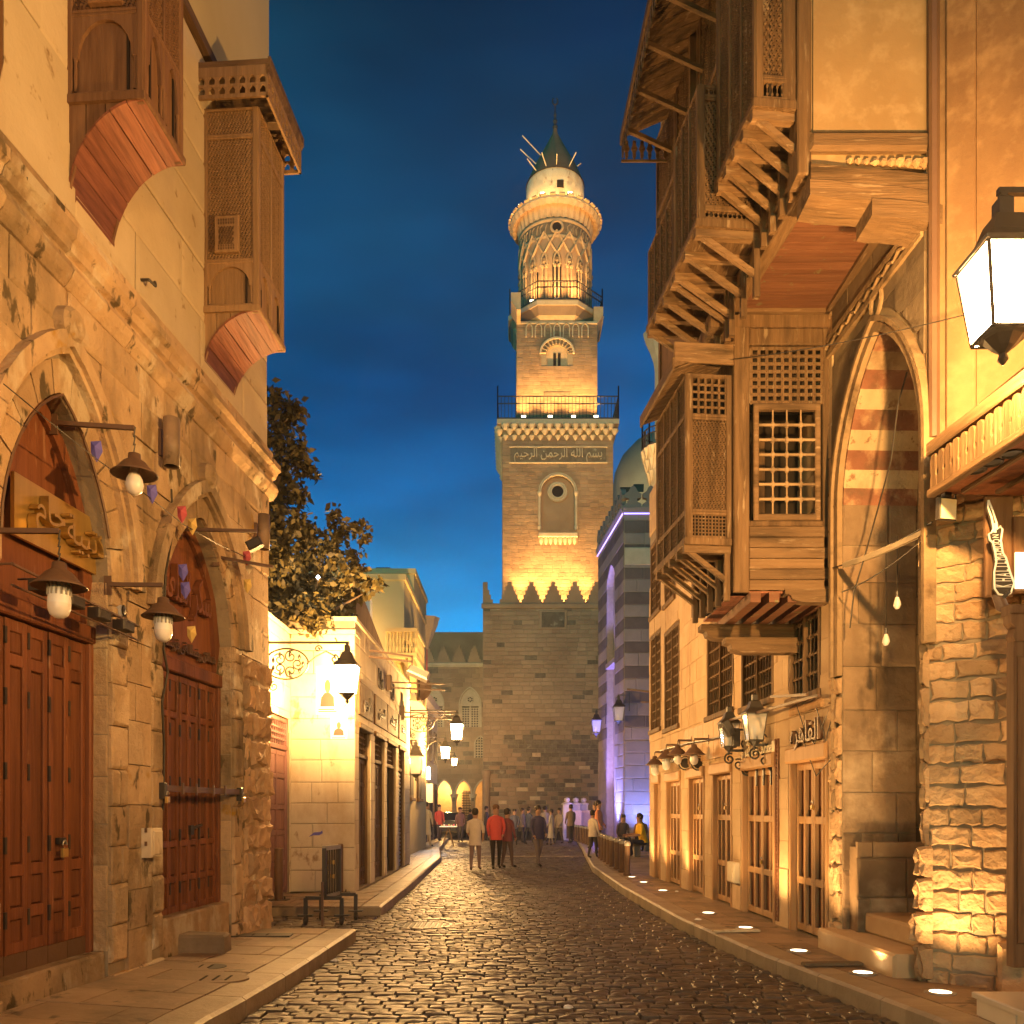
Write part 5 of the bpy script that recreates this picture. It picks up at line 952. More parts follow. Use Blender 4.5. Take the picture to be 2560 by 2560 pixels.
for i, w in enumerate(WR):
    f = G.off(-.02); t = MB()
    for a, b in ((w.a - .03, w.a + .035), (w.b - .035, w.b + .03), ((w.a + w.b) / 2 - .02, (w.a + w.b) / 2 + .02)): t.bev(f, a, b, w.sill, w.top, -.06, .045)
    t.bev(f, w.a - .06, w.b + .06, w.sill - .09, w.sill, -.06, .09); t.bev(f, w.a - .03, w.b + .03, w.top - .05, w.top + .03, -.06, .05); o = t.obj('window', m_wz, RB)
    n = max(5, round((w.b - w.a) / .12)); spindle_grille(f, w.a, w.b, w.sill, w.top, n, max(4, round((w.top - w.sill) / .20)), m_wz, o, w=.0, r=.013)
    t = MB(); t.box(f, w.a, w.b, w.sill, w.top, -.20, -.17); t.obj('shade_sheet', m_void, o)  # near-black sheet paints the dark behind the grille
# ---- small hardware on the facade
def sheet_sign(fr, u, v, body, size, mat, label, ext=.02, w=.05, sx=1.0): T = thing('shop_sign', label, 'sign', fr.at(u, v, w)); text(body, fr2(fr), *fr2uv(fr, u, v), w, size, mat, T, ext, sx); return T
def fr2(fr): return Fr(fr.at(GL, 0, 0), -fr.du, fr.dv, fr.dw)
def fr2uv(fr, u, v): return (GL - u, v)
sheet_sign(G, G.u(1903), G.v(1903, 1868), '\ufeb5\ufeae\ufed7 \ufea9\ufef4\ufeb3', .34, m_pale, 'pale raised Arabic letters above the second shop door from the portal')
sheet_sign(G, G.u(2026), G.v(2026, 1832), '\ufee9\ufeae\ufeeb\ufe8e\ufed8\ufedf\ufe8d', .34, m_rust, 'dark raised Arabic letters above the shop door nearest the portal', ext=.03)
sheet_sign(G, G.u(1678), G.v(1678, 1895), '\ufe93\ufead\ufe8e\ufebc\ufee4\ufe8d', .34, m_iron, 'small dark Arabic lettering behind the row of pipe lamps')
for px, l_ in ((1724, 'round dark plate sign nearer the far end, under the pipe lamps'), (1757, 'round dark plate sign beside the wooden fascia, under the pipe lamps')):
    T = thing('plate_sign', l_, 'sign', G.at(G.u(px), 2.75, .05)); b = MB(); c = G.at(G.u(px), G.v(px, 1908), .08); fz = Fr(c, (1, 0, 0), (0, 0, 1), (0, -1, .0)); b.lathe(c, [(.0, .02), (.10, .02), (.13, .01), (.13, -.01), (0, -.01)], 14, fz); b.obj('plate', m_iron, T); b = MB(); b.lathe(c, [(.11, .022), (.10, .03), (.09, .022)], 14, fz); b.obj('rim', m_pale, T)
wf = MB(); 
for i in range(9):
    a = G.u(1835) + (G.u(1716) - G.u(1835)) * i / 9; wf = MB(); wf.bev(G, a + .003, a + (G.u(1716) - G.u(1835)) / 9 - .003, 2.42, 3.05, .01, .04, .006); wf.obj('fascia_board', m_doorr, RB)
b = MB(); b.bev(G, G.u(1852) , G.u(1834), G.v(1843, 2206), G.v(1843, 2155), .0, .10, .012); T = thing('meter_box', 'pale yellow meter box between the second and third shop doors', 'box', G.at(G.u(1843), .8, .05)); b.obj('case', m_pale, T); b = MB(); b.bev(G, G.u(1850), G.u(1836), G.v(1843, 2203), G.v(1843, 2158), .10, .112, .006); b.obj('lid', m_pale, T)
T = thing('cable_tray', 'narrow perforated upright cable tray beside the second shop door', 'cable tray', G.at(G.u(1950), 1, .02)); 
ct = MB()
for k in range(44): z = .25 + k * .05; ct.box(G, G.u(1952), G.u(1944), z, z + .03, .012, .03)
ct.box(G, G.u(1952), G.u(1950.5), .2, 2.5, .01, .04); ct.box(G, G.u(1945.5), G.u(1944), .2, 2.5, .01, .04); ct.obj('tray', m_doorrp, T)
# pipe with four shade lamps
def pipe_pt(px, py): y = G.y(px); return Vector(((px - CX) / F * y - .0, y, hgt(py, y))) + Vector((-.10, 0, 0))
pp = [pipe_pt(x, y) for x, y in ((1648, 1882), (1680, 1872), (1735, 1857), (1782, 1850), (1815, 1842))]; T = thing('lamp_pipe', 'thin iron pipe carrying four shaded lamps above the far shop doors', 'pipe', pp[2]); b = MB(); b.tube(pp, .014, 6); b.obj('pipe', m_iron, T)
for k, (px, py, l_, led) in enumerate(((1672, 1895, 'lowest and farthest of the four pipe lamps, fat LED bulb', True), (1703, 1878, 'second farthest pipe lamp, fat LED bulb beside the plate sign', True), (1734, 1868, 'third pipe lamp with a clear bulb over a plate sign', False), (1778, 1866, 'nearest pipe lamp without LED collar, beside the black lantern', False))):
    p = pipe_pt(px, py) + Vector((-.18, 0, .12)); shade_lamp(p + Vector((.26, 0, .0)), p, .08, l_, led, k=1.05, group='shaded lamps on the facade pipe')
AX = Fr((0, 0, 0), (-1, 0, 0))
y_ = 12.55; lantern((at(1822, 1838, y_).x, y_, hgt(1838, y_)), 'unlit black lantern on a scrolled bracket over the shop doors', False, 0, .74, (.36, True), AX, hang=False)
y_ = 11.5; lantern((at(1905, 1822, y_).x - .1, y_, hgt(1818, y_)), 'unlit lantern with open frame beside the second window grille', False, 0, .78, (.36, True), AX, hang=False)
T = thing('flood_lamp', 'dark floodlight on an arm below the second window grille', 'floodlight', G.at(G.u(1868), 3, .2)); c = G.at(G.u(1868), G.v(1868, 1822), .28); f = Fr(c, (0, 1, 0), (-.5, 0, .85)); b = MB(); b.bev(f, -.16, .16, -.11, .11, -.05, .05, .02); b.obj('head', m_iron, T); b = MB(); b.bar(c, c + Vector((.3, 0, -.02)), .03); b.bar(c + Vector((.12, .0, 0)), c + Vector((.12, 0, -.25)), .1, .08); b.obj('mount', m_iron, T)
b = MB(); b.bar(G.at(G.u(1870), G.v(1870, 1800), .25), G.at(G.u(2075), G.v(2075, 1738), .12), .03); b.bar(G.at(G.u(1990), G.v(1990, 1742), .3), G.at(G.u(2075), G.v(2075, 1737), .25), .03); tag(b.obj('iron_rail', m_rust), 'thin iron rails under the windows next to the portal', 'rail')
wv = MB()
for k in range(16): c = G.at(G.u(2062) + k * .065, 2.78, .02); wv.lathe(c, [(.03, -.05), (.04, .0), (.02, .05)], 6)
wv.obj('fascia_fringe', m_doorr, RB, kind='stuff')
# ================================================================ projecting room over the shop doors
yN = 9.5; RX = 2.39; RF = wall_fr(RX, yN, RX - .155, 11.05, (0, 10)); RN = Fr((RX, yN, 0), (1, 0, 0)); RWd = 1.035
rm = MB(); rm.bev(RN, .0, .17, 3.95, 6.86, -.16, .02, .012); rm.bev(RN, RWd - .07, RWd, 4.0, 6.8, -.1, .012); rm.bev(RN, .17, RWd - .07, 6.62, 6.80, -.1, .012); rm.box(RN, -.25, RWd, 6.80, 7.0, -1.5, .03); rm.bev(RN, .17, RWd - .07, 4.66, 4.72, -.1, .02)
RO = rm.obj('projecting_room', m_wz, RB)
b = MB(); b.box(RN, .02, RWd, 4.02, 6.8, -1.5, -.9); b.obj('inner_shade_sheet', m_void, RO); b = MB(); b.box(RF, .02, 1.5, 4.0, 6.86, -.1, .0); b.obj('street_wall', m_wz, RO); b = MB(); b.bev(RN, .40, .56, 4.9, 5.9, -.85, -.75); b.obj('inner_panel', m_wz, RO)
lb = MB(); lattice(lb, RN, .19, RWd - .08, 6.0, 6.58, .082, 'grid', .004, t=.42); lb.obj('lattice', m_wz, RO); b = MB(); b.box(RN, .18, RWd - .07, 6.0, 6.6, -.3, -.25); b.obj('inner_shade_sheet', m_void, RO)  # near-black sheets paint the darkness inside the room
wu0, wu1, wv0, wv1 = .21, RWd - .10, 4.72, 5.98; b = MB()
for a, c in ((wu0, wu0 + .06), (wu1 - .06, wu1)): b.bev(RN, a, c, wv0, wv1, -.03, .035)
b.bev(RN, wu0, wu1, wv0, wv0 + .07, -.03, .034); b.bev(RN, wu0, wu1, wv1 - .07, wv1, -.03, .034); wo = b.obj('window', m_wx, RO)
spindle_grille(RN, wu0 + .06, wu1 - .06, wv0 + .07, wv1 - .07, 4, 7, m_carve, RO, w=.01, r=.014)
for k in range(6): b = MB(); z = 3.97 + k * .115; b.bev(RN, .172, RWd + .02, z + .002, z + .112, -.04, .012 + .004 * (k % 2), .006); b.obj('plank', m_wx, RO)
for k in range(5): b = MB(); x = .18 + k * .2; b.bev(Fr((RX + x, yN + .1, 0), (0, 1, 0), (0, 0, 1)), 0, 1.3, 3.86, 3.98, -.06, .06, .01) if 0 else b.box(XYZ, RX + x, RX + x + .11, yN - .02, yN + 1.5, 3.84, 3.95); b.obj('joist', m_soffit, RO)
for k in range(7): b = MB(); b.box(XYZ, RX, RX + RWd, yN + .03 + k * .21, yN + .23 + k * .21, 3.95, 3.97); b.obj('floor_plank', m_bayy, RO)
def corbel(x0, x1, y0, y1, z0, z1, par, mat=m_wx):
    b = MB(); f = Fr((0, y0, 0), (1, 0, 0)); h = z1 - z0; b.prism(f, [(x1, z0), (x1, z1), (x0, z1), (x0 + .0, z1 - h * .35), (x0 + .06, z1 - h * .45), (x0 + .08, z1 - h * .75), (x0 + .17, z0 + h * .05), (x0 + .22, z0)], -(y1 - y0), 0); b.obj('corbel_beam', mat, par)
corbel(2.93, 3.47, yN - .06, yN + .10, 3.83, 3.97, RO); corbel(2.28, 3.44, yN + 1.1, yN + 1.3, 3.66, 3.84, RO); corbel(2.55, 3.44, yN + 1.0, yN + 1.2, 3.48, 3.66, RO)
# ---- screened balconies on struts
def strut_bay(fr, u0, u1, v0, v1, pr, n, drop, parent, side, front, mull=2, roof=False, pitch=.036, far=True):
    B = MB(); 
    for u in (u0, u1 - .07): B.bev(fr, u, u + .07, v0, v1, pr - .07, pr + .006, .008)
    B.bev(fr, u0 - .02, u1 + .02, v0 - .05, v0 + .02, 0, pr + .03, .01); B.box(fr, u0, u1, v1 - .04, v1, 0, pr); b = B.obj('screened_balcony', m_wz, parent)
    panel_face(fr.near(u0), .0, pr, v0 + .02, v1, side, m_wz, b, fw=.06, pitch=pitch); panel_face(fr.off(pr), u0, u1, v0 + .02, v1, front, m_wz, b, fw=.05, pitch=pitch, mull=mull)
    if far: panel_face(fr.far(u1), .0, pr, v0 + .02, v1, [(1, 'solid')], m_wz, b, fw=.06)
    for k in range(n):
        u = u0 + .05 + (u1 - u0 - .1) * k / max(1, n - 1); j = MB(); j.bar(fr.at(u, v0 - .09, -.02), fr.at(u, v0 - .09, pr + .02), .07, .08); j.obj('joist', m_wx, b)
        s = MB(); s.bar(fr.at(u, v0 - .11, pr * .92), fr.at(u, v0 - drop, .04), .05); s.obj('strut', m_wx, b); p = MB(); p.bar(fr.at(u, v0 - .05, .035), fr.at(u, v0 - drop - .22, .035), .06); p.obj('wall_post', m_wz, b)
    for k in range(max(2, round(pr / .14))): q = pr / max(2, round(pr / .14)); p = MB(); p.box(fr, u0, u1, v0 - .055, v0 - .04, k * q + .004, (k + 1) * q - .004); p.obj('floor_plank', m_wy, b)
    if roof:
        e = MB(); o = .16; e.prism(fr.near(u0 - .08), [(-.02, v1 + .34), (-.02, v1 + .28), (pr + o, v1 + .02), (pr + o, v1 + .10)], -(u1 - u0 + .2), 0); e.obj('roof_board', m_wy, b); e = MB(); e.bev(fr, u0 - .09, u1 + .12, v1 - .02, v1 + .12, pr + o, pr + o + .025); e.obj('fascia', m_wy, b)
        for k in range(14): p = MB(); a = u0 - .06 + (u1 - u0 + .16) * k / 14; p.prism(fr.near(a), [(.0, v1 + .275), (.0, v1 + .262), (pr + o - .01, v1 + .0), (pr + o - .01, v1 + .015)], -(u1 - u0 + .16) / 14 * .9, 0); p.obj('roof_slat', m_wx, b)
        e = MB(); e.bev(fr.near(u0 - .085), -.0, pr + o, v1 + .08, v1 + .30, -.03, .0); e.obj('gable_board', m_wx, b)
    return b
strut_bay(RF, .06, 1.28, 4.52, 6.32, .50, 5, .42, RB, [(.42, 'grid'), (1.5, 'hex'), (.68, 'wide')], [(.42, 'hex'), (1.5, 'hex'), (.62, 'hex')], mull=3, roof=True, pitch=.04)
# ================================================================ overhanging upper storey
K = wall_fr(2.52, 7.42, 2.04, 12.2, (0, 10)); KN = Fr((2.52, 7.42, 0), (1, 0, 0))
ub = MB(); ub.add([(2.53, 7.44, 7.02), (2.06, 12.2, 7.02), (3.9, 12.2, 7.02), (3.9, 7.44, 7.02), (2.53, 7.44, 12.6), (2.06, 12.2, 12.6), (3.9, 12.2, 12.6), (3.9, 7.44, 12.6)], [(3, 2, 1, 0), (4, 5, 6, 7), (0, 1, 5, 4), (1, 2, 6, 5), (2, 3, 7, 6), (3, 0, 4, 7)]); UBo = ub.obj('upper_storey', m_plaster, RB)
b = MB(); b.box(KN, .02, 1.36, 7.32, 12.6, -.02, .0); b.obj('plaster_face', m_plaster, RB)
b = MB(); b.bev(KN, -.02, 1.34, 7.14, 7.30, -.3, .05, .03); b.obj('timber_beam', m_wx, RB)
def timber(p0, p1, h, d, nm='timber_beam', mat=m_wx):
    b = MB(); p0, p1 = Vector(p0), Vector(p1); n = 8; r = random.Random(int(h * 1e4)); top = []; bot = []
    f = Fr((0, p0.y, 0), (1, 0, 0))
    for i in range(n + 1): q = p0.lerp(p1, i / n); top.append((q.x, q.z + r.uniform(-.008, .008))); bot.append((q.x, q.z - h + r.uniform(-.01, .01)))
    b.strip(f, top, bot, -d, 0); b.obj(nm, mat, RB)
timber((2.50, 7.36, 7.01), (3.72, 7.36, 6.90), .13, .34); timber((2.49, 7.35, 6.875), (3.68, 7.35, 6.76), .13, .34); timber((3.0, 7.33, 6.70), (3.72, 7.33, 6.63), .15, .34)
r = random.Random(8)
for k in range(13): x = 2.85 + k * .07; s = .03 + .035 * k / 13; b = MB(); c = (x, 7.42, 7.07 - .002 * k); b.lathe(c, [(.0, -s * .9), (s * r.uniform(.7, 1.1), -s * .3), (s * r.uniform(.7, 1.1), s * .3), (.0, s * .8)], 6); b.obj('rubble_stone', m_stone_rough, RB)
b = MB(); b.bev(KN, -.12, .0, 6.95, 12.5, -.2, .02, .012); b.obj('corner_post', m_wz, RB); b = MB(); b.bev(KN, -.24, -.125, 7.5, 12.5, -.06, .0, .01); b.obj('corner_post', m_wz, RB)
for k in range(17):                                                 # painted soffit boards
    y0 = 7.70 + k * .105; x0 = 2.52 - .1 * (y0 - 7.42); b = MB(); b.box(XYZ, x0 + .10, 3.40, y0 + .002, y0 + .102, 6.975, 6.995 + .004 * (k % 2)); b.obj('soffit_plank', m_soffit, RB)
b = MB(); b.bev(K, .0, 2.1, 6.93, 7.03, -.12, .01); b.obj('soffit_edge_beam', m_wy, RB); b = MB(); b.box(XYZ, 3.36, 3.50, 7.5, 9.45, 6.93, 7.03); b.obj('soffit_edge_beam', m_wy, RB); b = MB(); b.box(XYZ, 2.34, 3.5, 9.42, 9.6, 6.93, 7.02); b.obj('soffit_edge_beam', m_wx, RB)
for k in range(5):
    a = 0.1 + k * .95; panel_face(K, a, a + .92, 8.5 if k > 0 else 7.1, 10.9, [(1.2, 'hex'), (1, 'hex')], m_wz, RB, fw=.06, pitch=.05, w=.03, dark=False)
panel_face(K, 2.9, 4.7, 7.05, 8.5, [(1, 'solid')], m_wz, RB, fw=.08, w=.03, dark=False)
strut_bay(K, .03, 1.0, 7.56, 12.3, .47, 5, .40, RB, [(.12, 'spindle'), (1.6, 'hex'), (1.4, 'hex')], [(1, 'hex'), (1, 'hex')], mull=2, pitch=.042)
strut_bay(K, 1.08, 1.88, 7.24, 8.55, .63, 3, .45, RB, [(.10, 'spindle'), (.9, 'hex'), (.1, 'spindle')], [(1, 'hex')], mull=2, pitch=.045, far=False)
strut_bay(K, 1.90, 2.95, 7.24, 8.12, .63, 4, .45, RB, [(1, 'hex')], [(1, 'hex')], mull=3, pitch=.05)
# roof awning over the far balcony
AW = wall_fr(1.56, 8.6, 1.452, 11.7, (0, 10)); b = MB(); wz_ = lambda w: 10.56 + .30 * w
for k in range(15):
    a = 3.1 * k / 15; b = MB(); b.add([AW.at(u, v, -w) for u in (a + .004, a + 3.1 / 15 - .004) for w, v in ((0, 10.52), (.75, 10.86), (.75, 10.89), (0, 10.55))], [(0, 1, 2, 3), (7, 6, 5, 4), (0, 4, 5, 1), (1, 5, 6, 2), (2, 6, 7, 3), (3, 7, 4, 0)]); b.obj('awning_board', m_wx, RB)
for k in range(5): a = .3 + k * .65; b = MB(); b.bar(AW.at(a, 10.50, -.02), AW.at(a, 10.2, -.72), .05); b.obj('awning_strut', m_wx, RB)
b = MB(); b.bev(AW, -.05, 3.12, 10.44, 10.58, -.02, .02); b.obj('awning_fascia', m_wy, RB)
def fringe(fr, u0, u1, v0, v1, n, mat, par, nm='fringe_piece', th=.02):
    q = (u1 - u0) / n; h = v1 - v0
    for k in range(n):
        a = u0 + k * q; b = MB(); b.prism(fr, [(a + q * .30, v1), (a + q * .70, v1), (a + q * .74, v1 - h * .25), (a + q * .92, v1 - h * .42), (a + q * .70, v1 - h * .58), (a + q * .72, v1 - h * .8), (a + q * .5, v0), (a + q * .28, v1 - h * .8), (a + q * .30, v1 - h * .58), (a + q * .08, v1 - h * .42), (a + q * .26, v1 - h * .25)], -th, 0); b.obj(nm, mat, par)
fringe(AW, 0, 3.1, 10.22, 10.46, 24, m_wy, RB); fe = Fr(AW.at(3.1, 0, 0), (1, 0, 0)); fringe(fe, 0.02, .74, 10.24, 10.50, 7, m_wx, RB); b = MB(); b.box(fe, 0, .76, 10.22, 10.25, -.02, .0); b.obj('awning_fascia', m_wx, RB)
for u, v0_ in ((1.95, 8.5), (3.1, 8.1)): b = MB(); b.bar(K.at(u, v0_, .05), K.at(u, 10.9, .05), .09); b.obj('awning_post', m_wz, RB)
# ================================================================ rough stone house at the right edge with its shop canopy
SH = thing('rough_stone_house', 'rough golden stone house at the right edge with a wooden shop canopy', 'house', (4.1, 7, 0))
DG = wall_fr(3.506, 7.43, 4.6, 6.6, (0, 5)); DL = 1.373
dcore = wall_core(DG, 0.0, DL, 0, 12.6, [], 1.5, m_mortar, SH); bw2 = MB(); bw2.box(XYZ, 4.6, 7, -3, 6.6, 0, 12.6); bw2.obj('wall', m_plaster, SH)
masonry(DG, .0, DL, .12, 4.5, .165, .25, [], m_stone_rough, dcore, depth=.022, rough=2, gap=.006, seed=31, vary=.4)
b = MB(); b.box(DG, -.0, DL, 4.6, 12.6, -.02, .03); b.obj('plaster_face', m_plaster_b, SH); b = MB(); b.bev(DG, .16, .38, 4.6, 12.6, .0, .085, .01); b.obj('plaster_pilaster', m_plaster_b, SH); b = MB(); b.tube([DG.at(.07, 4.7, .08), DG.at(.07, 12.5, .08)], .045, 8); b.obj('downpipe', m_rust, SH)
b = MB(); b.bev(DG, .55, DL, .1, .55, .0, .22, .04); b.obj('stone_ledge', m_stone_rough, SH)
CF = wall_fr(3.31, 6.95, 3.55, 3.6, (0, 5)); cz0, cz1 = 4.10, 4.40
cn_ = MB(); cn_.add([CF.at(0, cz0, -.02), CF.at(3.36, cz0, -.02), CF.at(3.36, cz0, -1.4), (4.05, 7.0, cz0), CF.at(0, cz0 + .05, -.02), CF.at(3.36, cz0 + .05, -.02), CF.at(3.36, cz0 + .05, -1.4), (4.05, 7.0, cz0 + .05)], [(3, 2, 1, 0), (4, 5, 6, 7), (0, 1, 5, 4), (3, 0, 4, 7)]); CO = cn_.obj('canopy_ceiling', m_dooru, SH)
for a, bb, w0_, w1_ in ((cz0 - .03, cz0 + .03, -.03, .03), (cz1, cz1 + .10, -.04, .035)): b = MB(); b.bev(CF, -.02, 3.38, a, bb, w0_, w1_, .01); b.obj('canopy_rail', m_wy, SH)
b = MB(); b.box(CF, 0, 3.36, cz0, cz1, -.05, -.035); b.obj('canopy_shade_board', m_void, SH)  # near-black colour paints shade into the gaps between the pickets
fq = Fr(CF.at(0, 0, 0), CF.du, (0, 0, -1), CF.dw)
for k in range(34): q = .1; a = k * q; h = cz1 - cz0; b = MB(); b.prism(CF, [(a + q * .06, cz0), (a + q * .94, cz0), (a + q * .94, cz0 + h * .35), (a + q * .80, cz0 + h * .45), (a + q * .94, cz0 + h * .55), (a + q * .94, cz0 + h * .82), (a + q * .7, cz1 - .012), (a + q * .3, cz1 - .012), (a + q * .06, cz0 + h * .82), (a + q * .06, cz0 + h * .55), (a + q * .2, cz0 + h * .45), (a + q * .06, cz0 + h * .35)], -.01, .012); b.obj('canopy_picket', m_wz, SH)
for k in range(2): b = MB(); b.bar(CF.at(.1, cz0 - .015, -.2 - .28 * k), CF.at(3.3, cz0 - .015, -.2 - .28 * k), .03); b.obj('ceiling_batten', m_wy, SH)
rfb = MB(); rfb.add([CF.at(0, cz1 + .1, 0), CF.at(3.36, cz1 + .1, 0), CF.at(3.36, cz1 + .75, -1.2), (4.1, 6.98, cz1 + .75), CF.at(0, cz1 + .06, 0), CF.at(3.36, cz1 + .06, 0), CF.at(3.36, cz1 + .7, -1.2), (4.1, 6.98, cz1 + .7)], [(0, 1, 2, 3), (7, 6, 5, 4), (0, 3, 7, 4), (0, 4, 5, 1)]); rfb.obj('canopy_roof', m_wy, SH)
for px, py in ((2440, 1174), (2481, 1155), (2528, 1133)):
    y_ = (cz0 - EYE) * F / (HY - py); c = Vector(((px - CX) / F * y_, y_, cz0 - .012)); b = MB(); b.lathe(c, [(.075, .012), (.075, 0), (.06, -.004), (.05, .008), (.0, .008)], 16); b.obj('downlight', m_iron, SH)
# shop front post and dark panel, marble step
def pbox(px0, px1, py0, py1, y, d, mat, nm, par, bv=.01): f = Fr((0, y, 0), (1, 0, 0)); b = MB(); b.bev(f, (px0 - CX) / F * y, (px1 - CX) / F * y, hgt(py1, y), hgt(py0, y), -d, 0, bv); return b.obj(nm, mat, par)
SF = thing('carved_shop_facade', 'dark carved wooden shop front post and panel at the right edge', 'shop front', at(2560, 2360, 6.3))
pbox(2536, 2640, 1600, 2420, 6.3, .10, m_bayz, 'post', SF); pbox(2548, 2640, 1640, 2360, 6.27, .03, m_bayz, 'panel', SF); pbox(2526, 2640, 1510, 1535, 6.28, .12, m_bayz, 'capital', SF)
b = MB(); f = Fr((0, 6.29, 0), (1, 0, 0)); X_ = lambda px: (px - CX) / F * 6.29; Z_ = lambda py: hgt(py, 6.29)
b.prism(f, [(X_(x), Z_(y)) for x, y in ((2526, 1535), (2640, 1535), (2640, 1602), (2538, 1602), (2533, 1590), (2540, 1570), (2528, 1556))], -.10, 0); b.obj('carved_bracket', m_bayz, SF)
pbox(2466, 2534, 1240, 1490, 6.72, .04, m_bayz, 'panel', SF); pbox(2536, 2640, 1290, 1480, 6.68, .04, m_bayz, 'panel', SF); o = pbox(2541, 2640, 1380, 1470, 6.66, .02, glow('lit_shop_window', (1, .8, .5), 4), 'lit_pane', SF)
# hookah shaped sign
y_ = 6.62; HS = thing('hookah_sign', 'black and white hookah bottle shaped sign with curving letters', 'sign', at(2500, 1480, y_)); f = Fr((0, y_, 0), (1, 0, 0)); S2 = lambda x, y: ((x * .2796 + 2300 - CX) / F * y_, hgt(y * .2796 + 1100, y_))
outl = [(610, 540), (605, 600), (640, 700), (655, 790), (640, 830), (612, 845), (622, 895), (650, 920), (672, 1010), (680, 1090), (662, 1180), (665, 1330), (700, 1380), (760, 1395), (810, 1370), (838, 1280), (800, 1180), (765, 1050), (738, 1010), (722, 900), (735, 800), (715, 775), (690, 800), (682, 740), (650, 640)]
b = MB(); b.prism(f, [S2(*p) for p in outl], -.03, 0); b.obj('plate', m_iron, HS)
b = MB(); q = [f.at(*S2(*p), .005) for p in outl]; b.tube(q + [q[0]], .008, 4); b.obj('white_outline', m_white, HS)
for i, (ch, y, x) in enumerate(zip('NOOMAMLILAHK', [862, 905, 945, 985, 1022, 1060, 1098, 1132, 1168, 1206, 1250, 1305], [676, 684, 694, 702, 710, 718, 724, 730, 738, 746, 752, 752])):
    wv_ = .034 + .0055 * i; cc = S2(x, y); ff = Fr(f.at(cc[0], cc[1], .004), (0, 0, 1), (-1, 0, 0), (0, -1, 0)); text(ch, ff, 0, 0, 0, wv_ * 1.9, m_white, HS, ext=.002, sx=.40 / (wv_ / .05))
b = MB(); b.box(f, *(lambda a, c: (a[0], c[0], c[1], a[1]))(S2(655, 745), S2(680, 830)), .0, .006); b.obj('neck_mark', m_white, HS)
T = thing('square_floodlight', 'square black floodlight with a pale lens under the canopy corner', 'floodlight', at(2370, 1270, 7.0)); f = Fr(at(2370, 1272, 6.95), (1, .25, 0), (-.06, -.2, 1)); b = MB(); b.bev(f, -.075, .085, -.085, .085, -.05, 0, .008); b.obj('housing', m_iron, T); b = MB(); b.box(f, -.065, .075, -.075, .075, 0, .004); b.obj('lens', m_pale, T); b = MB(); b.bar(f.at(-.08, .09, -.03), f.at(-.08, .2, -.03), .012); b.bar(f.at(.09, .09, -.03), f.at(.09, .2, -.03), .012); b.bev(f, -.03, .03, .085, .13, -.05, .01); b.obj('yoke', m_iron, T)
T = thing('camera_tube', 'brown tube shaped spotlight below the hookah sign', 'spotlight', at(2510, 1515, 6.5)); c = at(2505, 1515, 6.5); fz = Fr(c, (1, 0, 0), (0, -.5, .9)); b = MB(); b.lathe(c, [(.0, -.09), (.045, -.09), (.05, .04), (.04, .05), (.0, .03)], 14, Fr(c, (1, 0, 0), (0, .9, .4), (.1, -.4, -.9))); b.obj('tube', m_rust, T); b = MB(); b.bar(c + Vector((0, 0, .05)), c + Vector((.08, .05, .12)), .02); b.obj('mount', m_iron, T)
MS = thing('marble_step', 'pale marble shop step with tiled front at the lower right', 'step', (3.6, 5.5, .15)); x0 = 3.29; b = MB(); b.bev(Fr((0, 0, .0), (1, 0, 0), (0, 1, 0), (0, 0, 1)), x0 - .02, 4.6, 3.4, 6.26, .27, .31, .008); b.obj('slab', m_marble, MS)
for k in range(5): b = MB(); b.bev(Fr((x0, 0, 0), (0, -1, 0), (0, 0, 1), (-1, 0, 0)), -6.24 + k * .5 + .004, -6.24 + (k + 1) * .5 - .004, .13, .268, -.1, .0, .006); b.obj('tile', m_marble, MS)
for k in range(3): b = MB(); b.bev(Fr((0, 6.24, 0), (-1, 0, 0), (0, 0, 1), (0, 1, 0)), -x0 - (k + 1) * .4 + .004, -x0 - k * .4 - .004, .13, .268, -.1, .0, .006); b.obj('tile', m_marble, MS)
# ---- cables and hanging bulbs in front of the portal
def cable(pts, label, rr=.007, mat=m_iron): b = MB(); pts = [Vector(p) for p in pts]; b.tube(pts, rr, 5); return tag(b.obj('cable', mat), label, 'cable')
ga = lambda px, py, w: G.at(G.u(px, w), G.v(px, py, w), w)
def sag(a, b, s, n=10): a, b = Vector(a), Vector(b); return [a.lerp(b, i / n) - Vector((0, 0, s * 4 * (i / n) * (1 - i / n))) for i in range(n + 1)]
cable(sag(ga(2112, 1412, .05), ga(2318, 1325, .05), .02), 'thick wrapped cable bundle crossing the striped portal', .032, m_trim)
cable([ga(2268, 930, -.1), ga(2245, 1010, -.1), ga(2228, 1150, -.1), ga(2190, 1290, -.08), ga(2165, 1380, .06), ga(2135, 1480, .05), ga(2125, 1570, .03)], 'long loose cable hanging down inside the striped portal', .008)
cable(sag(ga(2080, 1420, .06), ga(2330, 1305, .06), .04), 'thin cable sagging across the portal below the bundle'); cable(sag(ga(2105, 1480, .06), ga(2318, 1340, .06), .05), 'thin cable rising to the right across the portal'); cable(sag(at(1832, 898, 9.4), at(2440, 780, 6.6), .04), 'thin high cable from the screened balcony to the lit lantern', .005)
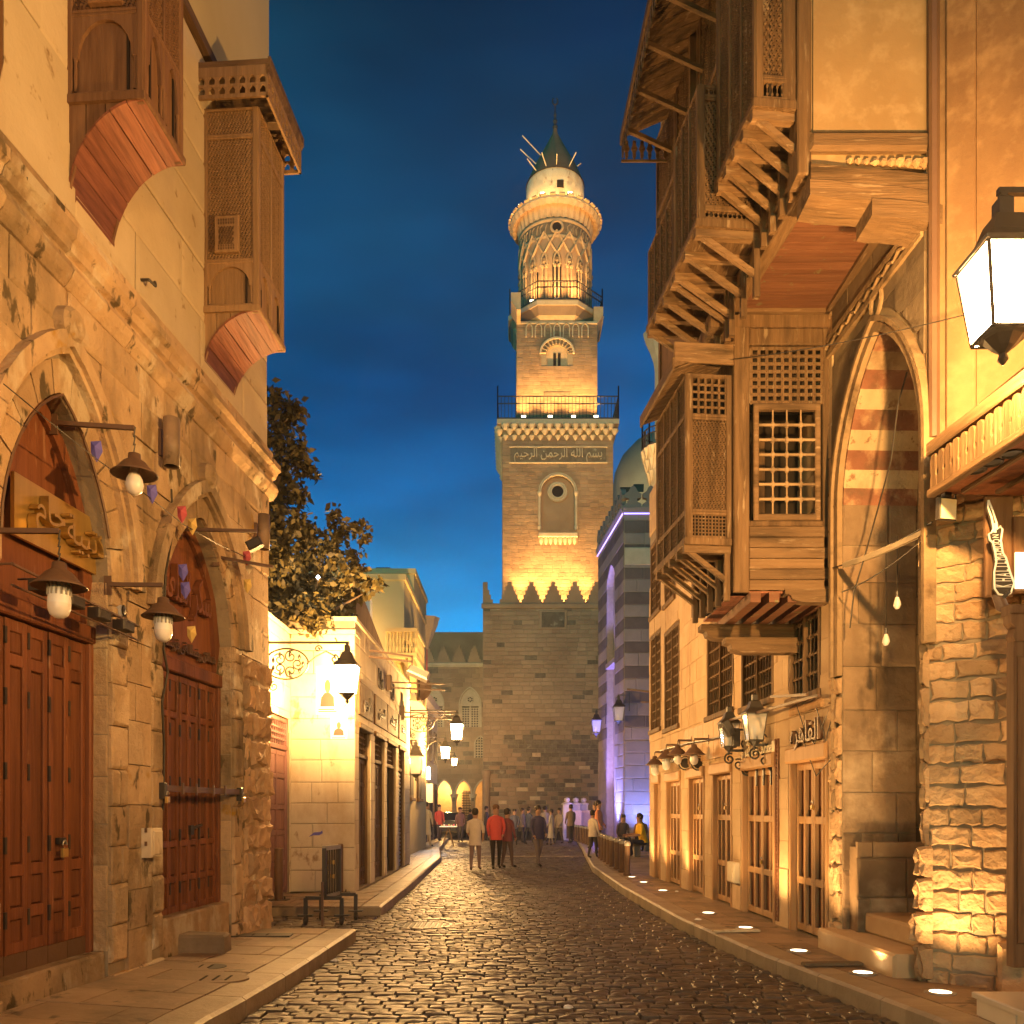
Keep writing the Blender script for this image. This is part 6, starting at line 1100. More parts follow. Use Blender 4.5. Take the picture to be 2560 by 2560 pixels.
for px, py, top, l_ in ((2243, 1500, 1340, 'clear bulb hanging higher, beneath the cable bundle'), (2215, 1592, 1360, 'clear bulb on the longer flex in the portal')):
    c = ga(px, py, -.1); T = thing('hanging_bulb', l_, 'bulb', c, 'bare bulbs hanging in the portal'); t_ = Vector((c.x, c.y, hgt(top, c.y))); b = MB(); b.tube([t_, c + Vector((0, 0, .07))], .005, 4); b.obj('flex', m_iron, T); b = MB(); b.lathe(c, [(.016, .08), (.018, .03), (.014, .025)], 8); b.obj('socket', m_iron, T); b = MB(); b.lathe(c, [(.014, .028), (.03, -.02), (.035, -.05), (.02, -.08), (.0, -.085)], 10); b.obj('glass', m_bulb, T, True)
for k, (a, b_, c_) in enumerate(((1990, 1760, 2080), (2040, 1770, 2078), (2005, 1840, 2076))): cable([ga(a, b_, .08), ga(a + 20, b_ + 60, .05), ga((a + c_) / 2, b_ + 100, .06), ga(c_, b_ + 30 * k, .04)], ('tangled thin cable above the shop door next to the portal, upper loop', 'tangled thin cable beside the pier, right loop', 'tangled thin cable drooping over the shop door lintel')[k], .006)
# ================================================================ minaret, its base wall, the mosque front, blue lit mausoleum, dome
def TX(px, y): return (px - CX) / F * y
TW = thing('tower_base_wall', 'massive brown stone base wall with stepped crenels below the minaret', 'wall', (4, 66, 0)); yT = 66.0
TF = Fr((TX(1207, yT), yT, 0), (1, 0, 0)); tw = 13.0; tc_ = wall_core(TF, 0, tw, 0, 17.05, [], 12, m_mortar, TW)
masonry(TF, .02, tw - .5, .0, 16.7, .33, .75, [], [m_tower, m_dark, m_stone_r], tc_, depth=.05, rough=1, gap=.03, seed=41, limit=299, pick=lambda u, v, r: m_dark if (5.0 + .5 * math.sin(u * 1.3) < v < 7.0 + .4 * math.sin(u * 2.1) and u > 1.5 and r.random() < .85) or r.random() < (.32 if v < 5 else .06) else m_stone_r if v < 7 and r.random() < .10 else m_tower)
b = MB(); b.ext(TF, [(0, 16.7), (.10, 16.72), (.14, 16.85), (.16, 17.0), (.10, 17.08), (0, 17.08)], -.1, tw); b.obj('cornice', m_tower, TW)
pu = lambda px: TX(px, yT) - TF.o.x
b = MB()
def crenel(fr, c, wd, v0, h, n, th, mat, par):
    pts = []; 
    for i in range(n): pts += [(c - wd / 2 * (1 - i / n), v0 + h * i / n), (c - wd / 2 * (1 - i / n), v0 + h * (i + 1) / n)]
    q = pts + [(2 * c - u, v) for u, v in reversed(pts)]; b = MB(); b.prism(fr, q, -th, 0); b.obj('crenel', mat, par)
for i in range(8): crenel(TF, pu(1274 + 54.5 * i), 1.50, 17.08, 1.65, 5, .35, m_tower, TW)
b = MB(); b.prism(TF, [(0, 17.08), (.75, 17.08), (.75, 17.4), (.60, 17.4), (.60, 17.75), (.48, 17.75), (.48, 18.1), (.36, 18.1), (.36, 18.7), (0, 18.7)], -.35, 0); b.obj('corner_crenel', m_tower, TW)
b = MB(); b.bev(TF, pu(1347), pu(1418), hgt(1574, yT), hgt(1526, yT), 0, .10, .04); b.obj('panel_frame', m_tower, TW); b = MB(); b.bev(TF, pu(1354), pu(1411), hgt(1569, yT), hgt(1531, yT), .05, .13, .02); b.obj('inscription_panel', m_dark, TW)
b = MB(); b.lathe(TF.at(.25, 0, .1), [(.28, 0), (.28, 4.0), (.34, 4.2), (.36, 4.5), (.22, 4.6)], 10); b.obj('corner_column', m_tower, TW)
# ---- minaret
MN = thing('minaret', 'tall stone minaret of two square tiers and a round top, floodlit from its galleries', 'minaret', (3.54, 72.3, 17)); xc, yc = 3.54, 72.3
def sqframe(half): return Fr((xc - half, yc - half, 0), (1, 0, 0)), Fr((xc - half, yc + half, 0), (0, -1, 0), (0, 0, 1), (-1, 0, 0))
H68 = lambda py: hgt(py, 68.1)
h1 = 4.28; z1 = H68(1064); f, fl = sqframe(h1)
nic = Op(h1 - 1.28, h1 + 1.28, H68(1326), H68(1232), H68(1190), 'round')
w1 = wall_core(f, 0, 2 * h1, 16, z1, [nic], 2 * h1, m_mortar, MN, reveal=.35, name='lower_tier')
masonry(f, .01, 2 * h1 - .01, 16.5, z1 - .95, .30, .62, [nic.grow(.22)], m_tower, w1, depth=.03, rough=1, gap=.018, seed=43, limit=0, single=False); masonry(fl, .01, 2 * h1, 16.5, z1 - .95, .30, .62, [], m_tower, w1, depth=.03, rough=1, seed=44, single=False)
b = MB(); b.box(f.off(-.34), nic.a - .1, nic.b + .1, nic.sill, nic.top + .1, -.1, 0); b.obj('niche_back', m_tower, MN)
for d0, d1, w in ((.0, .10, .10), (.14, .22, .07)): hood(f, Op(nic.a, nic.b, nic.spring - .05, nic.spring, nic.top, 'round'), d0, d1, -.02, w, m_trim, MN, jamb=False)
c = f.at(h1, H68(1228), -.22); fz = Fr(c, (1, 0, 0), (0, 0, 1), (0, -1, 0))
b = MB(); b.lathe(c, [(.45, .0), (.45, .14), (.55, .18), (.62, .10), (.72, .12), (.80, .0)], 24, fz); b.obj('round_window_rim', m_trim, MN); b = MB(); b.lathe(c, [(.0, .02), (.46, .02)], 20, fz); b.obj('round_window', m_void, MN)
for u in (nic.a - .13, nic.b + .13): b = MB(); b.lathe(f.at(u, 0, .02), [(.13, nic.sill), (.15, nic.sill + .25), (.10, nic.sill + .35), (.10, nic.spring - .35), (.17, nic.spring - .1), (.17, nic.spring + .03), (.0, nic.spring + .03)], 8); b.obj('niche_column', m_trim, MN)
b = MB(); b.bev(f, h1 - 1.5, h1 + 1.5, H68(1346), H68(1336), 0, .42, .03); b.obj('niche_sill', m_trim, MN)
for k in range(8):
    u = h1 - 1.30 + k * 2.6 / 7; b = MB(); b.lathe(f.at(u, H68(1364), .12), [(.02, 0), (.10, .12), (.16, .28), (.18, .45), (.16, .55)], 6); b.obj('sill_corbel', m_trim, MN)
def stalactites(fr, u0, u1, v0, v1, n, par, out=.5):
    q = (u1 - u0) / n; h = v1 - v0
    for k in range(n):
        c = u0 + (k + .5) * q; b = MB(); b.lathe(fr.at(c, v0, out * .25), [(.02, 0), (q * .18, h * .1), (q * .30, h * .22), (q * .36, h * .30)], 6); b.lathe(fr.at(c + q * .5, v0 + h * .30, out * .45), [(.02, 0), (q * .22, h * .1), (q * .42, h * .28), (q * .46, h * .36)], 6); b.lathe(fr.at(c, v0 + h * .58, out * .65), [(.02, 0), (q * .3, h * .12), (q * .5, h * .34), (q * .5, h * .42)], 6); b.obj('stalactite_corbel', m_trim, par)
stalactites(f, -.1, 2 * h1 + .1, H68(1104), H68(1066), 13, MN); stalactites(fl, -.1, 2 * h1 + .1, H68(1104), H68(1066), 13, MN)
zb = H68(1054); b = MB(); b.box(XYZ, xc - h1 - .42, xc + h1 + .42, yc - h1 - .42, yc + h1 + .42, H68(1066), zb); b.obj('gallery_slab', m_trim, MN)
# carved inscription band
iu0, iu1, iv0, iv1 = .62, 2 * h1 - .55, H68(1158), H68(1120); b = MB(); b.box(f, iu0, iu1, iv0, iv1, -.02, .05); o = b.obj('inscription_band', m_dark, MN)
for v in (iv0 - .06, iv1 - .02): b = MB(); b.bev(f, iu0 - .1, iu1 + .1, v, v + .1, 0, .12, .03); b.obj('band_edge', m_trim, MN)
text('\ufee2\ufef4\ufea3\ufeae\ufedf\ufe8d \ufee6\ufee4\ufea3\ufeae\ufedf\ufe8d \ufeea\ufee0\ufedf\ufe8d \ufee2\ufeb4\ufe91', f, (iu0 + iu1) / 2, (iv0 + iv1) / 2 + .12, .07, .95, m_trim, MN, ext=.06, sx=.80)
def railing(pts, z0, h, n, par, posts=True):
    b = MB()
    for a, c in zip(pts[:-1], pts[1:]):
        a = Vector((*a, z0)); c = Vector((*c, z0)); up = Vector((0, 0, 1)); L_ = (c - a).length
        for z in (.08, h * .68, h): b.bar(a + up * z, c + up * z, .07)
        m = max(2, round(L_ / n))
        for i in range(m + 1): p = a.lerp(c, i / m); b.bar(p + up * .05, p + up * h, .045)
        b.bar(a, a + up * h * 1.45, .10); b.bar(c, c + up * h * 1.45, .10)
    b.obj('gallery_railing', m_iron, par)
q = h1 + .36; railing([(xc - q, yc + q), (xc - q, yc - q), (xc + q, yc - q), (xc + q, yc + q)], zb, 1.75, .27, MN)
# ---- second tier
h2 = 3.17; f2_, f2l = sqframe(h2); H69 = lambda py: hgt(py, 69.1); z2 = H69(806)
ar = Op(h2 - .82, h2 + .82, H69(915), H69(885), H69(862), 'round'); w2 = wall_core(f2_, 0, 2 * h2, zb, z2, [ar], 2 * h2, m_mortar, MN, reveal=.2, name='upper_tier')
masonry(f2_, .01, 2 * h2 - .01, zb, z2, .30, .60, [ar.grow(.42)], m_tower, w2, depth=.03, rough=1, gap=.018, seed=45, single=False); masonry(f2l, .01, 2 * h2, zb, z2, .30, .60, [], m_tower, w2, depth=.03, seed=46, single=False)
b = MB(); b.box(f2_.off(-.18), ar.a - .1, ar.b + .1, zb, ar.top + .1, -.1, 0); b.obj('arch_back', m_stone_r, MN)
voussoirs(f2_, ar, .05, .42, 22, -.02, .12, [m_stone_r, m_dark], MN, name='arch_stone', gap=.012); hood(f2_, Op(ar.a, ar.b, ar.spring, ar.spring, ar.top, 'round'), .42, .56, -.02, .2, m_trim, MN, jamb=False)
for s in (-1, 1): b = MB(); b.box(f2_.off(-.17), h2 + s * .18 - .11, h2 + s * .18 + .11, H69(920), H69(880), 0, .02); b.obj('slit_window', m_void, MN)
b = MB(); b.bev(f2_, h2 - 1.05, h2 + 1.0, H69(990), H69(980), 0, .08, .02); b.obj('doorway_lintel', m_dark, MN)
for k in range(7): c = .98 + k * (2 * h2 - 1.96) / 6; o = Op(c - .20, c + .20, H69(843), H69(822), H69(810)); b = MB(); b.prism(f2_, o.outline(8), -.02, .015); b.obj('blind_niche', m_dark, MN); hood(f2_, o, .0, .09, 0, .12, m_trim, MN)
b = MB(); b.bev(f2_, 0, 2 * h2, z2 - .15, z2 + .05, -.1, .12, .03); b.obj('string_course', m_trim, MN)
# flared octagon and second gallery
def octo(r0, z0, r1, z1_, mat, nm): b = MB(); b.lathe((xc, yc, 0), [(.0, z0), (r0, z0), (r1, z1_), (.0, z1_)], 8, a0=PI / 8, a1=PI / 8 + 2 * PI); b.obj(nm, mat, MN)
H71 = lambda py: hgt(py, 69.4); octo(3.4, z2, 3.75, H71(798), m_stone_r, 'flare'); octo(3.75, H71(798), 4.05, H71(775), m_tower, 'flare'); octo(4.12, H71(778), 4.18, H71(768), m_trim, 'cornice'); octo(4.05, H71(772), 4.10, H71(764), m_tower, 'gallery_slab')
zg = H71(764); ap = 4.02; railing([(xc + ap * math.cos(PI / 8 + k * PI / 4), yc + ap * math.sin(PI / 8 + k * PI / 4)) for k in range(4, 9)], zg, 1.45, .26, MN)
for s in (-1, 1): b = MB(); b.prism(Fr((xc + s * (h2 + .0), yc - h2, 0), (s, 0, 0), (0, 0, 1)), [(-.3, z2 - .1), (.0, z2 - .1), (.45, z2 + .6), (.45, z2 + 1.2), (-.3, z2 + 1.2)], -2, .1); b.obj('corner_bracket', m_stone_r, MN)
m_carve2 = M('tan_carved_drum_stone', (.36, .24, .14), (.46, .33, .20), scale=2, bump=.4, rnd=.08)
# round drum
rD = 2.85; HD = lambda py: hgt(py, 69.6); zt = HD(546)
b = MB(); b.lathe((xc, yc, 0), [(rD, zg - .2), (rD, zt)], 40); b.obj('drum', m_tower, MN, True)
def onD(a, z, w=0.0): t = -PI / 2 + a; return Vector((xc + (rD + w) * math.cos(t), yc + (rD + w) * math.sin(t), z))
nP = 18; zc, zs = HD(655), HD(625)
for k in range(nP):
    a = 2 * PI * k / nP; dpt = .12
    if math.cos(a) < -.25: continue
    for s in (-1, 1):
        b = MB(); b.tube([onD(a + s * .055, zg, .05), onD(a + s * .055, zc - .5, .05)], .09, 6); b.tube([onD(a + s * .055, zc - .5, .05), onD(a + s * .055, zc - .3, .06)], .14, 6); b.obj('drum_column', m_carve2, MN)
    b = MB(); b.tube([onD(a + .055 * math.cos(t) * 1.6, zc - .3 + .95 * math.sin(t), .06) for t in [PI * i / 8 for i in range(9)]], .11, 5); b.obj('drum_arch', m_carve2, MN)
    b = MB(); b.lathe(onD(a, zc + .1, .03), [(.0, -.35), (.22, -.15), (.24, .1), (.0, .4)], 6); b.obj('arch_filling', m_dark, MN)
    for s in (-1, 1): b = MB(); p = 2 * PI / nP; b.tube([onD(a + s * p * t, zc + .62 + (zs + .95 - zc) * t * .92, .07 + .02 * (1 if s > 0 else 0)) for t in (0, .18, .28, .5, .55, .8, 1.0)], .11, 4); b.obj('interlace_band', m_carve2, MN)
b = MB(); b.lathe((xc, yc, 0), [(rD + .02, zs + .9), (rD + .12, zs + 1.0), (rD + .12, zs + 1.12), (rD + .02, zs + 1.2)], 40); b.obj('ring_moulding', m_carve2, MN, True); b = MB(); b.lathe((xc, yc, 0), [(rD + .03, zs + 1.2), (rD + .03, zt - .35)], 40); b.obj('inscription_ring', m_dark, MN, True)
b = MB(); b.lathe((xc, yc, 0), [(rD + .02, zt - .35), (rD + .14, zt - .28), (rD + .14, zt - .15), (rD + .02, zt)], 40); b.obj('ring_moulding', m_carve2, MN, True)
c = onD(0, (zs + 1.2 + zt - .3) / 2, .05); fz = Fr(c, (1, 0, 0), (0, 0, 1), (0, -1, 0)); b = MB(); b.lathe(c, [(.34, .0), (.40, .12), (.52, .12), (.56, .0)], 18, fz); b.obj('round_window_rim', m_carve2, MN); b = MB(); b.lathe(c, [(.0, .03), (.36, .03)], 14, fz); b.obj('round_window', m_void, MN)
for k in range(26):
    a = -1.6 + 3.2 * k / 25
    if abs(a) > .25: b = MB(); z = (zs + 1.2 + zt - .3) / 2; b.tube([onD(a, z - .35, .06), onD(a + .02 * (-1) ** k, z + .1, .06), onD(a + .05, z + .3, .06)], .05, 4); b.obj('ring_letter', m_carve2, MN)
o = Op(-.35, .35, zg, HD(650), HD(632)); b = MB(); b.prism(Fr(onD(0, 0, .06), (1, 0, 0)), o.outline(8), -.2, .02); b.obj('drum_door', m_void, MN)
# flared reed cornice, parapet slabs
zf = hgt(480, 68.4); n = 72; b = MB(); vs = []
for z, rr in ((zt, rD + .05), (zt + .25, rD + .12), (zt + .9, rD + .30), (zf - .55, rD + .62), (zf - .25, rD + .80)):
    vs += [Vector((xc + (rr + (.06 if k % 2 else -.02)) * math.cos(2 * PI * k / n), yc + (rr + (.06 if k % 2 else -.02)) * math.sin(2 * PI * k / n), z)) for k in range(n)]
b.add(vs, [(j * n + i, j * n + (i + 1) % n, (j + 1) * n + (i + 1) % n, (j + 1) * n + i) for j in range(4) for i in range(n)]); b.obj('reeded_cornice', m_stone_r, MN)
b = MB(); b.lathe((xc, yc, 0), [(rD + .78, zf - .25), (rD + .85, zf - .2), (rD + .85, zf - .02), (1.0, zf - .02)], 40); b.obj('cornice_ring', m_trim, MN)
for k in range(32):
    a = 2 * PI * (k + .5) / 32; fz = Fr((xc, yc, 0), (-math.sin(a), math.cos(a), 0), (0, 0, 1), (math.cos(a), math.sin(a), 0)); b = MB(); b.bev(fz, -.22, .22, zf - .05, zf + .10, 2.6, rD + 1.0, .03); b.obj('cornice_slab', m_stone_r, MN)
HL = lambda py: hgt(py, 70); r3 = 2.38; zl = HL(418); b = MB(); b.lathe((xc, yc, 0), [(r3, zf - .1), (r3, zl - .3), (r3 - .06, zl)], 36); b.obj('lantern_drum', m_pale, MN, True)
b = MB(); b.box(Fr((xc + .05, yc - r3, 0), (1, 0, 0)), -.02, .52, HL(470), HL(452), -.2, .03); b.obj('small_window', m_void, MN)
b = MB(); b.lathe((xc, yc, 0), [(r3 + .04, zl - .05), (r3 - .25, zl + .6), (1.75, zl + 1.5), (1.15, zl + 2.6), (.62, zl + 3.6), (.22, zl + 4.4), (.14, zl + 4.9)], 32); b.obj('cap', M('brown_lead_cap', (.24, .115, .06), (.30, .15, .08), bump=.2, rnd=0), MN, True)
zz = zl + 4.7; b = MB(); b.lathe((xc, yc, 0), [(.12, zz), (.24, zz + .25), (.10, zz + .5), (.20, zz + .75), (.07, zz + 1.0), (.14, zz + 1.25), (.05, zz + 1.5), (.05, zz + 2.1)], 10); b.tube([Vector((xc + .22 * math.sin(t), yc, zz + 2.4 - .30 * math.cos(t))) for t in [-2.5 + 5.0 * i / 14 for i in range(15)]], .06, 5); b.obj('crescent_finial', m_iron, MN)
for a, z, l in ((-.9, zl + 1.9, 2.1), (-1.0, zl + 1.15, 1.7), (-.75, zl + .15, 1.1), (-.35, zl + .15, 1.0), (.0, zl + .2, .8), (.45, zl + .2, 1.1), (1.2, zl + 1.2, .5)):
    rr = 2.38 - (z - zl) * .5; p = Vector((xc + rr * math.sin(a), yc - rr * math.cos(a), z)); b = MB(); b.bar(p - Vector((math.sin(a), -math.cos(a), .3)) * .2, p + Vector((math.sin(a) * 1.0, -math.cos(a) * .6, .55 if a else .3)).normalized() * l, .06); b.obj('scaffold_pole', m_pale, MN)
def flood(p, label, aim): T = thing('tower_floodlight', label, 'floodlight', p, 'floodlights on the minaret galleries'); f = Fr(p, (1, 0, 0), (0, .4, .9)); b = MB(); b.bev(f, -.22, .22, -.16, .16, -.12, .1, .04); b.obj('housing', m_iron, T); b = MB(); b.box(f, -.16, .16, -.11, .11, .1, .11); b.obj('lens', m_spot, T)
for i, px in enumerate((1309, 1375, 1433, 1489)):
    p = Vector((TX(px, 68.2), 67.95, zb + .25)); flood(p, ('leftmost', 'second from left', 'third from left', 'rightmost')[i] + ' floodlight on the lower gallery of the minaret', None); lamp('SPOT', p + Vector((0, -.1, .3)), 1500, WARM, .15, p + Vector((0, 1.5, 6.5)), 110, .8)
for i, px in enumerate((1330, 1390, 1443)):
    p = Vector((TX(px, 69), 69.0 + (.0 if i == 1 else .25), zg + .2)); flood(p, ('left', 'middle', 'right')[i] + ' floodlight on the upper round gallery of the minaret', None); lamp('SPOT', p + Vector((0, -.1, .3)), 1500, WARM, .5, p + Vector((0, .9, 6)), 110, .8)
for i, a in enumerate((-1.0, -.35, .3, 1.0)):
    p = Vector((xc + 3.4 * math.sin(a), yc - 3.4 * math.cos(a), zf + .3)); flood(p, ('left edge', 'left of the small window', 'right of the small window', 'right edge')[i] + ' floodlight on the reeded cornice of the minaret top', None); lamp('POINT', p + Vector((0, -.05, .35)), 190, WARM, .15)
for i, px in enumerate((1301, 1356, 1410, 1465)):
    p = Vector((TX(px, 66.5), 66.9, 17.15)); T = thing('wall_uplight', ('far left', 'second', 'third', 'far right')[i] + ' uplight glowing in the gap between the stepped crenels', 'uplight', p, 'uplights between the crenels'); b = MB(); b.lathe(p, [(.0, 0), (.16, 0), (.2, .2), (.16, .22)], 10); b.obj('housing', m_iron, T); b = MB(); b.lathe(p, [(.0, .2), (.15, .21)], 10); b.obj('lens', m_spot, T); lamp('SPOT', p + Vector((0, .25, .32)), 420, WARM, .08, p + Vector((0, 1.1, 1.0)), 150, .6); lamp('SPOT', p + Vector((0, .1, .4)), 2600, WARM, .12, p + Vector((0, .85, 5)), 80, .9)
lamp('SPOT', (xc - 6.5, 70, 17.5), 2500, WARM2, .2, (xc - 4.2, 73, 30), 70, .9)
# ---- mosque front on the left of the minaret
MQ = thing('mosque_front', 'brown mosque front with lattice windows, arcade and stepped crenels left of the minaret', 'mosque', (-5, 70, 0)); yF = 70.0; FF = Fr((TX(1030, yF), yF, 0), (1, 0, 0)); fu = lambda px: TX(px, yF) - FF.o.x; HF = lambda py: hgt(py, yF)
wins = [Op(fu(a), fu(b), HF(1818), HF(1762), HF(1720)) for a, b in ((1064, 1108), (1150, 1201))] + [Op(fu(1188), fu(1214), HF(1895), HF(1862), HF(1842))]
arcs = [Op(fu(a), fu(b), .3, HF(1985), HF(1952)) for a, b in ((1092, 1130), (1140, 1177), (1187, 1224))]
fw = fu(1240); fc = wall_core(FF, 0, fw, 0, HF(1664), wins + arcs, 4, m_mortar, MQ, reveal=.6); masonry(FF, .02, fw, 0, HF(1668), .38, .8, [o.grow(.06) for o in wins + arcs], [m_tower, m_dark], fc, depth=.035, rough=1, gap=.02, seed=51, limit=290, pick=lambda u, v, r: m_dark if r.random() < .12 else m_tower)
b = MB(); b.ext(FF, [(0, HF(1668)), (.12, HF(1664)), (.15, HF(1658)), (0, HF(1656))], 0, fw); b.obj('cornice', m_trim, MQ)
for i in range(5): crenel(FF, fu(1062 + 38.5 * i + 8), 1.05, HF(1656), 1.35, 5, .3, m_tower, MQ)
for o in wins:
    hood(FF, o, .0, .10, -.02, .12, m_trim, MQ); b = MB(); b.box(FF, o.a, o.b, o.sill, o.top, -.5, -.45); b.obj('shade_sheet', m_void, MQ)  # near-black sheet paints the dark behind the lattice
    lb = MB()
    if o.b - o.a > 1.1:
        c = (o.a + o.b) / 2
        for s in (-1, 1): q = Op(c + s * .36 - .30, c + s * .36 + .30, o.sill, o.spring - .25, o.spring + .15, 'round'); us = q.us(10); t = MB(); lattice(lb, FF.off(-.08), q.a, q.b, q.sill, q.spring, .20, 'grid', 0, t=.42, d=.05)
        t = MB(); t.box(FF, c - .06, c + .06, o.sill, o.spring, -.3, .0); t.box(FF, o.a, c - .66, o.sill, o.spring + .1, -.3, -.05); t.box(FF, c + .66, o.b, o.sill, o.spring + .1, -.3, -.05); us = o.us(12); t.strip(FF, [(u, o.y(u) - .005) for u in us], [(u, min(o.y(u) - .01, o.spring - .1)) for u in us], -.3, -.06); t.obj('window_tracery', m_trim, MQ)
        cc = FF.at(c, o.spring + .42, -.05); fz = Fr(cc, (1, 0, 0), (0, 0, 1), (0, -1, 0)); t = MB(); t.lathe(cc, [(.0, .01), (.22, .01)], 12, fz); t.obj('round_window', m_void, MQ); t = MB(); [t.bar(fz.at(-.22 * math.cos(k), -.22 * math.sin(k), .02), fz.at(.22 * math.cos(k), .22 * math.sin(k), .02), .05) for k in (0, PI / 3, 2 * PI / 3)]; t.lathe(cc, [(.20, .0), (.22, .05), (.28, .05), (.30, 0)], 12, fz); t.obj('round_window_tracery', m_trim, MQ)
    else: lattice(lb, FF.off(-.1), o.a, o.b, o.sill, o.top, .20, 'grid', 0, t=.42, d=.05)
    lb.obj('lattice', m_trim, MQ)
for o in arcs: hood(FF, Op(o.a, o.b, o.spring, o.spring, o.top), .0, .14, -.02, .08, m_trim, MQ, jamb=False); 
for px in (1086, 1135, 1182): b = MB(); z = HF(1985); b.lathe(FF.at(fu(px), 0, -.2), [(.26, 0), (.26, .3), (.16, .4), (.15, z - .6), (.18, z - .55), (.30, z - .1), (.32, z), (.0, z)], 10); b.obj('arcade_column', m_trim, MQ)
b = MB(); b.box(FF, 0, fw, 0, 4.8, -3, -2.8); b.obj('arcade_back_wall', m_stone_r, MQ)
for o in arcs[1:2]: spindle_grille(FF.off(-2.75), o.a + .3, o.b - .1, .3, 3.2, 6, 14, m_iron, MQ, r=.03)
lamp('POINT', (TX(1120, 71.6), 71.6, 3.6), 700, WARM, .2)
HB = thing('hall_roof_wall', 'plain dark brown hall wall rising behind the stepped crenels', 'wall', (-5, 80, 0)); b = MB(); b.box(XYZ, TX(1050, 80), TX(1250, 80), 80, 84, 0, hgt(1580, 80)); b.obj('wall', m_tower, HB)
# ---- blue lit mausoleum on the right
QB = thing('striped_mausoleum', 'striped stone mausoleum bathed in violet and blue light right of the minaret', 'mausoleum', (6, 43, 0)); qx, qy = 5.35, 42.0; QF = Fr((qx, qy, 0), (1, 0, 0)); QL = wall_fr(qx, qy, 4.82, 49.0, (0, 40)); zq = hgt(1272, 42)
recq = Op(2.2, 4.4, .0, 13.2, 14.2); qc = wall_core(QF, 0, 6.5, 0, zq, [], 6, m_mortar, QB); qc2 = wall_core(QL, 0, 7.02, 0, zq, [recq], .5, m_mortar, QB, reveal=.5)
m_qa = M('pale_striped_stone', (.21, .165, .14), (.28, .22, .19), scale=.8, bump=.4, bscale=5, rnd=.10); m_qb = M('dark_striped_stone', (.085, .065, .058), (.13, .10, .09), scale=.8, bump=.4, bscale=5, rnd=.12)
bq = lambda v, row: (m_qa, m_qb)[row % 2] if v > 5 else m_qa
masonry(QF, .01, 2.6, .15, zq, .58, 1.15, [], [m_qa, m_qb], qc, depth=.03, rough=1, gap=.015, seed=61, bands=bq); masonry(QL, .01, 7.0, .15, zq, .58, 1.1, [recq.grow(.02)], [m_qa, m_qb], qc2, depth=.03, rough=1, gap=.015, seed=62, bands=bq, limit=290)
b = MB(); b.box(QL, recq.a - .2, recq.b + .2, 0, 15, -.75, -.5); b.obj('recess_back', m_qa, QB); b = MB(); b.bev(QL.off(-.48), 2.7, 3.9, 9.6, 12.6, -.1, .05); b.obj('window', m_void, QB); b = MB(); b.bev(QL, 2.2, 4.4, 9.0, 9.25, -.5, .1); b.obj('window_ledge', m_qa, QB)
b = MB(); b.bev(QF, .02, 2.4, hgt(1413, 42), hgt(1369, 42), 0, .07, .03); b.obj('carved_band', m_trim, QB)
for fr_, ln in ((QF, 2.6), (QL, 7.0)): b = MB(); b.ext(fr_, [(0, zq - .2), (.10, zq - .15), (.16, zq), (.16, zq + .08), (0, zq + .08)], -.05, ln); b.obj('cornice', m_qa, QB); b = MB(); b.box(fr_, -.02, ln, zq - .28, zq - .22, .06, .10); b.obj('violet_led_strip', m_viol, QB)
def trefoil(fr, c, v0, h, wd, par): b = MB(); s = wd / 2; b.prism(fr, [(c - s, v0), (c + s, v0), (c + s, v0 + h * .12), (c + s * .45, v0 + h * .25), (c + s * .5, v0 + h * .38), (c + s * .95, v0 + h * .42), (c + s, v0 + h * .6), (c + s * .55, v0 + h * .72), (c + s * .3, v0 + h * .92), (c, v0 + h), (c - s * .3, v0 + h * .92), (c - s * .55, v0 + h * .72), (c - s, v0 + h * .6), (c - s * .95, v0 + h * .42), (c - s * .5, v0 + h * .38), (c - s * .45, v0 + h * .25), (c - s, v0 + h * .12)], -.25, 0); b.obj('crenel', m_qa, par)
for k in range(3): trefoil(QF.off(.1), .42 + k * .85, zq + .08, 1.0, .8, QB)
for k in range(9): trefoil(QL.off(.1), .4 + k * .78, zq + .08, 1.0, .74, QB)
cB_ = (.27, .22, 1.0)
for p, e, c_, aim, sp in (((4.6, 45, .5), 9000, cB_, (5.1, 45.6, 9), 60), ((4.5, 43.2, .4), 5000, (.20, .24, 1), (5.3, 43.4, 6), 80), ((6.2, 40.6, .3), 1600, (.18, .26, 1), (6.2, 42, 3.0), 100), ((5.0, 45.3, 9.4), 2000, cB_, (5.2, 45.3, 14), 70)): lamp('SPOT', p, e, c_, .15, aim, sp, .9)
lamp('POINT', (4.5, 44.6, 2.0), 220, cB_, .15)
for (x, y_, z, l_) in ((4.45, 46.5, 6.0, 'small violet-lit hanging lantern near the minaret base'), (5.0, 41.3, 6.1, 'dark hanging lantern before the blue striped wall')):
    lantern((x, y_, z), l_, False, 0, 1.5, (.5, False), Fr((0, 0, 0), (-1, 0, 0)), group='hanging lanterns on the mausoleum')
b = MB(); b.bar((6.9, 40, 6.9), (5.3, 40.5, 7.15), .10); b.bar((7.1, 40, 6.5), (5.9, 40.4, 6.55), .07); tag(b.obj('wooden_pole', m_wx), 'pair of wooden poles sticking out before the blue striped wall', 'pole')
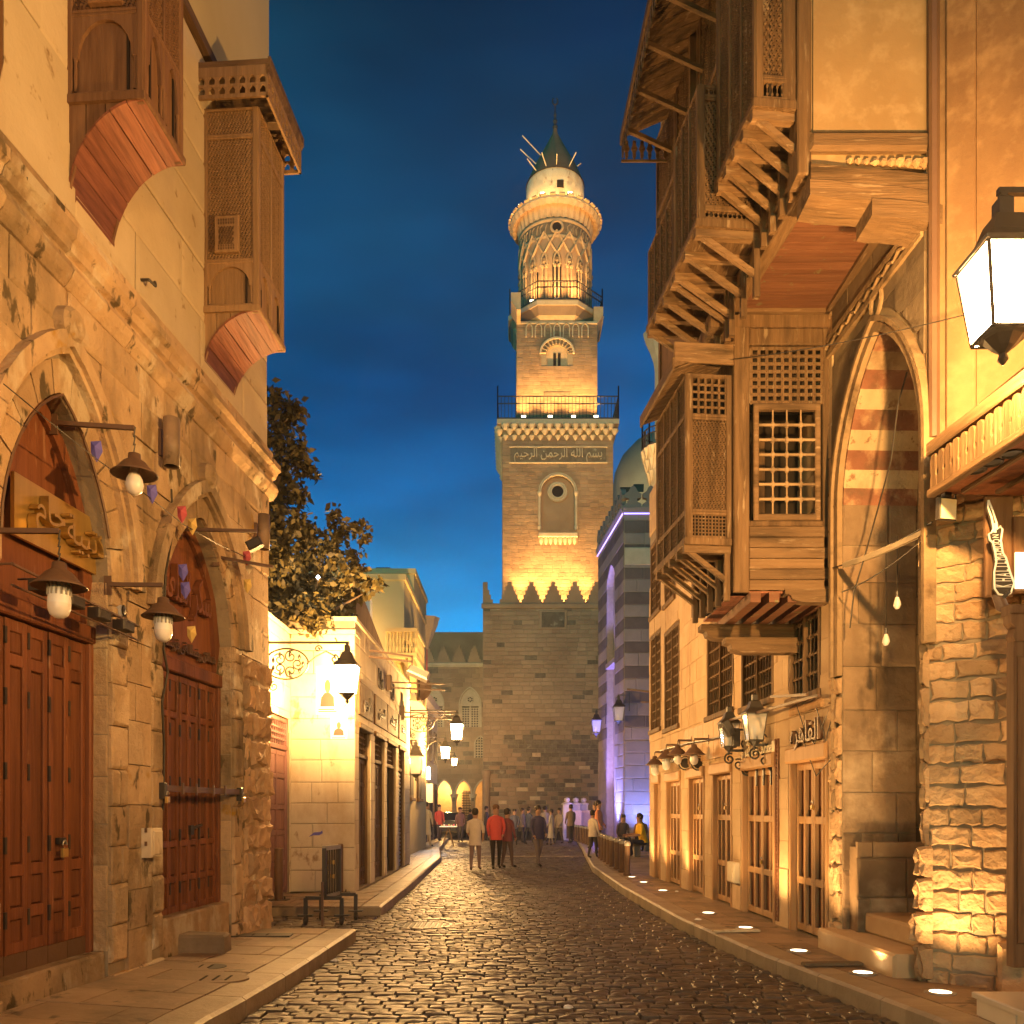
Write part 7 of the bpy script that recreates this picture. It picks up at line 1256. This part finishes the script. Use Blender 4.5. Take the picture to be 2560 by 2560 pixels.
DM = thing('dome', 'pale smooth mausoleum dome rising behind the striped walls', 'dome', (14.6, 85, 20)); dx = TX(1660, 85); zd = hgt(1240, 85); b = MB(); b.lathe((dx, 85, 0), [(4.9, zd - 14), (4.9, zd), (4.95, zd + .8), (4.75, zd + 2.2), (4.1, zd + 3.7), (2.9, zd + 5.0), (1.4, zd + 5.8), (.0, zd + 6.1)], 40); b.obj('shell', m_dome, DM, True); b = MB(); b.lathe((dx, 85, 0), [(.12, zd + 6), (.3, zd + 6.4), (.08, zd + 6.8), (.05, zd + 7.6)], 8); b.obj('finial', m_iron, DM)
lamp('SPOT', (dx - 7, 76, zd - 6), 6500, (1, .85, .42), .4, (dx, 85, zd + 2), 60, .9)
M2 = thing('slim_minaret', 'slim carved minaret with a railed gallery half hidden behind the balconies', 'minaret', (10.4, 60, 20)); mx, my = TX(1668, 60), 60.0; H6 = lambda py: hgt(py, 60)
b = MB(); b.lathe((mx, my, 0), [(1.15, 14), (1.15, H6(1230))], 10); b.obj('shaft', m_trim, M2); b = MB(); b.lathe((mx, my, 0), [(1.15, H6(1230)), (1.05, H6(1215)), (1.3, H6(1190)), (1.45, H6(1160)), (1.72, H6(1135)), (1.76, H6(1128)), (1.2, H6(1128))], 10); b.obj('gallery_flare', m_trim, M2)
for k in range(16):
    for j, (rr, py) in enumerate(((1.22, 1205), (1.40, 1178), (1.62, 1152))): a = 2 * PI * (k + .5 * (j % 2)) / 16; b = MB(); b.lathe((mx + rr * math.cos(a), my + rr * math.sin(a), H6(py)), [(.02, -.1), (.16, .25), (.24, .55), (.2, .6)], 5); b.obj('stalactite_corbel', m_trim, M2)
railing([(mx + 1.7 * math.cos(2 * PI * k / 10), my + 1.7 * math.sin(2 * PI * k / 10)) for k in range(11)], H6(1128), 1.2, .25, M2)
b = MB(); b.lathe((mx, my, 0), [(.85, H6(1128)), (.85, H6(930)), (.95, H6(905)), (1.3, H6(870)), (1.6, H6(845)), (1.65, H6(835)), (.4, H6(820))], 10); b.obj('upper_shaft', m_trim, M2)
lamp('POINT', (mx - 2.2, my - 2.5, H6(1140)), 120, WARM2, .2)
# warm floodlights added on the neighbouring roofs to wash the minaret and its base
for p, e, a, sp, l_ in (((6.2, 43.2, 17.4), 15000, (3.3, 68, 30), 62, 'roof floodlight on the striped mausoleum aimed at the minaret'), ((5.6, 43.6, 17.4), 80000, (3.4, 70, 54.5), 28, 'second floodlight added on the mausoleum roof for the minaret top'), ((-4.6, 31.5, 10.1), 6000, (-.5, 68, 8), 50, 'added roof floodlight on the yellow house aimed at the base wall')):
    T = thing('added_roof_floodlight', l_, 'floodlight', p, 'added roof floodlights aimed at the minaret'); f = Fr(p, (1, 0, 0), (0, -.3, 1), (0, 1, .3)); b = MB(); b.bev(f, -.25, .25, -.18, .18, -.12, .1, .04); b.obj('housing', m_iron, T); b = MB(); b.bar(p, Vector(p) + Vector((0, 0, -.6)), .08); b.obj('stand', m_iron, T)
    lamp('SPOT', Vector(p) + Vector((0, .35, .12)), e, WARM, .2, a, sp, .8)
T = thing('added_roof_uplight', 'small uplight added out of sight behind the stepped crenels of the mosque front', 'uplight', (-4.6, 72.6, 13.3)); b = MB(); b.lathe((-4.6, 72.6, 13.3), [(.0, 0), (.2, 0), (.25, .25), (.0, .26)], 10); b.obj('housing', m_iron, T); lamp('SPOT', (-4.6, 72.6, 13.7), 350, WARM, .15, (-4.6, 80, 16), 150, .8)  # uplight added unseen to warm the hall wall behind
# ================================================================ lit lanterns
LAX = Fr((0, 0, 0), (1, 0, 0)); RAX = Fr((0, 0, 0), (-1, 0, 0))
lantern((2.90, 5.2, 4.63), 'big lit lantern hanging nearest at the right edge over the shop canopy', True, 1650, 1.05, (1.5, False), RAX)
lantern((-2.62, 14.0, 3.67), 'lit lantern on a scrolled bracket by the cream corner shop', True, 1800, 1.0, (1.27, True), LAX)
lantern((-1.52, 24.2, 3.74), 'lit lantern farther down the street, higher of the distant pair', True, 2000, 1.0, (1.28, True), LAX)
lantern((-2.50, 33.0, 3.74), 'lit lantern farthest down the street, lower of the distant pair', True, 3500, 1.0, (1.3, True), LAX)
lantern((-3.6, 55.0, 4.6), 'small added lit lantern on the far left before the mosque front', True, 3000, 1.0, (1.2, False), LAX)  # added to warm the far end of the street
lantern((-2.88, 26.4, 2.95), 'dark wall lantern without light under the far scrolled bracket', False, 0, 1.25, (.5, False), LAX)
lantern((-2.4, -3.5, 3.7), 'unseen lit street lantern added behind the viewer on the left wall', True, 1000, 1.0, (1.3, True), LAX)  # added out of view as warm fill for the street
lantern((2.7, -4.5, 4.3), 'unseen lit street lantern added behind the viewer on the right wall', True, 2100, 1.0, (1.4, True), RAX)  # added out of view to brighten the left wall
# ================================================================ recessed ground lights along the right pavement
for i, (px, py) in enumerate(((1580, 2193), (1609, 2206), (1657, 2227), (1771, 2283), (1864, 2320), (1997, 2378), (2157, 2433), (2351, 2482))):
    c = gnd(px, py, .155); T = thing('ground_light', ('lit round ground light farthest off beside the last bollard', 'lit ground light just nearer than the last bollard', 'lit ground light before the far shop doors', 'dim ground light in the middle of the right pavement', 'lit ground light before the door with the meter box', 'lit ground light before the second shop door', 'lit ground light before the portal steps', 'brightest ground light, nearest at the rough stone wall')[i], 'ground light', c, 'ground lights in the right pavement')
    b = MB(); b.lathe(c, [(.12, -.03), (.12, .006), (.085, .012), (.085, .0)], 20); b.obj('ring', m_steel, T); b = MB(); b.lathe(c, [(.0, .007), (.086, .005)], 20); b.obj('lens', m_spot, T)
    wx = R1x(c.y); lamp('SPOT', c + Vector((0, 0, .05)), (190 if i != 3 else 50) * (.9 if i == 7 else 1), WARM2, .05, (wx + .1, c.y + .25, 3.4), 105, .9)
lamp('SPOT', (4.02, 6.45, 3.0), 45, WARM2, .04, (4.2, 6.85, 1.6), 70, .7)
T = thing('wall_washer', 'small downlight fixed on the rough stone wall beside the shop post', 'light', (4.02, 6.5, 3.05)); b = MB(); b.lathe((4.02, 6.45, 3.02), [(.05, .0), (.055, .1), (.0, .11)], 10); b.obj('can', m_iron, T); b = MB(); b.bar((4.02, 6.45, 3.1), (4.1, 6.9, 3.1), .03); b.obj('arm', m_iron, T)
# ================================================================ bollards
def bollard(p, label):
    T = thing('bollard', label, 'bollard', p, 'brown bollards along the plaza kerb'); p = Vector(p); b = MB(); b.lathe(p, [(.085, 0), (.085, .05), (.065, .06), (.065, .70), (.058, .72)], 10); b.obj('post', m_rust, T); b = MB(); b.lathe(p, [(.066, .66), (.074, .67), (.074, .73), (.05, .765), (.0, .775)], 10); b.obj('cap', m_steel, T); return T
bl = [(1568, 2189), (1555, 2181), (1542, 2173), (1530, 2166.5), (1522, 2161), (1514, 2155.5), (1507, 2150.5), (1501, 2146)]; bf = [(1472 - 6.6 * k, 2113 - 2.1 * k) for k in range(10)]
B0 = None
for k, (px, py) in enumerate(bl + bf):
    p = gnd(px, py, .15); l_ = ('nearest red-brown bollard beside the ground light', 'second nearest brown bollard of the front row', 'third bollard from the near end of the front row', 'fourth bollard of the front row, by the stone bench', 'fifth bollard of the front row', 'sixth bollard of the front row', 'seventh bollard of the front row, near the orange shirt', 'last bollard of the front row, beside the white shirted child')[k] if k < 8 else 'brown bollard %s from the near end of the far row beyond the standing people' % ('first second third fourth fifth sixth seventh eighth ninth tenth'.split()[k - 8])
    if B0 is None: B0 = bollard(p, l_); base0 = p
    else: dup(B0, p, 0, l_)
def bare_post(px, py, top, y0, label, rr=.07, z=.15): p = gnd(px, py, z); h = hgt(top, p.y) - z; T = thing('steel_post', label, 'post', p); b = MB(); b.lathe(p, [(rr, 0), (rr, h), (rr * .7, h + .02), (0, h + .02)], 12); b.obj('tube', m_rust, T); b = MB(); b.bev(Fr(p, (1, 0, 0), (0, 1, 0), (0, 0, 1)), -.16, .16, -.12, .12, .0, .012); b.obj('foot_plate', m_iron, T); b = MB(); b.lathe(p + Vector((.10, -.02, .0)), [(.012, 0), (.012, .06), (0, .06)], 6); b.obj('bolt', m_iron, T); return T
bare_post(697, 2250, 2122, 0, 'thick rusty steel post in front of the violet-brown side door'); bare_post(851, 2232, 2112, 0, 'slim dark post with a cap behind the wheeled rack', .05)
b = MB(); b.bar(gnd(662, 2262, .15), gnd(662, 2262, .15) + Vector((0, 0, .42)), .03); tag(b.obj('short_rod', m_rust), 'short thin rod standing beside the rusty steel post', 'rod')
# ================================================================ wheeled steel rack
TR_ = thing('wheeled_rack', 'dark tubular steel rack on small castors standing in the alley mouth', 'rack', gnd(835, 2300)); yk = 12.35
def kp(px, py, y=yk): return at(px, py, y)
b = MB(); ra, rb = (at(811, 2240, 12.2)), (at(848, 2222, 12.75)); z0, z1_ = .40, 1.07
for t in (0, 1): p = ra.lerp(rb, t); b.bar((p.x, p.y, z0 - .02), (p.x, p.y, z1_), .055)
b.obj('upright', m_iron, TR_); b = MB(); b.bar((ra.x, ra.y, z1_), (rb.x, rb.y, z1_), .06); b.bar((ra.x, ra.y, z0), (rb.x, rb.y, z0), .05); b.obj('rail', m_steel, TR_)
for k in range(1, 6): p = ra.lerp(rb, k / 6); b = MB(); b.tube([(p.x, p.y, z0), (p.x, p.y, z1_)], .016, 6); b.obj('bar', m_iron, TR_)
for p, s in ((ra, 0), (rb, 1)):
    for d in (-.26, .24):
        b = MB(); b.bar((p.x, p.y, z0 - .02), (p.x + d, p.y, z0 - .02), .05); b.bar((p.x + d, p.y, z0 - .02), (p.x + d, p.y, .15), .05); b.box(Fr((p.x + d, p.y, 0), (1, 0, 0), (0, 1, 0), (0, 0, 1)), -.10, .10, -.05, .05, .13, .15); b.obj('foot', m_iron, TR_)
        b = MB(); c = Vector((p.x + d, p.y, .068)); b.lathe(c, [(.0, -.022), (.055, -.022), (.066, -.012), (.066, .012), (.055, .022), (.0, .022)], 14, Fr(c, (0, 1, 0), (0, 0, 1), (1, 0, 0))); b.obj('castor', m_iron, TR_)
b = MB(); b.bar(at(806, 2318, 12.0) * 1, (at(806, 2318, 12.0).x, 12.0, .62), .03); b.obj('prop_rod', m_rust, TR_)
for z in (.66, .86): b = MB(); p = ra.lerp(rb, .55); b.bev(Fr((p.x - .02, p.y - .03, z), (1, 0, 0)), -.04, .05, -.03, .03, -.01, .01); b.obj('tag_plate', m_gold, TR_)
# ================================================================ manhole, pavement lids, litter, benches
T = thing('manhole_cover', 'round cast iron manhole cover in the cobbled street', 'manhole cover', (-1.225, 12.2, 0)); c = Vector((-1.225, 12.2, 0)); b = MB(); b.lathe(c, [(.40, -.03), (.40, .012), (.36, .014), (.355, .004), (.0, .004)], 28); b.obj('rim', m_iron, T); b = MB()
for i in range(-4, 5):
    for j in range(-4, 5):
        if math.hypot(i, j) < 4.4: b.bev(Fr(c + Vector((i * .075, j * .075, 0)), (1, 0, 0), (0, 1, 0), (0, 0, 1)), -.026, .026, -.026, .026, .0, .012, .004)
b.obj('grip_studs', m_iron, T, kind='stuff')
for px, py, a, bb, l_ in ((505, 2418, .22, .16, 'round iron cover with a broken edge in the left pavement'), (640, 2338, .40, .12, 'long slotted iron cover near the end of the left pavement'), (545, 2447, .26, .2, 'faint round stone cover in the left pavement')):
    p = gnd(px, py, .17); T = thing('pavement_cover', l_, 'cover', p); b = MB(); f = Fr(p, (1, .05, 0), (-.05, 1, 0), (0, 0, 1)); b.prism(f, [(a * math.cos(t), bb * math.sin(t)) for t in [2 * PI * k / 18 for k in range(18)]] if a < .3 else [(-a, -bb), (a, -bb), (a, bb), (-a, bb)], -.01, .007); b.obj('lid', m_iron if a != .26 else m_slab, T); b = MB(); [b.box(f, -a * .5 + k * a * .4, -a * .5 + k * a * .4 + .02, -bb * .5, bb * .5, .007, .011) for k in range(3)]; b.obj('slot', m_void, T)
for px, py, l_ in ((2040, 2345, 'long thin dark board lying before the portal steps'), (1800, 2262, 'flattened cardboard below the third and fourth shop doors')): p = gnd(px + 40, py + 65, .17); b = MB(); b.bev(Fr(p, (1, .1, 0), (-.1, 1, 0), (0, 0, 1)), -.28, .28, -.05, .05, -.01, .02); tag(b.obj('board' if px > 2000 else 'cardboard', m_dark if px > 2000 else m_pale), l_, 'board')
r = random.Random(77); q = 0
for px, py in ((612, 2262), (1068, 2208), (1095, 2126), (1745, 2300), (1692, 2230), (1420, 2520), (1462, 2575), (838, 2403), (1015, 2250)):
    p = gnd(px, py, .16 if px < 660 or px > 1600 else .02); b = MB(); b.lathe(p, [(.0, .0), (.05 * r.uniform(.6, 1.2), .004), (.03, .02), (.0, .03)], 5); q += 1; tag(b.obj('paper_scrap', m_white), ('pale scrap by the alley corner post', 'pale scrap on the road below the far kerb', 'pale scrap near the white-dressed man', 'pale scrap at the base of the meter box wall', 'pale scrap before the far shop doors', 'pale scrap on the near cobbles right of centre', 'pale scrap on the nearest cobbles at the bottom edge', 'pale scrap in the gutter by the left kerb', 'pale scrap beside the left kerb beyond the rack')[q - 1], 'litter', 'scraps of litter')
def bench(x, y, label): T = thing('stone_bench', label, 'bench', (x, y, .15), 'stone benches on the plaza'); f = Fr((x, y, 0), (1, 0, 0)); b = MB(); b.bev(f, -.5, .8, .50, .60, -.42, 0, .02); b.obj('seat', m_kerb, T); [(lambda b: (b.bev(f, u, u + .2, .15, .5, -.38, -.04, .015), b.obj('leg', m_kerb, T)))(MB()) for u in (-.35, .45)]
bench(4.15, 27.3, 'stone bench under the man in the yellow shirt'); bench(4.3, 31.5, 'stone bench behind, with two seated people')
for k, (px, l_) in enumerate(((1418, 'leftmost pale stone pier with ball finial'), (1440, 'middle stone pier with ball finial'), (1460, 'rightmost stone pier with ball finial'))):
    y_ = 46 + k; x = TX(px, y_); z = hgt(2012, y_); T = thing('stone_pier', l_ + ' before the minaret base', 'pier', (x, y_, 0), 'stone piers with ball finials'); b = MB(); b.bev(Fr((x, y_, 0), (1, 0, 0)), -.22, .22, 0, z, -.44, 0, .02); b.obj('shaft', m_pale, T); b = MB(); b.lathe((x, y_ + .22, z), [(.30, 0), (.28, .08), (.10, .14), (.16, .24), (.14, .34), (.0, .4)], 12); b.obj('ball_finial', m_pale, T); b = MB(); b.bev(Fr((x, y_ + .02, 0), (1, 0, 0)), .2, .75, 0, z - .3, -.25, 0, .02); b.obj('screen_panel', m_stone_r, T)
# vendor table and parked car at the far left
T = thing('vendor_table', 'small vendor table with a white cloth at the far left kerb', 'table', (-2.6, 38, 0)); b = MB(); b.bev(Fr((0, 0, 0), (1, 0, 0), (0, 1, 0), (0, 0, 1)), TX(1098, 38), TX(1142, 38), 38, 38.7, .86, .90); b.obj('top', m_white, T)
for px in (1104, 1134): b = MB(); b.bar((TX(1120, 38), 38.3, .86), (TX(px, 38), 38.3, .0), .05); b.obj('leg', m_wz, T)
for k in range(6): b = MB(); b.bev(Fr((TX(1101 + 6 * k, 38), 38.3, .9), (1, 0, 0)), 0, .07, 0, .05 + .03 * (k % 2), -.07, 0); b.obj('goods', (m_yel, m_pale, m_pink)[k % 3], T)
T = thing('parked_car', 'dark parked car with glowing red tail lights at the far left', 'car', (-3.4, 52, 0)); cx_, cy_ = TX(1122, 52), 52.0; m_car = M('dark_car_paint', (.03, .03, .035), (.04, .04, .045), rough=.25, bump=0, rnd=0, spec=.6); f = Fr((cx_, cy_, 0), (1, 0, 0))
b = MB(); b.ext(Fr((cx_ - .85, cy_, 0), (1, 0, 0), (0, 0, 1), (0, 1, 0)), [(0, .35), (0, .95), (.1, 1.0), (.7, 1.02), (1.0, 1.45), (2.4, 1.48), (3.1, 1.0), (4.1, .85), (4.2, .4)], 0, 1.7); b.obj('body', m_car, T); b = MB(); b.quad(f.at(-.7, 1.05, -.74), f.at(.7, 1.05, -.74), f.at(.62, 1.40, -.98), f.at(-.62, 1.40, -.98)); b.obj('rear_window', m_void, T)
for s in (-1, 1):
    b = MB(); b.bev(f, s * .62 - .18, s * .62 + .18, .72, .90, -.02, .02); b.obj('tail_light', glow('red_tail_light', (1, .08, .05), 3), T)
    for yy in (.8, 3.3): b = MB(); c = Vector((cx_ + s * .75, cy_ + yy, .32)); b.lathe(c, [(.0, -.1), (.3, -.1), (.32, 0), (.3, .1), (.0, .1)], 16, Fr(c, (0, 1, 0), (0, 0, 1), (1, 0, 0))); b.obj('wheel', m_iron, T)
# ================================================================ people
G_ = 'people in the street'
def pp_(px, feet, z): p = gnd(px, feet, z); return (p.x, p.y, z)
person(pp_(1066, 2117, .15), 2.6, 'man in long cream shirt and cream trousers on the left pavement', (.62, .54, .40), (.60, .50, .36), 1.74, long=.32, group=G_)
person((TX(1098, 41), 41, .15), .6, 'person in a dark red top behind the cream-dressed man', (.40, .06, .05), (.08, .06, .06), 1.68, group=G_)
person(pp_(1188, 2176, 0), 3.0, 'person in a white shirt and grey-pink trousers in the street', (.62, .52, .42), (.24, .16, .15), 1.62, long=.08, group=G_, sleeves=False)
person(pp_(1240, 2172, 0), .15, 'person in a bright red shirt and black trousers in mid-street', (.62, .09, .08), (.025, .02, .02), 1.72, stride=.16, group=G_, hair=M('brown_hair', (.12, .06, .03), (.16, .08, .04), bump=.3, rnd=0))
person(pp_(1268, 2170, 0), 2.4, 'person in a dull maroon top half hidden beside the red shirt', (.20, .06, .07), (.12, .08, .07), 1.62, group=G_)
person(pp_(1345, 2166, 0), .5, 'walker in a dark blue jacket with grey trousers', (.07, .06, .12), (.18, .14, .13), 1.70, stride=.22, group=G_)
person((2.85, 29.0, .15), 1.2, 'man in an orange-pink shirt standing behind the bollards', (.72, .28, .15), (.12, .09, .08), 1.74, group=G_)
person((2.42, 26.4, .15), 2.2, 'child in a white shirt and dark trousers beside the last front bollard', (.60, .50, .38), (.06, .05, .05), 1.42, group=G_)
person((4.05, 27.1, .15), -1.35, 'seated man in a yellow shirt and dark shorts on the stone bench', (.78, .46, .03), (.03, .03, .05), 1.72, 'sit', arms=((.32, .30), (.35, .25)), sleeves=False, group=G_)
person((3.9, 31.3, .15), .3, 'seated person in dark grey clothes on the bench behind', (.10, .08, .08), (.04, .04, .05), 1.66, 'sit', group=G_)
person((4.6, 31.3, .15), -.3, 'seated person in brown beyond the yellow shirted man', (.26, .14, .08), (.06, .05, .05), 1.66, 'sit', group=G_)
far = ((1286, 40, (.10, .10, .14), (.05, .05, .06), 'far walker in a slate jacket near the street middle'), (1306, 43, (.22, .18, .16), (.08, .07, .07), 'far walker in a taupe coat near the street middle'), (1322, 41, (.07, .08, .12), (.05, .05, .06), 'far walker in navy beside the taupe coat'), (1362, 44, (.36, .30, .24), (.10, .08, .07), 'far walker in a pale beige coat'), (1378, 40, (.42, .36, .28), (.20, .16, .13), 'far walker in a long cream robe right of mid-street'), (1398, 42, (.34, .27, .20), (.12, .10, .08), 'far walker in a sand coloured top before the stone piers'), (1150, 44, (.22, .12, .12), (.07, .06, .06), 'far walker in a plum top left of the white shirt'), (1216, 46, (.08, .07, .08), (.05, .05, .05), 'far person in black before the arcade'), (1176, 50, (.05, .05, .06), (.04, .04, .04), 'far person in charcoal close to the parked car'), (1427, 38, (.18, .13, .10), (.06, .05, .05), 'far person in brown standing at the far bollard row'), (1488, 33, (.12, .08, .07), (.05, .04, .04), 'person in a dark brown coat behind the orange-pink shirt'))
for k, (px, y_, a, c_, l_) in enumerate(far): person((TX(px, y_), y_, .15 if px > 1410 else 0), 1.1 * k, l_, a, c_, 1.62 + .05 * (k % 4), stride=.08 + .05 * (k % 3), long=.45 if 'robe' in l_ else 0, group=G_)
# ================================================================ thin warm street haze in one closed box
hz = bpy.data.materials.new('street_haze'); hz.use_nodes = True; t = hz.node_tree; t.nodes.remove(t.nodes['Principled BSDF']); v_ = t.nodes.new('ShaderNodeVolumePrincipled')
v_.inputs['Color'].default_value = (.9, .9, .9, 1); v_.inputs['Density'].default_value = .0006; v_.inputs['Anisotropy'].default_value = .55; t.links.new(v_.outputs[0], t.nodes['Material Output'].inputs['Volume'])
b = MB(); b.box(XYZ, -310, 310, -130, 610, -1.2, 60); b.obj('haze', hz, kind='stuff')
